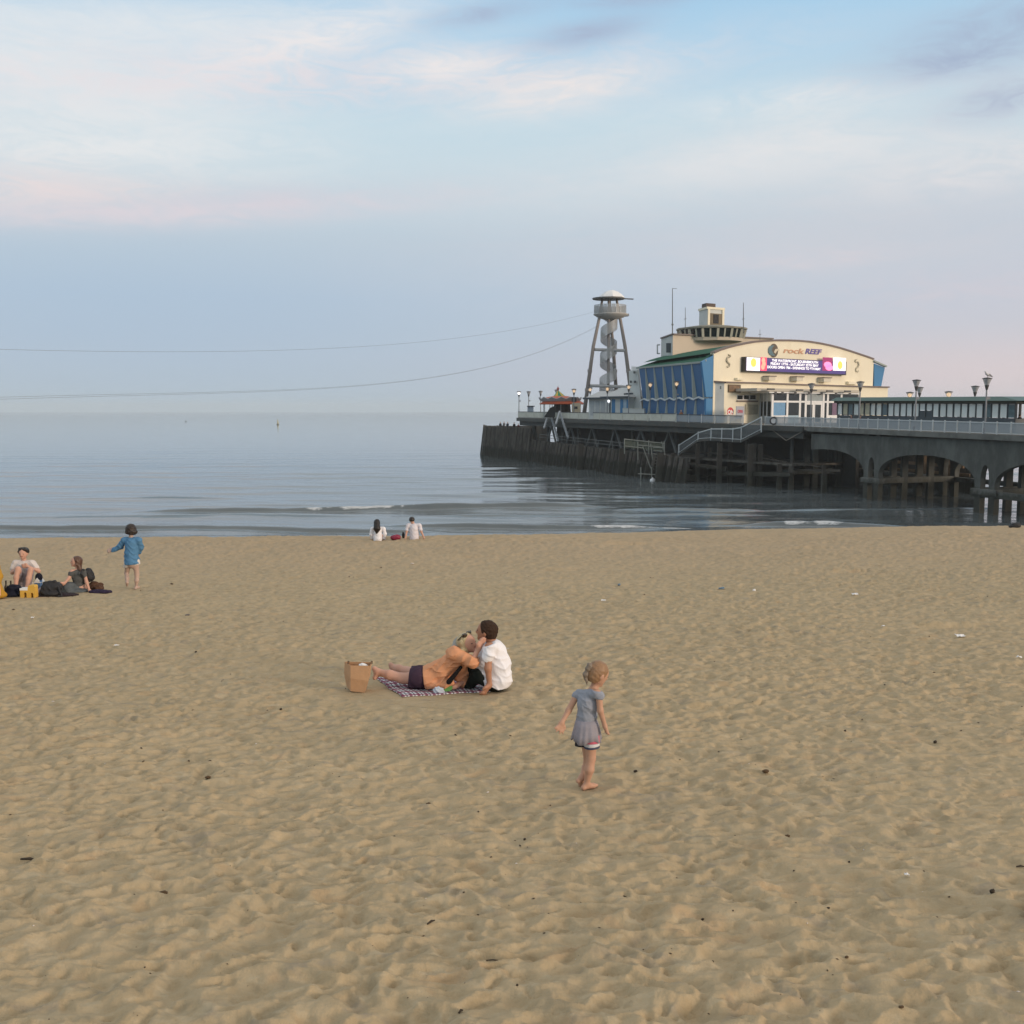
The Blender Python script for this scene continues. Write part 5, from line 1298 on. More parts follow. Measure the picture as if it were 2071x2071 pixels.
for f0, f1, mm in ((.06, .18, DARKF), (.24, .40, BLUE2), (.40, .62, PALE), (.62, .76, BLUE2), (.76, .9, mat('pale_blue_door', (0.38, 0.50, 0.60), 0.6)), (.9, 1.0, BLUE2)):
    m_ = MB(); p, q = a + (b - a) * f0, a + (b - a) * f1; m_.prism([p + Vector((0, 0, .2)), q + Vector((0, 0, .2)), Vector((q.x, q.y, zt_ - .3)), Vector((p.x, p.y, zt_ - .3))], -n * .07); m_.build('door', mm, o)
m_ = MB(); p = a + (b - a) * .12 - n * .1; m_.box(p + Vector((0, 0, zt_ - tz - .6)), (.5, .2, .3)); m_.build('bulkhead_lamp', glow_mat('cold_lamp', (0.95, 0.97, 1.0), 2.5), o)
ap = thing('annexe', 'plain pale grey annexe wall at the far end of the blue side', 'building', tuple(Vector((*XY(1285, 166), tz))))
q = [P(1272, 750, 167), P(1290, 747.5, 165), Vector((*XY(1299, 164), tz)), Vector((*XY(1272, 167), tz))]
m_ = MB(); m_.prism(q, (0.8, 4.5, 0)); m_.build('wall', PALE, ap); m_ = MB(); m_.prism([P(1277, 741, 168), P(1292, 742, 168), P(1291, 749, 168), P(1277, 749, 168)], (0.5, 3, 0)); m_.build('roof_box', WHITE, ap)
for u, v in ((1276, 772), (1284, 772), (1283, 753)): m_ = MB(); m_.box(P(u, v, 166.0 - (u - 1272) * .08), (.3, .5, .35)); m_.build('wall_lamp', GREYB, ap)
m_ = MB(); m_.bar(P(1262, 797, 164), P(1280, 796, 164), .9, .25); m_.build('awning', DARKF, ap)
pl = thing('planter_wall', 'low pale wall on the deck in front of the annexe', 'wall', tuple(Vector((*XY(1280, 160.5), tz - .1))))
m_ = MB(); m_.prism([Vector((*XY(1259, 161.5), tz - .1)), Vector((*XY(1303, 158.5), tz - .2)), P(1303, 827, 158.5), P(1259, 826, 161.5)], (0.3, 1, 0)); m_.build('block', PALE, pl)
m_ = MB(); m_.prism([P(1259, 825.2, 161.4), P(1303, 826.2, 158.4), P(1303, 827, 158.4), P(1259, 826, 161.4)], (0.35, 1.1, 0)); m_.build('coping', CREAMP, pl)
# fairground ride: ornate orange canopy with a yellow and green tent top
RD = 186.0
def RP(u, v, dd=0): return P(u, v, RD + dd)
rd = thing('fairground_ride', 'fairground ride with ornate orange canopy and a yellow and green tented top', 'ride', tuple(Vector((*XY(1137, RD), tz))))
rc = Vector((RP(1137, 800).x, RD, 0)); zz = lambda v: P(1137, v, RD).z; pr = RD / F
ORG = mat('orange_canvas', (0.50, 0.105, 0.045), 0.6, 0.15, 0.8); GRS = mat('grey_scalloped_board', (0.33, 0.35, 0.37), 0.6, 0.3, 1.2)
m_ = MB(); m_.lathe((rc.x, RD, 0), [(22 * pr, zz(816)), (45 * pr, zz(818)), (46 * pr, zz(816.5)), (37 * pr, zz(811)), (14 * pr, zz(806)), (0, zz(805))], 20); m_.build('canopy', ORG, rd)
m_ = MB(); N = 14
for k in range(N):
    a0, a1 = 2 * math.pi * k / N, 2 * math.pi * (k + 1) / N; am = (a0 + a1) / 2
    def rp(a, r, v): return (rc.x - 4 * pr + r * pr * math.cos(a), RD + r * pr * math.sin(a), zz(v))
    m_.add([rp(a0, 38, 811), rp(a1, 38, 811), rp(a1, 41, 806.5), rp(am, 43, 802.5), rp(a0, 41, 806.5)], [(0, 1, 2, 3, 4)])
bo = m_.build('scalloped_board', GRS, rd); sm = bo.modifiers.new('thick', 'SOLIDIFY'); sm.thickness = 0.15
m_ = MB(); m_.lathe((rc.x - 4 * pr, RD, 0), [(37.5 * pr, zz(811)), (38 * pr, zz(807.5)), (28 * pr, zz(803.5)), (14 * pr, zz(801)), (0, zz(800.5))], 14); m_.build('inner_canopy', ORG, rd)
m_ = MB(); n_ = 10; apex = Vector((RP(1132, 0).x, RD, zz(789))); rim = [Vector((RP(1136, 0).x + 15 * pr * math.cos(2 * math.pi * k / n_), RD + 15 * pr * math.sin(2 * math.pi * k / n_), zz(804.5))) for k in range(n_)]
for k in range(n_): m_.add([rim[k], rim[(k + 1) % n_], apex], [(0, 1, 2)], k % 2)
m_.build('tent_top', [mat('yellow_canvas', (0.60, 0.42, 0.05), 0.6), mat('green_canvas', (0.02, 0.27, 0.13), 0.6)], rd)
m_ = MB(); m_.lathe(apex, [(.10, -.2), (.16, .1), (.28, .25), (.14, .4), (.05, .6), (.02, .8)], 8); m_.build('finial', mat('red_finial', (0.40, 0.10, 0.08), 0.5), rd)
m_ = MB(); m_.lathe((rc.x, RD, 0), [(26 * pr, tz), (26 * pr, tz + .8), (18 * pr, tz + .9), (16 * pr, zz(815)), (0, zz(815))], 16); m_.build('drum', mat('dark_brown_drum', (0.045, 0.033, 0.028), 0.7, 0.3, 1.0), rd)
for k in range(10):
    a0 = 2 * math.pi * k / 10 + .2; p = Vector((rc.x + 38 * pr * math.cos(a0), RD + 38 * pr * math.sin(a0), tz)); m_ = MB(); m_.tube([p, Vector((p.x, p.y, zz(813)))], .07, 6); m_.build('pole', STEELG, rd)
m_ = MB(); m_.add([Vector((*XY(1100, RD - 4), tz + .2)), Vector((*XY(1122, RD - 4), tz + .2)), RP(1124, 820, -4), RP(1112, 825, -4)], [(0, 1, 2, 3)]); bo = m_.build('dark_sheet', mat('black_tarpaulin', (0.012, 0.012, 0.013), 0.6), rd); sm = bo.modifiers.new('thick', 'SOLIDIFY'); sm.thickness = 0.3
bo_ = thing('pay_booth', 'small cream pay booth with dark hatch at the right end of the ride', 'booth', tuple(Vector((*XY(1166, RD - 6), tz)))); m_ = MB(); m_.prism([Vector((*XY(1158, RD - 6), tz)), Vector((*XY(1174, RD - 6), tz)), RP(1174, 815, -6), RP(1158, 815, -6)], (0, 2.5, 0)); m_.build('wall', mat('cream_booth', (0.60, 0.52, 0.38), 0.7), bo_)
m_ = MB(); m_.prism([RP(1160, 822, -6.05), RP(1168, 822, -6.05), RP(1168, 827, -6.05), RP(1160, 827, -6.05)], (0, -.05, 0)); m_.build('hatch', DARKG, bo_)
m_ = MB(); m_.prism([RP(1156, 803, -6.1), RP(1166, 803, -6.1), RP(1166, 813, -6.1), RP(1156, 813, -6.1)], (0, .5, 0)); m_.build('sign_board', RAILD, bo_)
cb = thing('blue_cabin', 'small blue grey cabin with flat roof near the pier tip', 'cabin', tuple(Vector((*XY(1074, 204), tz)))); m_ = MB(); m_.prism([Vector((*XY(1067, 203), tz)), Vector((*XY(1079, 203), tz)), P(1079, 822, 203), P(1067, 822, 203)], (0, 2.2, 0)); m_.build('wall', mat('blue_grey_cabin', (0.22, 0.30, 0.40), 0.6), cb); m_ = MB(); m_.prism([P(1066, 820.6, 202.6), P(1081.5, 820.6, 202.6), P(1081.5, 822.4, 202.6), P(1066, 822.4, 202.6)], (0, 3, 0)); m_.build('roof', DARKF, cb)

# life ring on the railing
lp = e_at(1562, -0.02); lp.z = P(1563, 851, lp.y).z
lr_ = thing('life_ring', 'white and black life ring hung on the railing at the stair head', 'life ring', tuple(lp))
m_ = MB(); pts = [lp + (aW * .0) + Vector((0.42 * math.cos(a), -0.1, 0.42 * math.sin(a))) for a in np.linspace(0, 2 * math.pi, 21)]; m_.tube(pts, .10, 8, False); m_.build('ring', RAILD, lr_, True)
m_ = MB(); m_.prism([lp + Vector((0.34 * math.cos(a), -0.06, 0.34 * math.sin(a))) for a in np.linspace(0, 2 * math.pi, 17)[:-1]], (0, -.03, 0)); m_.build('back_plate', WHITE, lr_)

# buoy and bobbing bird out at sea
def sea_at(u, v): d = ray(u, v); t = H / -d.z; return Vector((d.x * t, d.y * t, 0))
p = sea_at(562, 859); k = p.y / F
by = thing('channel_buoy', 'small yellow marker buoy floating far out on the calm sea', 'buoy', tuple(p))
MB().lathe(p, [(2.0 * k, -.3), (2.8 * k, .2), (2.2 * k, 1.8 * k), (.8 * k, 2.4 * k)], 10).build('float', mat('dark_buoy', (0.12, 0.12, 0.08), 0.6), by); MB().lathe(p, [(1.6 * k, 2.4 * k), (.8 * k, 8 * k), (.3 * k, 11 * k)], 8).build('tower', mat('yellow_buoy', (0.50, 0.42, 0.16), 0.6), by); MB().lathe(p, [(.4 * k, 10 * k), (1.3 * k, 10.4 * k), (.3 * k, 11.6 * k)], 8).build('topmark', mat('grey_topmark', (0.2, 0.25, 0.28), 0.6), by)
p = sea_at(376, 853); k = p.y / F
m_ = MB(); m_.lathe(p, [(.3 * k, -.2), (1.6 * k, .1), (1.7 * k, .8 * k), (.6 * k, 1.8 * k)], 8); solo(m_, 'marker_float', mat('dark_float', (0.10, 0.11, 0.13), 0.7), 'tiny dark float alone on the sea left of the yellow buoy', 'buoy')
# ------------------------------------------------------------------ people: smooth bodies grown from joint chains
def sdf_mesh(prims, vox, k=0.03, cuts=(), wr=0.0, wf=22.0, folds=()):
    """surface of smoothly blended tapered limbs ('c', a, b, ra, rb) and ellipsoids ('e', c, radii[, basis])"""
    lo = np.full(3, 1e9); hi = -lo
    for p in prims:
        if p[0] == 'c':
            m = max(p[3], p[4]); lo = np.minimum(lo, np.minimum(p[1], p[2]) - m); hi = np.maximum(hi, np.maximum(p[1], p[2]) + m)
        else:
            m = max(p[2]); lo = np.minimum(lo, np.array(p[1]) - m); hi = np.maximum(hi, np.array(p[1]) + m)
    pad = 3 * vox + wr * 2; lo -= pad; hi += pad
    n = np.ceil((hi - lo) / vox).astype(int) + 1
    D = np.full(n, 1.0, np.float32)
    ax = [lo[i] + vox * np.arange(n[i]) for i in range(3)]
    for p in prims:
        if p[0] == 'c': m = max(p[3], p[4]); a = np.minimum(p[1], p[2]) - m; b = np.maximum(p[1], p[2]) + m
        else: m = max(p[2]); a = np.array(p[1]) - m; b = np.array(p[1]) + m
        e = k + 2.5 * vox + wr * 2
        i0 = np.maximum(np.floor((a - e - lo) / vox).astype(int), 0); i1 = np.minimum(np.ceil((b + e - lo) / vox).astype(int) + 1, n)
        X, Y, Z = np.meshgrid(*[ax[i][i0[i]:i1[i]] for i in range(3)], indexing='ij')
        if p[0] == 'c':
            A_ = np.array(p[1], float); d_ = np.array(p[2], float) - A_; L2 = max(float(d_ @ d_), 1e-12)
            t = np.clip(((X - A_[0]) * d_[0] + (Y - A_[1]) * d_[1] + (Z - A_[2]) * d_[2]) / L2, 0, 1)
            d = np.sqrt((X - A_[0] - t * d_[0]) ** 2 + (Y - A_[1] - t * d_[1]) ** 2 + (Z - A_[2] - t * d_[2]) ** 2) - (p[3] + (p[4] - p[3]) * t)
        else:
            c_ = p[1]; r = p[2]; x, y, z = X - c_[0], Y - c_[1], Z - c_[2]
            if len(p) > 3:
                Bm = p[3]; x, y, z = [x * Bm[i][0] + y * Bm[i][1] + z * Bm[i][2] for i in range(3)]
            k0 = np.sqrt((x / r[0]) ** 2 + (y / r[1]) ** 2 + (z / r[2]) ** 2); k1 = np.sqrt((x / r[0] ** 2) ** 2 + (y / r[1] ** 2) ** 2 + (z / r[2] ** 2) ** 2) + 1e-9
            d = k0 * (k0 - 1) / k1
        sub = D[i0[0]:i1[0], i0[1]:i1[1], i0[2]:i1[2]]
        h = np.clip(0.5 + 0.5 * (sub - d) / k, 0, 1)
        sub[...] = sub * (1 - h) + d * h - k * h * (1 - h)
    if wr > 0 or cuts or folds:
        X, Y, Z = np.meshgrid(*ax, indexing='ij')
        if wr > 0:
            D += (wr * (np.sin(wf * (X * .9 + Z * 1.3 + .3 * np.sin(wf * .5 * Y))) * np.sin(wf * .8 * (Z * .8 - X * .7 + Y)) + .6 * np.sin(wf * 1.9 * (Z + .6 * X) + 2 * np.sin(wf * .6 * X)))).astype(np.float32)
        for (fd, fq, fa, fw) in folds:      # pulled creases running across the cloth
            fd = unit(fd); q = X * fd[0] + Y * fd[1] + Z * fd[2]; r_ = X * fd[2] - Z * fd[0]
            ph = fq * q + 1.6 * np.sin(fw * r_ + 2.0 * Y * fw) + .9 * np.sin(2.3 * fw * r_ + fq * .37 * q)
            D -= (fa * (1 - np.abs(np.sin(ph * .5))) ** 2 * (.55 + .45 * np.sin(.31 * fq * q + 1.7 * fw * r_))).astype(np.float32)
        for (pt, nr) in cuts:
            nr = np.array(nr, float); nr /= np.linalg.norm(nr)
            D = np.maximum(D, (X - pt[0]) * nr[0] + (Y - pt[1]) * nr[1] + (Z - pt[2]) * nr[2])
    # naive surface nets
    s = D < 0; c8 = np.zeros(np.array(n) - 1, int)
    for i in (0, 1):
        for j in (0, 1):
            for l in (0, 1): c8 += s[i:n[0] - 1 + i, j:n[1] - 1 + j, l:n[2] - 1 + l]
    cell = (c8 > 0) & (c8 < 8); idx = np.full(cell.shape, -1, int); ci = np.argwhere(cell); idx[cell] = np.arange(len(ci))
    acc = np.zeros((len(ci), 3)); cnt = np.zeros(len(ci)); ds = D
    corners = [(i, j, l) for i in (0, 1) for j in (0, 1) for l in (0, 1)]
    for a in corners:
        for axis in range(3):
            if a[axis]: continue
            b = list(a); b[axis] = 1
            va = ds[ci[:, 0] + a[0], ci[:, 1] + a[1], ci[:, 2] + a[2]]; vb = ds[ci[:, 0] + b[0], ci[:, 1] + b[1], ci[:, 2] + b[2]]
            m = (va < 0) != (vb < 0); t = np.where(m, va / (va - vb + 1e-12), 0)
            q = ci + np.array(a); q = q.astype(float); q[:, axis] += t
            acc[m] += q[m]; cnt[m] += 1
    V = lo + vox * acc / cnt[:, None]
    Fs = []
    for axis in range(3):
        o1, o2 = [(1, 2), (2, 0), (0, 1)][axis]
        sl0 = [slice(None)] * 3; sl1 = [slice(None)] * 3; sl0[axis] = slice(0, n[axis] - 1); sl1[axis] = slice(1, n[axis])
        ch = s[tuple(sl0)] != s[tuple(sl1)]; E_ = np.argwhere(ch)
        E_ = E_[(E_[:, o1] > 0) & (E_[:, o2] > 0) & (E_[:, o1] < n[o1] - 1) & (E_[:, o2] < n[o2] - 1)]
        q = []
        for d1, d2 in ((-1, -1), (0, -1), (0, 0), (-1, 0)):
            c_ = E_.copy(); c_[:, o1] += d1; c_[:, o2] += d2; q.append(idx[c_[:, 0], c_[:, 1], c_[:, 2]])
        q = np.stack(q, 1); ins = s[E_[:, 0], E_[:, 1], E_[:, 2]]; q[~ins] = q[~ins][:, ::-1]
        Fs.append(q)
    Fq = np.concatenate(Fs); Fq = Fq[(Fq >= 0).all(1)]
    return V, Fq
def sdf_obj(name, prims, m, parent=None, loc=None, vox=0.012, k=0.03, cuts=(), wr=0.0, wf=22.0, folds=()):
    V, Fq = sdf_mesh(prims, vox, k, cuts, wr, wf, folds)
    o0 = np.array(origin_of(parent) if parent is not None else loc)
    me = bpy.data.meshes.new(name); me.from_pydata((V - o0).tolist(), [], Fq.tolist()); me.materials.append(m)
    me.polygons.foreach_set('use_smooth', [True] * len(me.polygons))
    o = bpy.data.objects.new(name, me); C.objects.link(o)
    if parent is not None: o.parent = parent
    else: o.location = tuple(loc)
    return o
def chain(pts, rs):
    return [('c', np.array(a), np.array(b), ra, rb) for a, b, ra, rb in zip(pts, pts[1:], rs, rs[1:])]
def unit(v): v = np.array(v, float); return v / np.linalg.norm(v)
def basis(f, up=(0, 0, 1)):
    f = unit(f); sd_ = unit(np.cross(f, up)); u_ = np.cross(sd_, f); return sd_, f, u_
def head_prims(c, r, f, up=(0, 0, 1)):
    sd_, f, u_ = basis(f, up); c = np.array(c, float); B_ = [sd_, f, u_]
    pr = [('e', c + u_ * .12 * r, (.80 * r, .98 * r, .98 * r), B_), ('e', c + f * .28 * r - u_ * .42 * r, (.60 * r, .62 * r, .58 * r), B_),
          ('c', c + f * .92 * r + u_ * .08 * r, c + f * 1.06 * r - u_ * .16 * r, .09 * r, .13 * r), ('e', c + f * .72 * r - u_ * .82 * r, (.26 * r, .22 * r, .18 * r), B_)]
    for s_ in (-1, 1): pr.append(('e', c + sd_ * s_ * .80 * r - f * .05 * r - u_ * .05 * r, (.10 * r, .17 * r, .26 * r), B_))
    return pr
EYE = mat('dark_eye', (0.02, 0.015, 0.012), 0.3); LIP = mat('lip_red', (0.30, 0.09, 0.075), 0.5)
def face_bits(parent, c, r, f, up=(0, 0, 1), smile=False):
    sd_, f, u_ = basis(f, up); c = np.array(c, float); B_ = [sd_, f, u_]
    for s_ in (-1, 1):
        sdf_obj('eye', [('e', c + f * .88 * r + sd_ * s_ * .34 * r + u_ * .10 * r, (.13 * r, .06 * r, .06 * r), B_)], EYE, parent, vox=.02 * r * 2.2, k=.001)
    sdf_obj('mouth', [('e', c + f * .90 * r - u_ * .42 * r, ((.30 if smile else .22) * r, .06 * r, .06 * r), B_)], LIP, parent, vox=.03 * r * 1.5, k=.001)
def hand_prims(w, d, side, size, curl=0.5, spread=0.25, up=None):
    """palm from wrist w along d, five fingers of different length; side = thumb direction"""
    d = unit(d); side = np.array(side, float); side = unit(side - d * (side @ d)); nrm_ = np.cross(d, side); w = np.array(w, float); L = size
    pc_ = w + d * .24 * L
    pr = [('c', w, w + d * .12 * L, .15 * L, .17 * L), ('e', pc_, (.25 * L, .27 * L, .12 * L), [side, d, nrm_])]
    for i, (o_, ln_) in enumerate(((.19, .44), (.07, .50), (-.06, .47), (-.18, .36))):
        a = w + d * .42 * L + side * o_ * L; dd_ = unit(d + side * (o_ * spread * 4)); b = a + dd_ * ln_ * .5 * L; dn = unit(dd_ + nrm_ * curl); e_ = b + dn * ln_ * .5 * L
        pr += chain([a, b, e_], [.070 * L, .062 * L, .05 * L])
    a = w + d * .16 * L + side * .18 * L; b = a + unit(d * .6 + side) * .22 * L; e_ = b + unit(d + side * .35 + nrm_ * curl * .4) * .2 * L
    return pr + chain([a, b, e_], [.085 * L, .075 * L, .055 * L])
def foot_prims(ankle, toe_dir, L, drop):
    a = np.array(ankle, float); t = unit(toe_dir); h = a - t * .22 * L - np.array([0, 0, drop]); b = a + t * .42 * L - np.array([0, 0, drop * 1.05]); e_ = a + t * .68 * L - np.array([0, 0, drop * 1.12])
    return chain([a, h], [.13 * L, .14 * L]) + chain([a - np.array([0, 0, drop * .4]), b, e_], [.15 * L, .13 * L, .09 * L]) + chain([h, b], [.13 * L, .13 * L])
def skin(n, c): return mat(n, c, 0.55, 0.07, 14.0, spec=0.3)
SK1 = skin('fair_skin', (0.50, 0.29, 0.20)); SK2 = skin('tanned_skin', (0.40, 0.20, 0.125)); SK3 = skin('rosy_skin', (0.54, 0.31, 0.23)); SKL = skin('pale_leg_skin', (0.46, 0.33, 0.27))
def cloth(n, c, var=0.10, scale=9.0, bump=0.006): return mat(n, c, 0.85, var, scale, bump, spec=0.15)
def J(u, v, D): return np.array(P(u, v, D))
def person(label, prims, skm, loc, vox=0.012, k=0.03, group=None):
    return tag(sdf_obj('person', prims, skm, None, loc, vox, k), label, 'person', group)

# ---- the girl walking away across the sand
g0 = G(1187, 1593); D = g0.y; sp_ = D / F * 1.03
def j(u, v, dd=0.0): return J(u, v, D + dd)
hc = j(1209, 1363, 0.02); hf = (0.80, 0.45, -0.42); hr = 0.098
elL, wrL = j(1150, 1437, .02), j(1137, 1460, -.03); elR, wrR = j(1214, 1437, -.09), j(1223, 1467, -.07)
kR, aR = j(1195, 1533, -.03), j(1187, 1583, -.03); kL, aL = j(1190, 1538, .09), j(1177, 1572, .03)
body = head_prims(hc, hr, hf, (0.18, 0, 1)) + chain([j(1205, 1384, .02), j(1197, 1400, .0)], [.036, .044])
body += chain([j(1171, 1404, .06), j(1206, 1402, -.07)], [.036, .038]) + [('e', j(1189, 1424, 0), (.085, .075, .115)), ('e', j(1187, 1452, 0), (.080, .072, .09)), ('e', j(1186, 1482, 0), (.098, .088, .09))]
body += chain([j(1166, 1407, .06), elL, wrL], [.030, .026, .019]) + hand_prims(wrL, wrL - elL + np.array([0, 0, -.03]), (0.9, .4, .1), .115, .25, .9)
body += chain([j(1211, 1404, -.08), elR, wrR], [.031, .026, .019]) + hand_prims(wrR, wrR - elR, (-.2, .9, 0), .108, .5, .3)
body += chain([j(1194, 1490, -.03), kR, j(1192, 1556, -.045), aR], [.062, .042, .041, .024]) + foot_prims(aR, (.85, .5, 0), .155, .038)
body += chain([j(1187, 1490, .03), kL, j(1186, 1554, .08), aL], [.060, .041, .039, .024]) + chain([aL, j(1170, 1579, .0)], [.024, .024]) + chain([aL, j(1175, 1585, .08), j(1179, 1587, .12)], [.024, .023, .016])
girl = person('barefoot little girl in a grey dress walking over the sand, fingers spread', body, SK1, tuple(g0), .0065, .018)
face_bits(girl, hc, hr, hf, (0.18, 0, 1))
HB = mat('light_brown_hair', (0.27, 0.155, 0.08), 0.5, 0.3, 40.0, 0.004, stretch=(1, 1, 0.3)); 
sd_, f_, u_ = basis(hf, (0.18, 0, 1))
hp = [('e', hc + u_ * .02 - f_ * .012, (.085, .099, .097), [sd_, f_, u_]), ('e', hc - f_ * .03 - u_ * .03, (.072, .07, .07), [sd_, f_, u_])]
sdf_obj('hair', hp, HB, girl, vox=.006, k=.02, cuts=[(hc + f_ * .030 + u_ * .005, f_ * 1.0 - u_ * .62), (hc - u_ * .085, -u_)], wr=.0022, wf=70)
pt0 = hc - f_ * .10 + u_ * .035
sdf_obj('ponytail', [('e', pt0 - f_ * .004, (.026, .024, .03))] + chain([pt0 - f_ * .02, j(1184, 1366, -.03), j(1187, 1384, -.04)], [.024, .022, .008]), mat('ash_brown_hair', (0.19, 0.15, 0.115), 0.5, 0.35, 40.0, 0.004), girl, vox=.006, k=.02, wr=.003, wf=60)
GD = mat('grey_jersey', (0.29, 0.315, 0.375), 0.9, 0.10, 30.0, 0.003, spec=0.1)
dr = chain([j(1172, 1405, .06), j(1206, 1403, -.07)], [.043, .045]) + [('e', j(1189, 1424, 0), (.095, .085, .12)), ('e', j(1187, 1449, 0), (.089, .081, .09)), ('e', j(1186, 1464, 0), (.094, .086, .06))]
dr += chain([j(1208, 1402, -.075), j(1214, 1407, -.085)], [.042, .037]) + chain([j(1171, 1404, .06), j(1165, 1407, .06)], [.038, .036])
sdf_obj('dress_top', dr, GD, girl, vox=.006, k=.02, cuts=[(j(1200, 1391.5, 0), (0.1, 0, 1)), (j(1186, 1457, 0), (0, 0, -1))], wr=.0012, wf=48, folds=[((.3, 0, .95), 120, .006, 20), ((.9, 0, .3), 110, .005, 18)])
n_ = 72; m_ = MB(); ctr = [(1186, 1454, .091, .083), (1186.5, 1466, .108, .098), (1186, 1482, .124, .112), (1185.5, 1496, .134, .122)]
for ri, (u, v, rx, ry) in enumerate(ctr):
    c_ = j(u, v, 0)
    for k in range(n_):
        a = 2 * math.pi * k / n_; w = 1 + (.05 * ri / 3) * math.sin(14 * a + .6 * math.sin(3 * a)) + .03 * ri / 3 * math.sin(5 * a)
        m_.v.append((c_[0] + rx * w * math.cos(a), c_[1] + ry * w * math.sin(a), c_[2] + .006 * math.sin(4 * a) * ri))
for ri in range(3):
    for k in range(n_): m_.f.append((ri * n_ + k, ri * n_ + (k + 1) % n_, (ri + 1) * n_ + (k + 1) % n_, (ri + 1) * n_ + k)); m_.mi.append(0)
so = m_.build('skirt', mat('lilac_grey_skirt', (0.30, 0.285, 0.325), 0.9, 0.10, 30.0, 0.003, spec=0.1), girl, True); so.modifiers.new('thick', 'SOLIDIFY').thickness = .006
for nm, v0, v1, mm, r_ in (('shorts_band', 1486, 1501, mat('pink_stripe', (0.62, 0.13, 0.20), 0.85), .070), ('shorts_band', 1501, 1508, mat('white_stripe', (0.62, 0.62, 0.64), 0.85), .069), ('shorts_band', 1508, 1512, mat('navy_stripe', (0.05, 0.06, 0.11), 0.85), .0695)):
    sdf_obj(nm, chain([j(1196, 1482, -.03), j(1197, 1516, -.03)], [r_, r_ + .002]), mm, girl, vox=.006, k=.01, cuts=[(j(1196, v0, -.03), (0, 0, 1)), (j(1196, v1, -.03), (0.05, 0, -1))])
sdf_obj('shorts_leg', chain([j(1181, 1486, .03), j(1177, 1510, .035)], [.068, .066]), mat('black_cotton', (0.015, 0.014, 0.018), 0.9), girl, vox=.007, k=.01, cuts=[(j(1178, 1507, .03), (0.1, 0, -1))])

# ---- the couple on the checked blanket
g1 = G(985, 1398); D = g1.y
hc = j(984, 1277, .02); hf = (-0.95, .25, .06); hr = .122
sh_ = j(989, 1309, -.17); el_ = j(987, 1352, -.24); wr_ = j(990, 1385, -.22)
body = head_prims(hc, hr, hf) + chain([j(991, 1290, .02), j(998, 1308, .02)], [.062, .075])
body += chain([j(992, 1309, -.16), j(1000, 1307, .2)], [.06, .06]) + chain([j(1000, 1318, .02), j(1007, 1345, .02), j(1003, 1375, .02)], [.135, .135, .15])
body += chain([sh_, el_, wr_], [.052, .043, .031]) + hand_prims(wr_, (-.55, -.1, -.75), (-.5, -.8, 0), .19, .5, .2)
body += chain([j(1000, 1312, .22), j(975, 1345, .3), j(962, 1365, .34)], [.05, .042, .032]) + chain([j(1000, 1380, .1), j(956, 1352, .14), j(938, 1389, .3)], [.085, .06, .04]) + foot_prims(j(937, 1388, .3), (-1, .1, 0), .26, .05)
man = person('dark haired man in a white t-shirt sitting sideways and leaning back on one hand', body, SK2, tuple(g1), .010, .03)
face_bits(man, hc, hr, hf)
sd_, f_, u_ = basis(hf)
sdf_obj('hair', [('e', hc + u_ * .034 - f_ * .014, (.115, .135, .112), [sd_, f_, u_]), ('e', hc - f_ * .055 - u_ * .02, (.098, .085, .10), [sd_, f_, u_])], mat('dark_brown_hair', (0.040, 0.021, 0.013), 0.75, 0.5, 60.0, 0.006, spec=0.2), man, vox=.009, k=.02, cuts=[(hc + f_ * .045 + u_ * .02, f_ * .9 - u_ * .30), (hc - u_ * .08, -u_)], wr=.004, wf=60)
WT = cloth('white_cotton', (0.80, 0.80, 0.85), 0.03)
ts = chain([j(993, 1310, -.15), j(1001, 1308, .2)], [.078, .078]) + chain([j(998, 1318, .02), j(1005, 1345, .02), j(1003, 1372, .02)], [.158, .17, .19]) + chain([j(978, 1325, .0), j(980, 1375, .02)], [.09, .09])
ts += chain([j(990, 1309, -.17), j(987, 1327, -.205)], [.082, .078]) + chain([j(1000, 1311, .22), j(984, 1334, .28)], [.078, .075]) + [('e', j(1014, 1372, .02), (.12, .19, .13))]
sdf_obj('t_shirt', ts, WT, man, vox=.011, k=.05, cuts=[(j(992, 1297, 0), (-.35, 0, 1)), (j(986, 1330.5, -.2), (-.1, 0.55, -1)) if False else (j(1003, 1389, 0), (0, 0, -1))], wr=.004, wf=13, folds=[((.35, 0, .95), 70, .018, 8), ((.9, .2, .4), 60, .014, 10)])
sdf_obj('trousers', chain([j(1003, 1382, .1), j(956, 1352, .14), j(939, 1386, .3)], [.105, .08, .06]) + chain([j(1003, 1384, -.02), j(966, 1366, -.02), j(948, 1388, .1)], [.10, .085, .06]) + [('e', j(1003, 1382, .03), (.15, .2, .09))], cloth('black_green_trousers', (0.012, 0.016, 0.014)), man, vox=.013, k=.04, wr=.004)

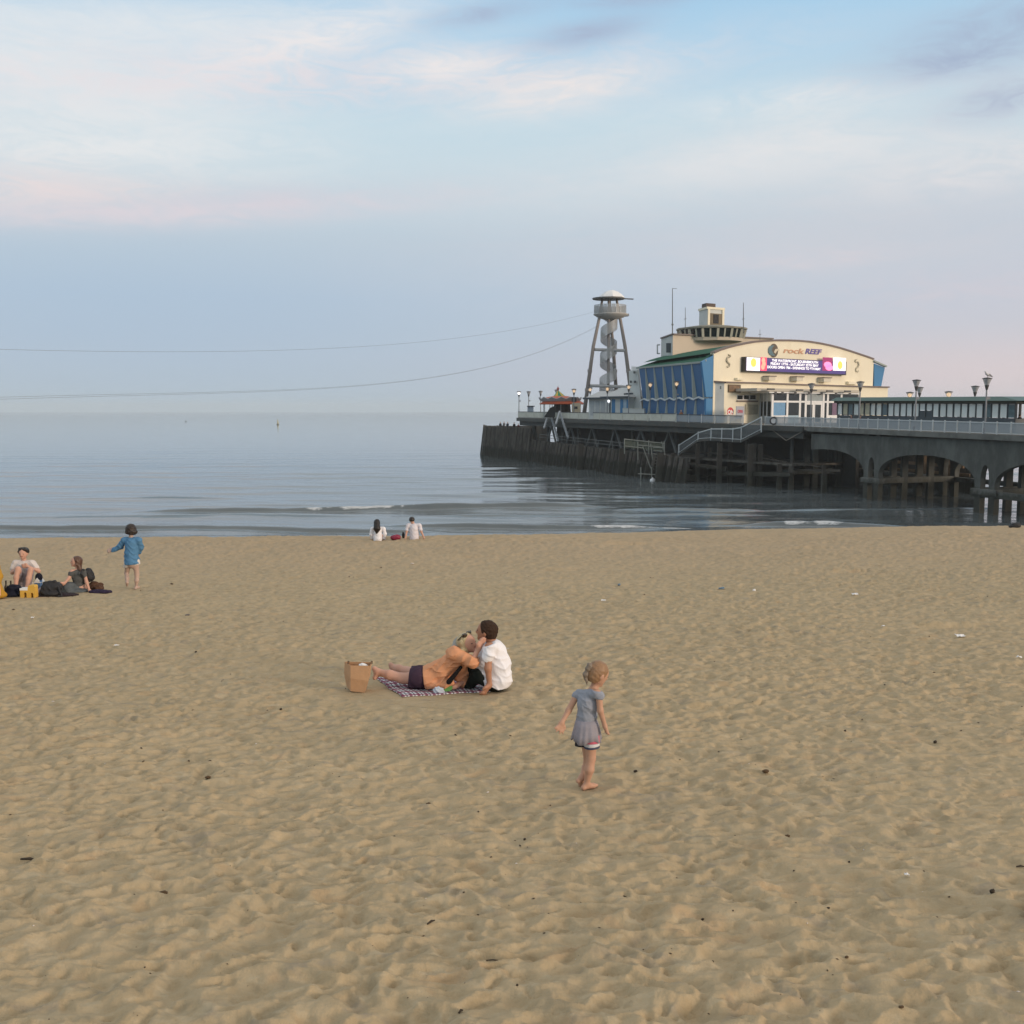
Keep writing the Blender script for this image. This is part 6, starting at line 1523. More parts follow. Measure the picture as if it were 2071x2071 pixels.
hw = j(945, 1301, .05); hfw = (.80, -.52, .12); hrw = .118
shw = j(918, 1321, -.08); elw = j(955, 1338, -.17); wrw = j(967, 1313, -.14)
tg = np.array(hc) + np.array([-.02, -.12, -.03])
body = head_prims(hw, hrw, hfw, (-.3, 0, 1)) + chain([j(941, 1312, .04), j(932, 1326, .04)], [.05, .06])
body += chain([shw, j(930, 1322, .2)], [.06, .06]) + chain([j(924, 1332, .05), j(893, 1356, .08), j(850, 1369, .14)], [.11, .095, .125])
body += chain([shw, elw, wrw], [.048, .040, .029]) + hand_prims(wrw, tg - wrw, (.2, -.2, 1), .185, .45, .25)
body += chain([j(930, 1324, .2), j(941, 1376, .14), j(921, 1388, .0)], [.046, .042, .030]) + hand_prims(j(921, 1388, 0), (-.9, -.1, -.15), (-.1, .9, .2), .17, .6, .2)
body += chain([j(845, 1372, .12), j(815, 1372, .16), j(788, 1365, .2), j(765, 1359, .26)], [.098, .066, .062, .040]) + chain([j(765, 1359, .26), j(758, 1371, .24)], [.042, .03]) + chain([j(763, 1360, .26), j(757, 1352, .28)], [.04, .034])
body += chain([j(848, 1362, .3), j(822, 1358, .5), j(806, 1353, .56), j(793, 1349, .62)], [.09, .062, .055, .036]) + chain([j(794, 1349, .62), j(790, 1344, .62)], [.036, .03])
gw0 = G(880, 1398)
woman = person('fair haired woman in an orange shirt lying on the blanket and touching the man\'s face', body, SK3, tuple(gw0), .0105, .03)
face_bits(woman, hw, hrw, hfw, (-.3, 0, 1))
sd_, f_, u_ = basis(hfw, (-.3, 0, 1))
BH = mat('ash_blond_hair', (0.50, 0.40, 0.23), 0.5, 0.3, 45.0, 0.005)
sdf_obj('hair', [('e', hw + u_ * .030 - f_ * .016, (.108, .128, .112), [sd_, f_, u_]), ('e', hw - f_ * .06 - u_ * .03, (.09, .085, .12), [sd_, f_, u_])] + chain([hw - f_ * .0 - sd_ * 0 + np.array([-.02, -.09, -.03]), j(936, 1318, -.06)], [.03, .022]), BH, woman, vox=.009, k=.03, cuts=[(hw + f_ * .03 + u_ * .03, f_ * .95 - u_ * .30)], wr=.004, wf=45)
sdf_obj('long_hair', chain([hw - sd_ * .085 + u_ * .05 - f_ * .01, hw - sd_ * .095 - u_ * .06, j(932, 1318, -.1)], [.035, .04, .028]) + chain([hw + sd_ * .085 + u_ * .05 - f_ * .01, hw + sd_ * .09 - u_ * .08, j(938, 1318, -.05)], [.035, .04, .028]), BH, woman, vox=.009, k=.02, wr=.004, wf=45)
sdf_obj('head_scarf', [('e', hw - f_ * .125 - u_ * .03, (.075, .065, .12), [sd_, f_, u_])] + chain([hw - f_ * .13, j(918, 1311, .05)], [.075, .045]), cloth('grey_scarf', (0.34, 0.34, 0.32), .12), woman, vox=.011, k=.03, wr=.004, wf=30)
m_ = MB(); gl = hw + u_ * .135 + f_ * .02
for s_ in (-1, 1): m_.lathe(gl + sd_ * s_ * .045 - u_ * .015, [(.0, -.03), (.034, -.02), (.034, .018), (0, .03)], 10)
m_.tube([gl - sd_ * .10 - f_ * .08 - u_ * .06, gl - sd_ * .09, gl + sd_ * .09, gl + sd_ * .10 - f_ * .08 - u_ * .06], .007, 6); m_.build('sunglasses', mat('brown_sunglasses', (0.05, 0.035, 0.02), 0.2), woman)
OS = cloth('orange_linen', (0.66, 0.32, 0.175), .10, 4.0, .012)
os_ = chain([shw, j(930, 1322, .2)], [.082, .08]) + chain([j(922, 1334, .05), j(893, 1356, .07), j(864, 1369, .1)], [.130, .122, .142]) + chain([shw, elw], [.078, .072]) + chain([elw, j(963, 1323, -.155)], [.072, .055]) + chain([j(930, 1326, .2), j(940, 1356, .16), j(940, 1380, .14)], [.08, .08, .075]) + chain([j(932, 1340, .1), j(930, 1368, .12)], [.09, .07]) + chain([j(866, 1384, .02), j(898, 1384, -.02), j(912, 1379, -.02)], [.055, .05, .04]) + chain([j(908, 1318, -.02), j(922, 1316, -.1), j(935, 1322, -.1)], [.045, .04, .03])
sdf_obj('orange_shirt', os_, OS, woman, vox=.010, k=.035, cuts=[(j(858, 1370, .1), (-1, 0, -.12)), (j(940, 1313, 0), (.45, 0, 1))], wr=.006, wf=11, folds=[((.75, 0, -.65), 62, .024, 9), ((.2, .3, -.9), 85, .014, 14)])
sdf_obj('black_top', chain([j(932, 1350, -.10), j(908, 1379, -.09)], [.022, .035]), cloth('black_jersey', (0.012, 0.011, 0.012)), woman, vox=.01, k=.02)
sdf_obj('purple_shorts', [('e', j(848, 1368, .14), (.165, .17, .14))] + chain([j(850, 1370, .12), j(832, 1374, .13)], [.14, .115]) + chain([j(850, 1364, .26), j(834, 1362, .36)], [.12, .1]), cloth('dark_plum_cloth', (0.055, 0.032, 0.052)), woman, vox=.011, k=.04, cuts=[(j(827, 1370, .1), (-1, 0, .1))], wr=.004)

# checked blanket
bA, bB, bC, bD = G(761, 1375), G(813, 1411), G(999, 1399), G(948, 1362)
nu, nv = 60, 40; m_ = MB(); uv = []
for i in range(nu + 1):
    for k in range(nv + 1):
        a, b = i / nu, k / nv; p = (bB * (1 - a) + bC * a) * (1 - b) + (bA * (1 - a) + bD * a) * b
        e_ = .012 * math.sin(9 * a + 5 * b) * math.sin(7 * b) + .02 * (max(0, abs(a - .5) * 2 - .9) + max(0, abs(b - .5) * 2 - .9)) * math.sin(31 * a + 23 * b)
        m_.v.append((p.x + .012 * math.sin(11 * b), p.y + .012 * math.sin(13 * a), max(float(sand_z(p.x, p.y)), 0) + .016 + e_ * .6)); uv.append((a, b))
for i in range(nu):
    for k in range(nv): m_.f.append((i * (nv + 1) + k, (i + 1) * (nv + 1) + k, (i + 1) * (nv + 1) + k + 1, i * (nv + 1) + k + 1)); m_.mi.append(0)
def plaid():
    m = bpy.data.materials.new('checked_blanket_cloth'); m.use_nodes = True; t = NT(m.node_tree); b = m.node_tree.nodes['Principled BSDF']
    uvn = t.n('ShaderNodeUVMap'); uvn.uv_map = 'weave'; s_ = t.n('ShaderNodeSeparateXYZ'); t.put(s_.inputs[0], uvn.outputs[0])
    def band(x, per, lo_, hi_): f = t.m('FRACT', t.m('MULTIPLY', x, per)); return t.m('MULTIPLY', t.m('GREATER_THAN', f, lo_), t.m('LESS_THAN', f, hi_))
    X_, Y_ = s_.outputs[0], s_.outputs[1]; cc = (0.70, 0.70, 0.74, 1)
    for x, per in ((X_, 12.0), (Y_, 6.5)):
        cc = t.mix(t.m('MULTIPLY', band(x, per, .0, .36), .8), cc, (0.16, 0.02, 0.06, 1))
        cc = t.mix(t.m('MULTIPLY', band(x, per, .56, .74), .7), cc, (0.10, 0.17, 0.20, 1))
        cc = t.mix(t.m('MULTIPLY', band(x, per, .62, .68), .8), cc, (0.05, 0.03, 0.06, 1))
    t.put(b.inputs['Base Color'], cc); b.inputs['Roughness'].default_value = .95; b.inputs['Specular IOR Level'].default_value = .1
    return m
bl_ = solo(m_, 'picnic_blanket', plaid(), 'purple, white and teal checked blanket spread on the sand under the couple', 'blanket', smooth=True)
ul = bl_.data.uv_layers.new(name='weave')
for lp_ in bl_.data.loops: ul.data[lp_.index].uv = uv[lp_.vertex_index]
bl_.modifiers.new('thick', 'SOLIDIFY').thickness = .012

# brown paper bag
gb = G(722, 1399); D = gb.y
pbag = thing('paper_bag', 'tall brown paper carrier bag standing open on the sand beside the blanket', 'bag', tuple(gb))
KR = mat('kraft_paper', (0.50, 0.29, 0.155), 0.8, 0.10, 6.0, 0.006); KR2 = mat('kraft_paper_shaded', (0.37, 0.21, 0.11), 0.8, 0.12, 6.0, 0.006)
def bp(u, v, dd): return P(u, v, D + dd)
fb = [bp(709, 1398, -.05), bp(737, 1401, -.08), bp(741, 1393, .14), bp(701, 1389, .16)]
ft = [bp(709, 1346, -.05), bp(749, 1346.5, -.08), bp(752, 1339, .16), bp(697, 1338, .18)]
fm = [bp(709, 1372, -.075), bp(745, 1377, -.10), bp(749, 1364, .17), bp(696, 1362, .18)]
m_ = MB(); vv_ = fb + fm + ft; fs = []
for r_ in (0, 4):
    for k in range(4): fs.append((r_ + k, r_ + (k + 1) % 4, r_ + 4 + (k + 1) % 4, r_ + 4 + k))
m_.add(vv_, fs + [(3, 2, 1, 0)]); pb_ = m_.build('bag_body', KR, pbag); pb_.modifiers.new('thick', 'SOLIDIFY').thickness = .006
m_ = MB(); m_.add([fm[0], fm[3], ft[3], ft[0], bp(703, 1355, .07)], [(0, 1, 4), (1, 2, 4), (2, 3, 4), (3, 0, 4)]); m_.build('side_gusset', KR2, pbag)  # gusset's shade is painted in as a darker kraft colour
m_ = MB()
for (a, b) in (((702.5, 1340), (752, 1341)),):
    for u, v in ((704, 1338), (751, 1338)):
        m_.tube([bp(u - 1, v + 5, .05), bp(u, v - 1.5, .05), bp(u + 2, v - 1, .05), bp(u + 1.5, v + 5, .05)], .006, 6)
m_.build('twisted_handle', mat('dark_twine', (0.10, 0.07, 0.045), 0.9), pbag)
sdf_obj('tissue', [('e', bp(733, 1346, .05), (.05, .04, .03)), ('e', bp(738, 1347, .04), (.04, .03, .025))], WHITE, pbag, vox=.009, k=.02, wr=.004, wf=60)
# things on the blanket
p = G(951, 1391); D = p.y; q = p + Vector((0, 0, .015))
bt_ = thing('drink_bottle', 'clear plastic drink bottle with a red label standing on the blanket', 'bottle', tuple(q))
MB().lathe(q, [(.0, 0), (.036, .002), (.038, .03), (.038, .10), (.036, .15), (.016, .19), (.015, .205)], 14).build('body', screen_mat('clear_plastic', (0.45, 0.42, 0.42), .45, .15), bt_, True)
MB().lathe(q, [(.0385, .028), (.0395, .03), (.0395, .105), (.0385, .107)], 14).build('label', mat('red_label', (0.60, 0.03, 0.035), 0.5), bt_, True); MB().lathe(q, [(.0, .204), (.018, .204), (.018, .222), (0, .224)], 12).build('cap', mat('red_cap', (0.5, 0.03, 0.03), 0.5), bt_)
q = G(904, 1398) + Vector((0, 0, .015))
tb = thing('food_tub', 'white tub with a green rim tilted on the blanket by the woman\'s hand', 'tub', tuple(q))
MB().lathe(q + Vector((0, .02, .0)), [(0, 0), (.05, .002), (.065, .075), (.06, .075), (.05, .01)], 16).build('tub', mat('cream_tub', (0.50, 0.52, 0.44), 0.6), tb, True); m_ = MB(); m_.prism([q + Vector((.075 * math.cos(a), -.06 + .02 * math.sin(a), .045 + .04 * math.sin(a))) for a in np.linspace(0, 6.28, 17)[:-1]], (0, .012, 0.006)); m_.build('green_lid', mat('leaf_green_plastic', (0.10, 0.28, 0.06), 0.5), tb)
q = G(885, 1403)
tag(sdf_obj('crumpled_bag', [('e', q + Vector((0, 0, .04)), (.055, .05, .045)), ('e', q + Vector((.05, 0, .03)), (.04, .04, .035))], cloth('pale_blue_plastic', (0.46, 0.52, 0.60), .2), None, tuple(q), .009, .02, wr=.008, wf=55), 'crumpled pale blue plastic wrapper on the near edge of the blanket', 'wrapper')

# ---- the group on the left
g2 = G(47, 1197); D = g2.y
HD = mat('black_brown_hair', (0.016, 0.011, 0.009), 0.5, 0.3, 40.0, 0.005)
hc = j(47.5, 1119, .1); hr = .118; hf = (.0, -1, -.12)
body = head_prims(hc, hr, hf) + chain([j(47.5, 1128, .12), j(48.5, 1136, .14)], [.055, .065]) + chain([j(32, 1139, .12), j(66, 1139, .12)], [.062, .062]) + chain([j(49, 1148, .13), j(48, 1175, .16), j(47, 1186, .16)], [.15, .14, .16])
body += chain([j(66, 1140, .12), j(78, 1155, .0), j(57, 1146, -.12)], [.052, .043, .03]) + hand_prims(j(57, 1146, -.12), (-.9, -.2, .15), (0, -.3, 1), .17, .6)
body += chain([j(31, 1140, .12), j(25, 1158, .0), j(35, 1152, -.15)], [.052, .043, .03]) + hand_prims(j(35, 1152, -.15), (.8, -.4, -.2), (0, -.3, 1), .17, .6)
body += chain([j(41, 1184, .1), j(36, 1151, -.22), j(33, 1168, -.3), j(32, 1186, -.38)], [.085, .062, .058, .042]) + foot_prims(j(32, 1186, -.38), (-.1, -1, 0), .25, .05)
body += chain([j(54, 1184, .1), j(62, 1152, -.2), j(58, 1170, -.28), j(55, 1186, -.36)], [.085, .062, .058, .042]) + foot_prims(j(55, 1186, -.36), (.1, -1, 0), .25, .05)
ml = person('curly dark haired man in a pale t-shirt sitting with knees up facing the camera', body, SK3, tuple(g2), .013, .03)
face_bits(ml, hc, hr, hf, smile=True)
sdf_obj('hair', [('e', hc + np.array([0, .02, .045]), (.118, .125, .10)), ('e', hc + np.array([-.04, -.04, .10]), (.06, .05, .045)), ('e', hc + np.array([.05, -.04, .095]), (.05, .05, .045)), ('e', hc + np.array([-.09, .0, .03]), (.04, .07, .05))], HD, ml, vox=.011, k=.02, cuts=[(hc + np.array([0, -.06, .045]), (0, -.7, -.7))], wr=.007, wf=55)
sdf_obj('t_shirt', chain([j(33, 1139.5, .12), j(65, 1139.5, .12)], [.082, .082]) + chain([j(49, 1150, .13), j(48, 1178, .16)], [.175, .185]) + chain([j(65, 1140, .12), j(73, 1149, .06)], [.078, .072]) + chain([j(32, 1140, .12), j(27, 1150, .06)], [.078, .072]), cloth('off_white_cotton', (0.62, 0.56, 0.53), .06), ml, vox=.013, k=.04, cuts=[(j(48, 1134.5, 0), (0, -.35, 1))], wr=.003, wf=18, folds=[((.5, 0, .85), 60, .018, 9)])
sdf_obj('shorts', chain([j(41, 1184, .1), j(36.5, 1153, -.20)], [.11, .085]) + chain([j(54, 1184, .1), j(61.5, 1154, -.18)], [.11, .085]) + [('e', j(47, 1187, .15), (.19, .18, .11))], cloth('lilac_grey_shorts', (0.30, 0.27, 0.31)), ml, vox=.014, k=.03, wr=.004)

g3 = G(158, 1197); D = g3.y
hc = j(154, 1136, .1); hf = (-.85, -.42, .05); hr = .112
body = head_prims(hc, hr, hf) + chain([j(157, 1146, .1), j(158, 1153, .1)], [.05, .058]) + chain([j(146, 1156, .0), j(168, 1156, .18)], [.055, .055]) + chain([j(158, 1163, .1), j(160, 1180, .1), j(162, 1190, .1)], [.12, .11, .15])
body += chain([j(170, 1158, .05), j(175, 1177, .0), j(181, 1195, -.05)], [.045, .038, .028]) + hand_prims(j(181, 1195, -.05), (.9, -.2, -.1), (-.2, -.9, 0), .16, .2) + chain([j(146, 1157, .0), j(139, 1170, -.1), j(130, 1180, -.2)], [.045, .038, .028]) + hand_prims(j(130, 1180, -.2), (-.8, -.3, -.4), (0, -.5, 1), .16, .5)
body += chain([j(160, 1191, .1), j(138, 1187, -.05), j(124, 1186, .1)], [.09, .065, .045]) + foot_prims(j(124, 1187, .1), (-1, -.3, 0), .22, .04)
wl = person('long haired woman in a grey top and skirt sitting on the sand', body, SK3, tuple(g3), .013, .03)
face_bits(wl, hc, hr, hf, smile=True)
sd_, f_, u_ = basis(hf); BR = mat('chestnut_hair', (0.085, 0.040, 0.024), 0.45, 0.3, 30.0, 0.005)
sdf_obj('hair', [('e', hc + u_ * .03 - f_ * .02, (.112, .122, .108), [sd_, f_, u_]), ('e', hc - f_ * .05 - u_ * .06, (.105, .08, .14), [sd_, f_, u_])] + chain([hc - f_ * .03 - u_ * .08, j(163, 1155, .05)], [.085, .04]) + chain([hc - sd_ * .09 - u_ * .05, j(149, 1158, -.04)], [.035, .03]) + chain([hc + sd_ * .09 - u_ * .05, j(148, 1160, .0)], [.035, .03]), BR, wl, vox=.011, k=.03, cuts=[(hc + f_ * .035 + u_ * .02, f_ * .95 - u_ * .3)], wr=.004, wf=40)
sdf_obj('grey_top', chain([j(147, 1156, .0), j(168, 1156, .18)], [.072, .072]) + chain([j(158, 1163, .1), j(160, 1182, .1)], [.145, .135]) + chain([j(169, 1157, .05), j(171, 1165, .03)], [.066, .062]) + chain([j(146, 1157, .0), j(143, 1163, -.04)], [.066, .062]), cloth('charcoal_grey_jersey', (0.085, 0.088, 0.088)), wl, vox=.013, k=.04, cuts=[(j(155, 1150.5, .1), (-.2, -.2, 1))], wr=.005)
sdf_obj('skirt', chain([j(160, 1191, .1), j(138, 1188, -.05), j(122, 1184, .12)], [.15, .12, .06]) + chain([j(165, 1192, .2), j(140, 1192, -.1), j(120, 1181, .2)], [.13, .10, .05]) + [('e', j(150, 1195, .0), (.33, .22, .075))], mat('patterned_grey_skirt', (0.10, 0.115, 0.125), 0.9, 0.6, 9.0, 0.01, spec=0.1), wl, vox=.015, k=.05, wr=.008, wf=16)
p = j(179, 1163, .2)
bk = thing('backpack', 'black backpack worn on the back of the seated long haired woman', 'backpack', tuple(p + np.array([0, 0, -.14])))
BK = mat('black_nylon', (0.013, 0.013, 0.016), 0.7, 0.3, 8.0, 0.008)
sdf_obj('pack', [('e', p, (.11, .14, .17)), ('e', p + np.array([.07, 0, -.05]), (.07, .10, .10))], BK, bk, vox=.014, k=.03, wr=.005, wf=30)
m_ = MB(); m_.tube([p + np.array([-.02, -.1, .12]), j(167, 1152, -.03), j(163, 1160, -.1), p + np.array([0, -.12, -.12])], .02, 6); m_.build('strap', BK, bk)
# belongings
def lump(nm, label, cat, u, v, parts, m, vox=.014, k=.03, wr=.006, wf=30):
    q = G(u, v); pr = [('e', np.array(q) + np.array(c_), r_) for c_, r_ in parts]
    return tag(sdf_obj(nm, pr, m, None, tuple(q), vox, k, wr=wr, wf=wf), label, cat)
lump('jacket', 'brown jacket crumpled on the sand behind the seated woman', 'jacket', 193, 1194, [((-.05, .05, .1), (.13, .12, .11)), ((.08, 0, .06), (.12, .12, .07)), ((.1, .1, .12), (.06, .06, .05))], cloth('rust_brown_cloth', (0.085, 0.045, 0.028), .3))
lump('blanket', 'dark navy and plum blanket end lying on the sand behind the seated woman', 'blanket', 206, 1199, [((-.12, .05, .02), (.2, .16, .045)), ((.08, 0, .02), (.16, .12, .04))], cloth('navy_plum_cloth', (0.028, 0.020, 0.045), .3))
lump('rug', 'black edged rug under the bags of the seated group', 'rug', 70, 1207, [((-.55, .2, .0), (.5, .25, .03)), ((.1, .2, .0), (.5, .25, .03)), ((.5, .25, .0), (.4, .2, .03))], cloth('dark_rug', (0.035, 0.025, 0.03), .3), .02, .05)
q = G(103, 1206); bk2 = thing('backpack', 'large black backpack lying on the sand in front of the seated group', 'backpack', tuple(q)); q = np.array(q)
sdf_obj('pack', [('e', q + np.array([-.03, .05, .17]), (.20, .16, .17)), ('e', q + np.array([.10, .05, .20]), (.14, .13, .13)), ('e', q + np.array([-.12, 0, .10]), (.12, .13, .12)), ('e', q + np.array([.02, .0, .07]), (.22, .16, .08)), ('c', q + np.array([-.14, 0, .30]), q + np.array([.10, 0, .335]), .03, .035)], BK, bk2, vox=.014, k=.03, wr=.008, wf=26)
m_ = MB(); m_.tube([q + np.array([.2, -.05, .22]), q + np.array([.27, -.1, .09]), q + np.array([.31, -.12, .02]), q + np.array([.22, -.13, .025])], .022, 6); m_.build('strap', BK, bk2)
q = np.array(G(25, 1207)); tb = thing('tote_bag', 'navy tote bag with two bottle necks sticking out of it', 'bag', tuple(q)); NV = cloth('navy_canvas', (0.012, 0.014, 0.026), .2)
sdf_obj('bag', [('e', q + np.array([0, .05, .13]), (.165, .13, .15)), ('e', q + np.array([-.02, .0, .06]), (.18, .14, .08)), ('e', q + np.array([.08, .05, .20]), (.09, .1, .07))], NV, tb, vox=.014, k=.03, wr=.006)
for dx_, h_ in ((-.15, .345), (-.04, .34)):
    b_ = tag(MB().lathe(q + np.array([dx_, .04, .1]), [(.04, 0), (.04, .12), (.017, .17), (.016, h_ - .1), (.019, h_ - .1), (.019, h_ - .08), (0, h_ - .08)], 12).build('wine_bottle', mat('brown_bottle_glass', (0.03, 0.025, 0.018), .15), None, True), 'dark glass bottle poking out of the navy tote bag' + (', left one' if dx_ < -.1 else ', right one'), 'bottle', 'bottles in the tote bag')
q = np.array(G(56, 1209)); D = q[1]; cr = thing('carton_carrier', 'yellow and white cardboard carrier with arched cut-outs standing among the bags', 'carton', tuple(q)); YL = mat('yellow_card', (0.62, 0.37, 0.06), 0.7, 0.10, 6.0); s_ = D / F * 1.02
def qq(x, y, z): return Vector((q[0] + x * s_, D + y, q[2] + z * s_))
m_ = MB(); yl = [(-15, 0), (-8, 0), (-8, 8), (-6.5, 11), (-3.5, 11), (-2, 8), (-2, 0), (6, 0), (6, 8), (7.5, 10), (10, 10), (11.5, 7), (11.5, 0), (15, 0), (15, 22), (13, 25), (3, 25), (1, 22), (0, 17), (-15, 16)]
m_.prism([qq(x, 0, z) for x, z in yl], (0, .16, 0)); m_.build('yellow_card', YL, cr)
m_ = MB(); m_.prism([qq(-15.4, -.005, 15), qq(.6, -.005, 15), qq(.6, -.005, 19), qq(-2, -.005, 20), qq(-15.4, -.005, 19)], (0, .17, 0)); m_.build('white_top', WHITE, cr)
q = np.array(G(75.5, 1193)); cbg = thing('cool_bag', 'blue and white bag with a dark navy top beside the seated man', 'bag', tuple(q)); s_ = q[1] / F * 1.02
m_ = MB(); m_.prism([q + np.array([-6, 0, 0]) * s_, q + np.array([6.5, 0, 0]) * s_, q + np.array([6.5, 0, 18]) * s_, q + np.array([-6, 0, 18]) * s_], (0, .13, 0)); m_.build('blue_body', mat('mid_blue_nylon', (0.10, 0.20, 0.40), 0.7, .15), cbg, bevel=.015)
m_ = MB(); m_.add([q + np.array([-6.3, -1, 14]) * s_, q + np.array([6.8, -1, 14]) * s_, q + np.array([0.5, -1, 24]) * s_, q + np.array([-6.3, 20, 14]) * s_, q + np.array([6.8, 20, 14]) * s_, q + np.array([0.5, 20, 24]) * s_], [(0, 1, 2), (5, 4, 3), (0, 2, 5, 3), (2, 1, 4, 5), (1, 0, 3, 4)]); m_.build('white_panel', WHITE, cbg)
sdf_obj('navy_top', [('e', q + np.array([.5, 8, 24]) * s_, (7 * s_, 7 * s_, 9 * s_))], NV, cbg, vox=.012)
lump('wrapper', 'pinkish crumpled food wrapper between the yellow carton and the black backpack', 'wrapper', 79, 1204, [((0, 0, .07), (.07, .06, .07)), ((.04, .02, .13), (.05, .05, .05))], cloth('pinkish_paper', (0.40, 0.31, 0.32), .2), .011)
# the sitter cut by the left edge
g4 = G(-22, 1209); D = g4.y
body = head_prims(j(-26, 1124, .1), .115, (.6, -.8, 0)) + chain([j(-26, 1134, .1), j(-26, 1142, .1)], [.05, .06]) + chain([j(-44, 1144, .1), j(-8, 1144, .1)], [.06, .06]) + chain([j(-26, 1155, .1), j(-26, 1195, .1)], [.15, .16]) + chain([j(-30, 1196, 0), j(-10, 1170, -.2), j(0, 1203, -.25)], [.09, .065, .045]) + chain([j(-9, 1145, .1), j(0, 1166, 0), j(-6, 1180, -.2)], [.05, .042, .03])
pm = person('sitter in a mustard coat mostly cut off by the left edge of the picture', body, SK3, tuple(g4), .016, .03)
MU = cloth('mustard_wool', (0.42, 0.23, 0.03), .12)
sdf_obj('mustard_coat', chain([j(-43, 1145, .1), j(-9, 1145, .1)], [.085, .085]) + chain([j(-26, 1155, .1), j(-24, 1200, .08)], [.18, .22]) + chain([j(-9, 1146, .1), j(-1, 1165, 0), j(-5, 1178, -.18)], [.075, .07, .06]) + chain([j(-10, 1168, -.1), j(1, 1200, -.2)], [.08, .085]) + [('e', j(-5, 1203, -.15), (.2, .18, .09))], MU, pm, vox=.016, k=.04, wr=.006)
sdf_obj('hair', [('e', j(-26, 1122, .12), (.125, .13, .125))], HD, pm, vox=.016, cuts=[(j(-26, 1122, .06), (.6, -.8, -.2))], wr=.004)

# ---- the woman in the denim shirt walking away
g5 = G(275, 1190); D = g5.y
hc = j(265, 1071, .0); hf = (-.1, 1, -.05); hr = .115
body = head_prims(hc, hr, hf) + chain([j(265, 1081, 0), j(265.5, 1088, 0)], [.05, .058]) + chain([j(252, 1092, 0), j(280, 1092, 0)], [.05, .05]) + chain([j(266, 1098, 0), j(267, 1118, 0), j(268, 1138, 0)], [.115, .10, .14])
body += chain([j(250, 1092, 0), j(243, 1106, .05), j(228, 1113, .06)], [.045, .038, .027]) + hand_prims(j(228, 1113, .06), (-.95, .1, -.15), (0, .3, 1), .165, .3) + chain([j(281, 1093, 0), j(285, 1108, .08), j(279, 1121, .2)], [.045, .038, .027]) + hand_prims(j(279, 1121, .2), (-.3, .5, -.7), (-.5, -.5, 0), .165, .5)
body += chain([j(274, 1140, 0), j(277, 1162, .03), j(276.5, 1174, .0), j(275.7, 1187, .02)], [.082, .052, .049, .031]) + foot_prims(j(275.7, 1187, .02), (0.1, 1, 0), .22, .03)
body += chain([j(260, 1140, 0), j(256, 1159, .12), j(257, 1170, -.02), j(257, 1178, -.12)], [.080, .050, .046, .030]) + chain([j(257, 1178, -.12), j(257, 1184, -.04)], [.036, .03])
wd_ = person('barefoot woman in a denim shirt with a dark bob walking away towards the sea', body, SKL, tuple(g5), .013, .03)
sdf_obj('hair', [('e', hc + np.array([0, -.015, .02]), (.125, .13, .125)), ('e', hc + np.array([.01, -.03, -.055]), (.145, .115, .085)), ('e', hc + np.array([.06, -.02, -.05]), (.09, .09, .07))], mat('dark_bob_hair', (0.022, 0.014, 0.011), 0.45, 0.3, 30, 0.005), wd_, vox=.012, k=.03, cuts=[(hc + np.array([0, .0, -.115]), (-.1, 0, -1))], wr=.004, wf=40)
DN = cloth('washed_denim', (0.085, 0.21, 0.37), .14)
sdf_obj('denim_shirt', chain([j(252, 1092.5, 0), j(280, 1092.5, 0)], [.072, .072]) + chain([j(266, 1099, 0), j(266, 1119, 0), j(267, 1137, 0)], [.15, .15, .175]) + chain([j(251, 1093, 0), j(243.5, 1105, .05), j(231, 1112, .06)], [.072, .066, .055]) + chain([j(281, 1094, 0), j(284.5, 1107, .08), j(281, 1117, .17)], [.072, .066, .055]), DN, wd_, vox=.013, k=.035, cuts=[(j(267, 1141, 0), (.05, 0, -1))], wr=.003, wf=18, folds=[((.5, 0, .85), 60, .02, 9), ((.9, 0, -.3), 55, .012, 9)])
sdf_obj('white_shorts', chain([j(273, 1136, 0), j(276, 1146, .0)], [.115, .10]) + chain([j(261, 1136, 0), j(258, 1145, .03)], [.115, .098]), cloth('white_denim', (0.62, 0.58, 0.54), .05), wd_, vox=.013, k=.02, cuts=[(j(267, 1145, 0), (.25, 0, -1))])

# ---- two sitters on the crest by the water
D = G(764, 1092.5).y
hc = j(762.5, 1057, 0); hr = .11; gS = G(764, 1093)
body = head_prims(hc, hr, (0, 1, 0)) + chain([j(763, 1062, 0), j(764, 1066, 0)], [.05, .06]) + chain([j(754, 1069, 0), j(775, 1069, 0)], [.05, .05]) + chain([j(764, 1074, 0), j(764, 1088, 0)], [.12, .15]) + chain([j(753, 1069, 0), j(750.5, 1080, 0), j(753, 1090, .1)], [.045, .04, .03]) + chain([j(776, 1070, 0), j(778.5, 1080, 0), j(777, 1090, .1)], [.045, .04, .03]) + chain([j(760, 1090, .05), j(757, 1083, .5), j(757, 1092, .8)], [.09, .06, .04]) + chain([j(768, 1090, .05), j(771, 1083, .5), j(771, 1092, .8)], [.09, .06, .04])
ws = person('woman with long dark hair and white top sitting at the water\'s edge', body, SK3, tuple(gS), .018, .03)
sdf_obj('white_top', chain([j(754, 1069, 0), j(775, 1069, 0)], [.07, .07]) + chain([j(764, 1074, 0), j(764, 1090, 0)], [.15, .17]) + chain([j(753, 1070, 0), j(750.5, 1080, 0), j(752, 1088, .08)], [.068, .064, .055]) + chain([j(776, 1070, 0), j(778.5, 1080, 0), j(777.5, 1089, .08)], [.068, .064, .055]), WT, ws, vox=.017, k=.035, wr=.006)
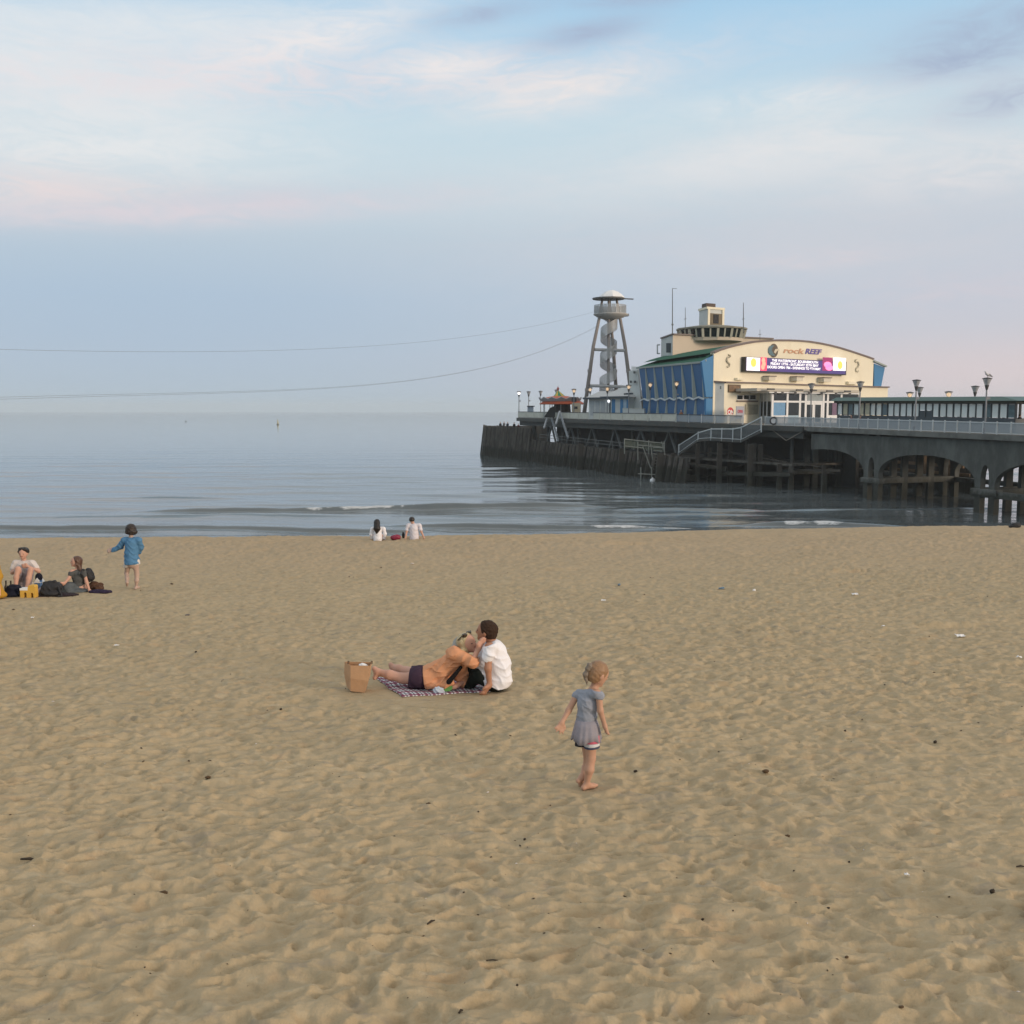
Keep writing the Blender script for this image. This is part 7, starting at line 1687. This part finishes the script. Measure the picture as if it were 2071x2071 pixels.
sdf_obj('hair', [('e', hc + np.array([0, -.02, .02]), (.115, .125, .12))] + chain([hc + np.array([0, -.05, -.02]), j(762.5, 1069, -.15), j(762, 1077, -.17)], [.115, .13, .05]), mat('very_dark_hair', (0.010, 0.007, 0.007), .5, .3, 30, .005), ws, vox=.016, k=.03, wr=.005, wf=30)
hc = j(833, 1051.5, 0); gS = G(837, 1092)
body = head_prims(hc, hr, (0, 1, 0)) + chain([j(834, 1056, 0), j(836, 1060, 0)], [.055, .065]) + chain([j(826, 1062, 0), j(848, 1062, 0)], [.055, .055]) + chain([j(837, 1068, 0), j(838, 1087, 0)], [.14, .15]) + chain([j(825, 1063, 0), j(822.5, 1075, -.05), j(820, 1089, -.15)], [.05, .042, .032]) + chain([j(849, 1063, 0), j(852, 1075, -.05), j(858, 1088.5, -.15)], [.05, .042, .032]) + chain([j(834, 1089, .05), j(832, 1082, .5), j(831, 1092, .8)], [.1, .065, .045]) + chain([j(842, 1089, .05), j(844, 1082, .5), j(845, 1092, .8)], [.1, .065, .045])
ms_ = person('man in a white t-shirt leaning back on both arms at the water\'s edge', body, SK3, tuple(gS), .018, .03)
sdf_obj('t_shirt', chain([j(826, 1062, 0), j(848, 1062, 0)], [.072, .072]) + chain([j(837, 1068, 0), j(838, 1088, 0)], [.165, .175]) + chain([j(825, 1063, 0), j(823, 1071, -.04)], [.072, .068]) + chain([j(849, 1063, 0), j(851, 1071, -.04)], [.072, .068]), cloth('lilac_white_cotton', (0.66, 0.63, 0.68), .05), ms_, vox=.017, k=.04, cuts=[(j(836, 1058, 0), (0, .2, 1))], wr=.006)
sdf_obj('hair', [('e', hc + np.array([0, -.015, .02]), (.108, .12, .105))], HD, ms_, vox=.016, cuts=[(hc + np.array([0, 0, -.07]), (0, -.2, -1))], wr=.004, wf=40)
lump('holdall', 'crimson holdall lying on the crest of the beach between the two sitters', 'bag', 800, 1092.5, [((0, 0, .08), (.2, .14, .10)), ((.06, 0, .12), (.13, .12, .07))], mat('crimson_nylon', (0.23, 0.012, 0.045), .6, .2, 6.0, .008), .016)
lump('rucksack', 'small black rucksack standing beside the arm of the seated man at the water', 'backpack', 815.5, 1091, [((0, .05, .11), (.055, .07, .13))], BK, .016)
lump('dark_bundle', 'dark bundle of clothes with a pale top lying on the crest at the far right', 'clothes', 2054, 1067, [((0, 0, .09), (.22, .16, .12)), ((-.1, 0, .05), (.2, .14, .07)), ((.1, 0, .12), (.1, .1, .1))], BK, .018)

# ---- small figures on the pier
def small_person(label, p, h, top, leg, hair, seated=False, face=(0, -1, 0), group=None):
    p = np.array(p); s_ = h / 1.7; z = lambda a: np.array([0, 0, a * s_]); x = np.array(unit(np.cross(face, (0, 0, 1)))) * s_; f = np.array(unit(face)) * s_
    if seated: b0 = p + z(.0); hip = b0 + z(.5); kn = hip + f * .42; ft_ = kn - z(.48)
    else: hip = p + z(.88); kn = p + z(.47) + f * .03; ft_ = p + z(.06)
    ch = hip + z(.42); hd = hip + z(.78)
    body = head_prims(hd, .115 * s_, face) + chain([hd - z(.1), ch + z(.12)], [.055 * s_, .06 * s_]) + chain([hip, ch], [.15 * s_, .15 * s_]) + chain([ch + x * .17 + z(.08), ch - x * .17 + z(.08)], [.06 * s_, .06 * s_])
    for k in (-1, 1):
        body += chain([hip + x * .09 * k, kn + x * .1 * k, ft_ + x * .1 * k], [.085 * s_, .06 * s_, .045 * s_]) + chain([ft_ + x * .1 * k, ft_ + x * .1 * k + f * .16 - z(.02)], [.045 * s_, .04 * s_]) + chain([ch + x * .2 * k + z(.08), ch + x * .25 * k - z(.2), ch + x * .2 * k - z(.42) + f * .12], [.05 * s_, .042 * s_, .035 * s_])
    o = person(label, body, SK3, tuple(p), .03, .04, group)
    t_ = chain([hip, ch], [.175 * s_, .175 * s_]) + chain([ch + x * .17 + z(.08), ch - x * .17 + z(.08)], [.08 * s_, .08 * s_])
    for k in (-1, 1): t_ += chain([ch + x * .2 * k + z(.08), ch + x * .25 * k - z(.2), ch + x * .21 * k - z(.36) + f * .1], [.07 * s_, .06 * s_, .055 * s_])
    sdf_obj('jacket', t_, top, o, vox=.03, k=.04); l_ = []
    for k in (-1, 1): l_ += chain([hip + x * .09 * k, kn + x * .1 * k, ft_ + x * .1 * k], [.105 * s_, .08 * s_, .065 * s_])
    sdf_obj('trousers', l_, leg, o, vox=.03, k=.04)
    sdf_obj('hair', [('e', hd + z(.03) - f * .02, (.12 * s_, .125 * s_, .115 * s_))], hair, o, vox=.025, cuts=[(hd + f * .05, f)])
    return o
DK = cloth('black_jacket', (0.012, 0.011, 0.013)); DR = cloth('dark_red_jacket', (0.10, 0.018, 0.022)); DB = cloth('dark_blue_jeans', (0.02, 0.025, 0.045)); GRY = cloth('grey_hoodie', (0.16, 0.16, 0.17)); ORJ = cloth('orange_jacket', (0.50, 0.22, 0.10))
for u, vt, lab, top in ((1012, 854, 'leftmost dark figure looking over the tall end of the breakwater', DK), (1019.5, 853.5, 'figure in grey second from the left over the breakwater end', GRY), (1026.5, 854, 'dark figure third from the left over the breakwater end', DB), (1040, 855, 'dark figure bending between two others over the breakwater', DK), (1048.5, 857.5, 'figure in dark red nearest the deck corner over the breakwater', DR)):
    Dd = 222; p = P(u, vt, Dd); small_person(lab, (p.x, p.y, p.z - 1.68), 1.68, top, DB, HD, face=(-.4, -1, 0), group='people behind the breakwater')
s_ = s_at(2058, 7.2); p = Wk(s_, 7.2); small_person('person in black standing at the right edge of the pier deck', p, 1.70, DK, DB, HD, face=(1, .2, 0))
p = Wk(s_at(2070, 7.4), 7.4); small_person('person in dark red and black at the right frame edge on the deck', p, 1.72, DK, DB, HD, face=(-1, .2, 0))
p = Wk(s_at(1719, 5.0), 5.0); small_person('person in dark red seated before the left end of the glazed shelter', p - Vector((0, 0, .02)), 1.7, DR, DB, HD, True, (-.5, -1, 0))
p = Wk(s_at(1737, 5.0), 5.0); small_person('person in black and red seated beside the unlit lamp by the shelter', p - Vector((0, 0, .02)), 1.65, DR, DK, HD, True, (.5, -1, 0))
p = e_at(1376, 1.6); small_person('person in an orange top by the railing in front of the blue wall', p, 1.62, ORJ, DB, BH, face=(.3, -1, 0))
p = Vector((*XY(1181, 176), tz)); small_person('person in dark red beside the left foot of the spiral tower', p, 1.6, DR, DB, HD, face=(.3, -1, 0))
# ------------------------------------------------------------------ litter and driftwood on the sand
rnd = random.Random(11)
def bit(nm, label, cat, u, v, wpx, hpx, m, kind='lump', group=None, ang=0.0):
    q = G(u, v); s_ = q.y / F * 1.03; w_, h_ = wpx * s_, hpx * s_
    if kind == 'lump' and wpx > 5: w_ *= .66; h_ *= .66
    if kind == 'lump':
        V = [('e', np.array(q) + np.array([0, 0, h_ * .35]), (w_ / 2, w_ * .42, h_ * .5)), ('e', np.array(q) + np.array([w_ * .22, .0, h_ * .55]), (w_ * .3, w_ * .25, h_ * .42))]
        o = sdf_obj(nm, V, m, None, tuple(q), max(w_ / 14, .0025), w_ * .12, wr=w_ * .05, wf=9 / w_)
        return tag(o, label, cat, group)
    mb_ = MB()
    if kind == 'stick':
        a = np.array(q); d_ = np.array([math.cos(ang), math.sin(ang), 0]) * w_ / 2
        mb_.tube([a - d_ + (0, 0, h_ * .6), a + d_ * .1 + (0, .01 * w_, h_ * .9), a + d_ + (0, 0, h_ * .4)], [h_ * .35, h_ * .5, h_ * .25], 6)
    else:          # a crumpled scrap
        for i in range(5):
            for k in range(5): mb_.v.append((q.x + (i / 4 - .5) * w_, q.y + (k / 4 - .5) * w_ * .8, q.z + h_ * (.25 + .75 * rnd.random())))
        for i in range(4):
            for k in range(4): mb_.f.append((i * 5 + k, i * 5 + k + 5, i * 5 + k + 6, i * 5 + k + 1)); mb_.mi.append(0)
    mb_.loc = tuple(q); o = tag(mb_.build(nm, m), label, cat, group)
    if kind == 'scrap': o.modifiers.new('thick', 'SOLIDIFY').thickness = .004
    return o
SCR = mat('white_litter', (0.74, 0.74, 0.74), 0.6, .08, 20.0); CHAR = mat('dark_driftwood', (0.035, 0.024, 0.014), 0.85, .35, 30.0, .004); KELP = mat('brown_kelp', (0.085, 0.048, 0.018), 0.8, .4, 30.0, .004); BLP = mat('blue_plastic', (0.13, 0.20, 0.27), .5, .15, 20.0)
for a in (('litter', 'blue bottle scrap on the far sand above the girl', 'litter', 1252, 1186, 9, 6, BLP, 'lump'), ('plastic_bottle', 'squashed blue plastic bottle lying on the far sand', 'bottle', 1459, 1193, 17, 6, BLP, 'lump'),
          ('paper_cup', 'white paper cup lying on the far sand right of the blue bottle', 'cup', 1525, 1197, 9, 7, SCR, 'lump'), ('litter', 'thin white scrap on the far sand below the small blue scrap', 'litter', 1221, 1216, 10, 4, SCR, 'scrap'),
          ('litter', 'bent white scrap on the far sand right of the paper cup', 'litter', 1729, 1205, 11, 5, SCR, 'scrap'), ('litter', 'long pale scrap in front of the dark furrow on the right', 'litter', 1942, 1287, 17, 5, SCR, 'scrap'),
          ('litter', 'white crumpled scrap at the right edge of the sand', 'litter', 2061, 1331, 11, 8, SCR, 'scrap'), ('litter', 'white scrap on the left sand below the seated group', 'litter', 236, 1309, 9, 4, SCR, 'scrap'),
          ('litter', 'small white scrap just below the mustard coat and tote bag', 'litter', 66, 1253, 6, 4, SCR, 'scrap'), ('litter', 'tiny white scrap between the cup and the dark furrow', 'litter', 1786, 1268, 6, 3, SCR, 'scrap'), ('litter', 'white feather sized scrap near the bottom right of the sand', 'litter', 1833, 1778, 9, 9, SCR, 'scrap'),
          ('driftwood', 'long dark stick lying at the left side of the sand', 'stick', 59, 1742, 36, 6, CHAR, 'stick', None, -.1), ('driftwood', 'dark tilted stick at the lower centre of the sand', 'stick', 872, 1880, 22, 5, CHAR, 'stick', None, .9), ('driftwood', 'short dark stick at the bottom centre edge', 'stick', 996, 1961, 26, 3, CHAR, 'stick', None, .05),
          ('driftwood', 'dark stick cut by the bottom edge below the centre', 'stick', 932, 2063, 14, 6, CHAR, 'stick', None, 1.0), ('driftwood', 'dark pointed stick at the right edge of the sand', 'stick', 2064, 1751, 18, 4, CHAR, 'stick', None, .1),
          ('charcoal_lump', 'large black lump on the sand near the lower right', 'lump', 2006, 1812, 15, 15, CHAR, 'lump'), ('charcoal_lump', 'black lump on the sand far to the right of the girl', 'lump', 1891, 1500, 10, 9, CHAR, 'lump'), ('charcoal_lump', 'flat black lump just right of the girl\'s feet', 'lump', 1285, 1564, 12, 7, CHAR, 'lump'), ('charcoal_lump', 'small black lump right of the girl\'s hand', 'lump', 1709, 1481, 7, 6, CHAR, 'lump'),
          ('charcoal_lump', 'black lump on the bare sand below the couple', 'lump', 1061, 1700, 8, 8, CHAR, 'lump'), ('charcoal_lump', 'black lump beside a smaller one in the lower right', 'lump', 1421, 1859, 10, 7, CHAR, 'lump'), ('charcoal_lump', 'oval dark lump right of the paired black lumps', 'lump', 1675, 1841, 10, 6, CHAR, 'lump'), ('charcoal_lump', 'round black lump in the middle of the lower right sand', 'lump', 1717, 1745, 7, 6, CHAR, 'lump'),
          ('charcoal_lump', 'black lump near the bottom edge right of centre', 'lump', 1046, 2011, 8, 7, CHAR, 'lump'), ('charcoal_lump', 'black lump on the sand below the paper bag', 'lump', 568, 1437, 8, 6, CHAR, 'lump'), ('charcoal_lump', 'black lump on the sand left of the paper bag', 'lump', 396, 1320, 7, 5, CHAR, 'lump'), ('pebble', 'flat grey stone on the left sand beyond the bag', 'stone', 379, 1246, 13, 5, mat('grey_stone', (.13, .12, .11), .8), 'lump'),
          ('kelp_clump', 'brown kelp clump dug into the left lower sand', 'seaweed', 330, 1806, 26, 9, KELP, 'lump'), ('kelp_clump', 'brown kelp clump at the centre of the lower sand', 'seaweed', 910, 1789, 26, 8, KELP, 'lump'), ('kelp_clump', 'dark brown kelp lump with a sand streak right of the girl', 'seaweed', 1548, 1567, 20, 9, KELP, 'lump'), ('kelp_clump', 'kelp strand in the hollow of the right lower sand', 'seaweed', 1592, 1690, 16, 9, KELP, 'lump'), ('kelp_clump', 'brown kelp sprig in the left centre sand', 'seaweed', 420, 1572, 16, 8, KELP, 'lump'),
          ('kelp_clump', 'orange brown kelp scrap at the lower right', 'seaweed', 1712, 1946, 12, 7, KELP, 'lump'), ('kelp_clump', 'dark kelp shred at the bottom right edge', 'seaweed', 1822, 2054, 16, 6, KELP, 'lump'), ('kelp_clump', 'kelp scrap below the black lump in the centre', 'seaweed', 866, 1625, 14, 6, KELP, 'lump')):
    bit(*a)
# uncountable crumbs of seaweed, shell and charcoal strewn over the sand
mb = MB()
for i in range(330):
    v = 1120 + 950 * rnd.random() ** .8; u = -40 + 2150 * rnd.random(); q = G(u, v); s_ = q.y / F; r_ = s_ * (0.8 + 1.7 * rnd.random() ** 3)
    a = rnd.random() * 3.14; st_ = 1 + 1.6 * rnd.random(); dx_ = Vector((math.cos(a), math.sin(a), 0)) * r_ * st_; dy_ = Vector((-math.sin(a), math.cos(a), 0)) * r_; c_ = q + Vector((0, 0, r_ * .25)); mb.add([c_ - dx_, c_ - dy_, c_ + dx_ * .9, c_ + dy_, c_ + Vector((0, 0, r_ * .8)), c_ - Vector((0, 0, r_ * .8))], [(0, 1, 4), (1, 2, 4), (2, 3, 4), (3, 0, 4), (1, 0, 5), (2, 1, 5), (3, 2, 5), (0, 3, 5)], 0 if rnd.random() < .86 else 1)
tag(mb.build('beach_debris', [mat('seaweed_crumbs', (0.06, 0.04, 0.022), .9, .5, 9.0), mat('shell_crumbs', (0.55, 0.5, 0.45), .8, .2, 9.0)]), kind='stuff')
# sea haze: one even box of air round the whole place
mb = MB(); mb.box((0, 2940, 20), (12200, 6140, 50)); hz = mb.build('haze', mat('unused_haze', (1, 1, 1))); hm = bpy.data.materials.new('sea_haze'); hm.use_nodes = True; hm.node_tree.nodes.clear(); ho = hm.node_tree.nodes.new('ShaderNodeOutputMaterial'); hv_ = hm.node_tree.nodes.new('ShaderNodeVolumePrincipled')
hv_.inputs['Color'].default_value = (0.86, 0.94, 1.0, 1); hv_.inputs['Density'].default_value = 0.00018; hm.node_tree.links.new(hv_.outputs[0], ho.inputs['Volume']); hz.data.materials.clear(); hz.data.materials.append(hm); tag(hz, kind='stuff')
# a dark bag whose corner just reaches into the right edge
q = G(2108, 1866); bg_ = thing('holdall', 'black holdall just reaching into the picture at the right edge', 'bag', tuple(q)); q = np.array(q)
sdf_obj('bag_body', [('e', q + np.array([.02, .0, .10]), (.10, .16, .13)), ('e', q + np.array([.1, .05, .15]), (.12, .16, .12))], BK, bg_, vox=.012, wr=.006)
m_ = MB(); m_.tube([q + np.array([.0, -.06, .2]), q + np.array([-.02, 0, .27]), q + np.array([.0, .08, .22])], .012, 6); m_.build('handle', BK, bg_)
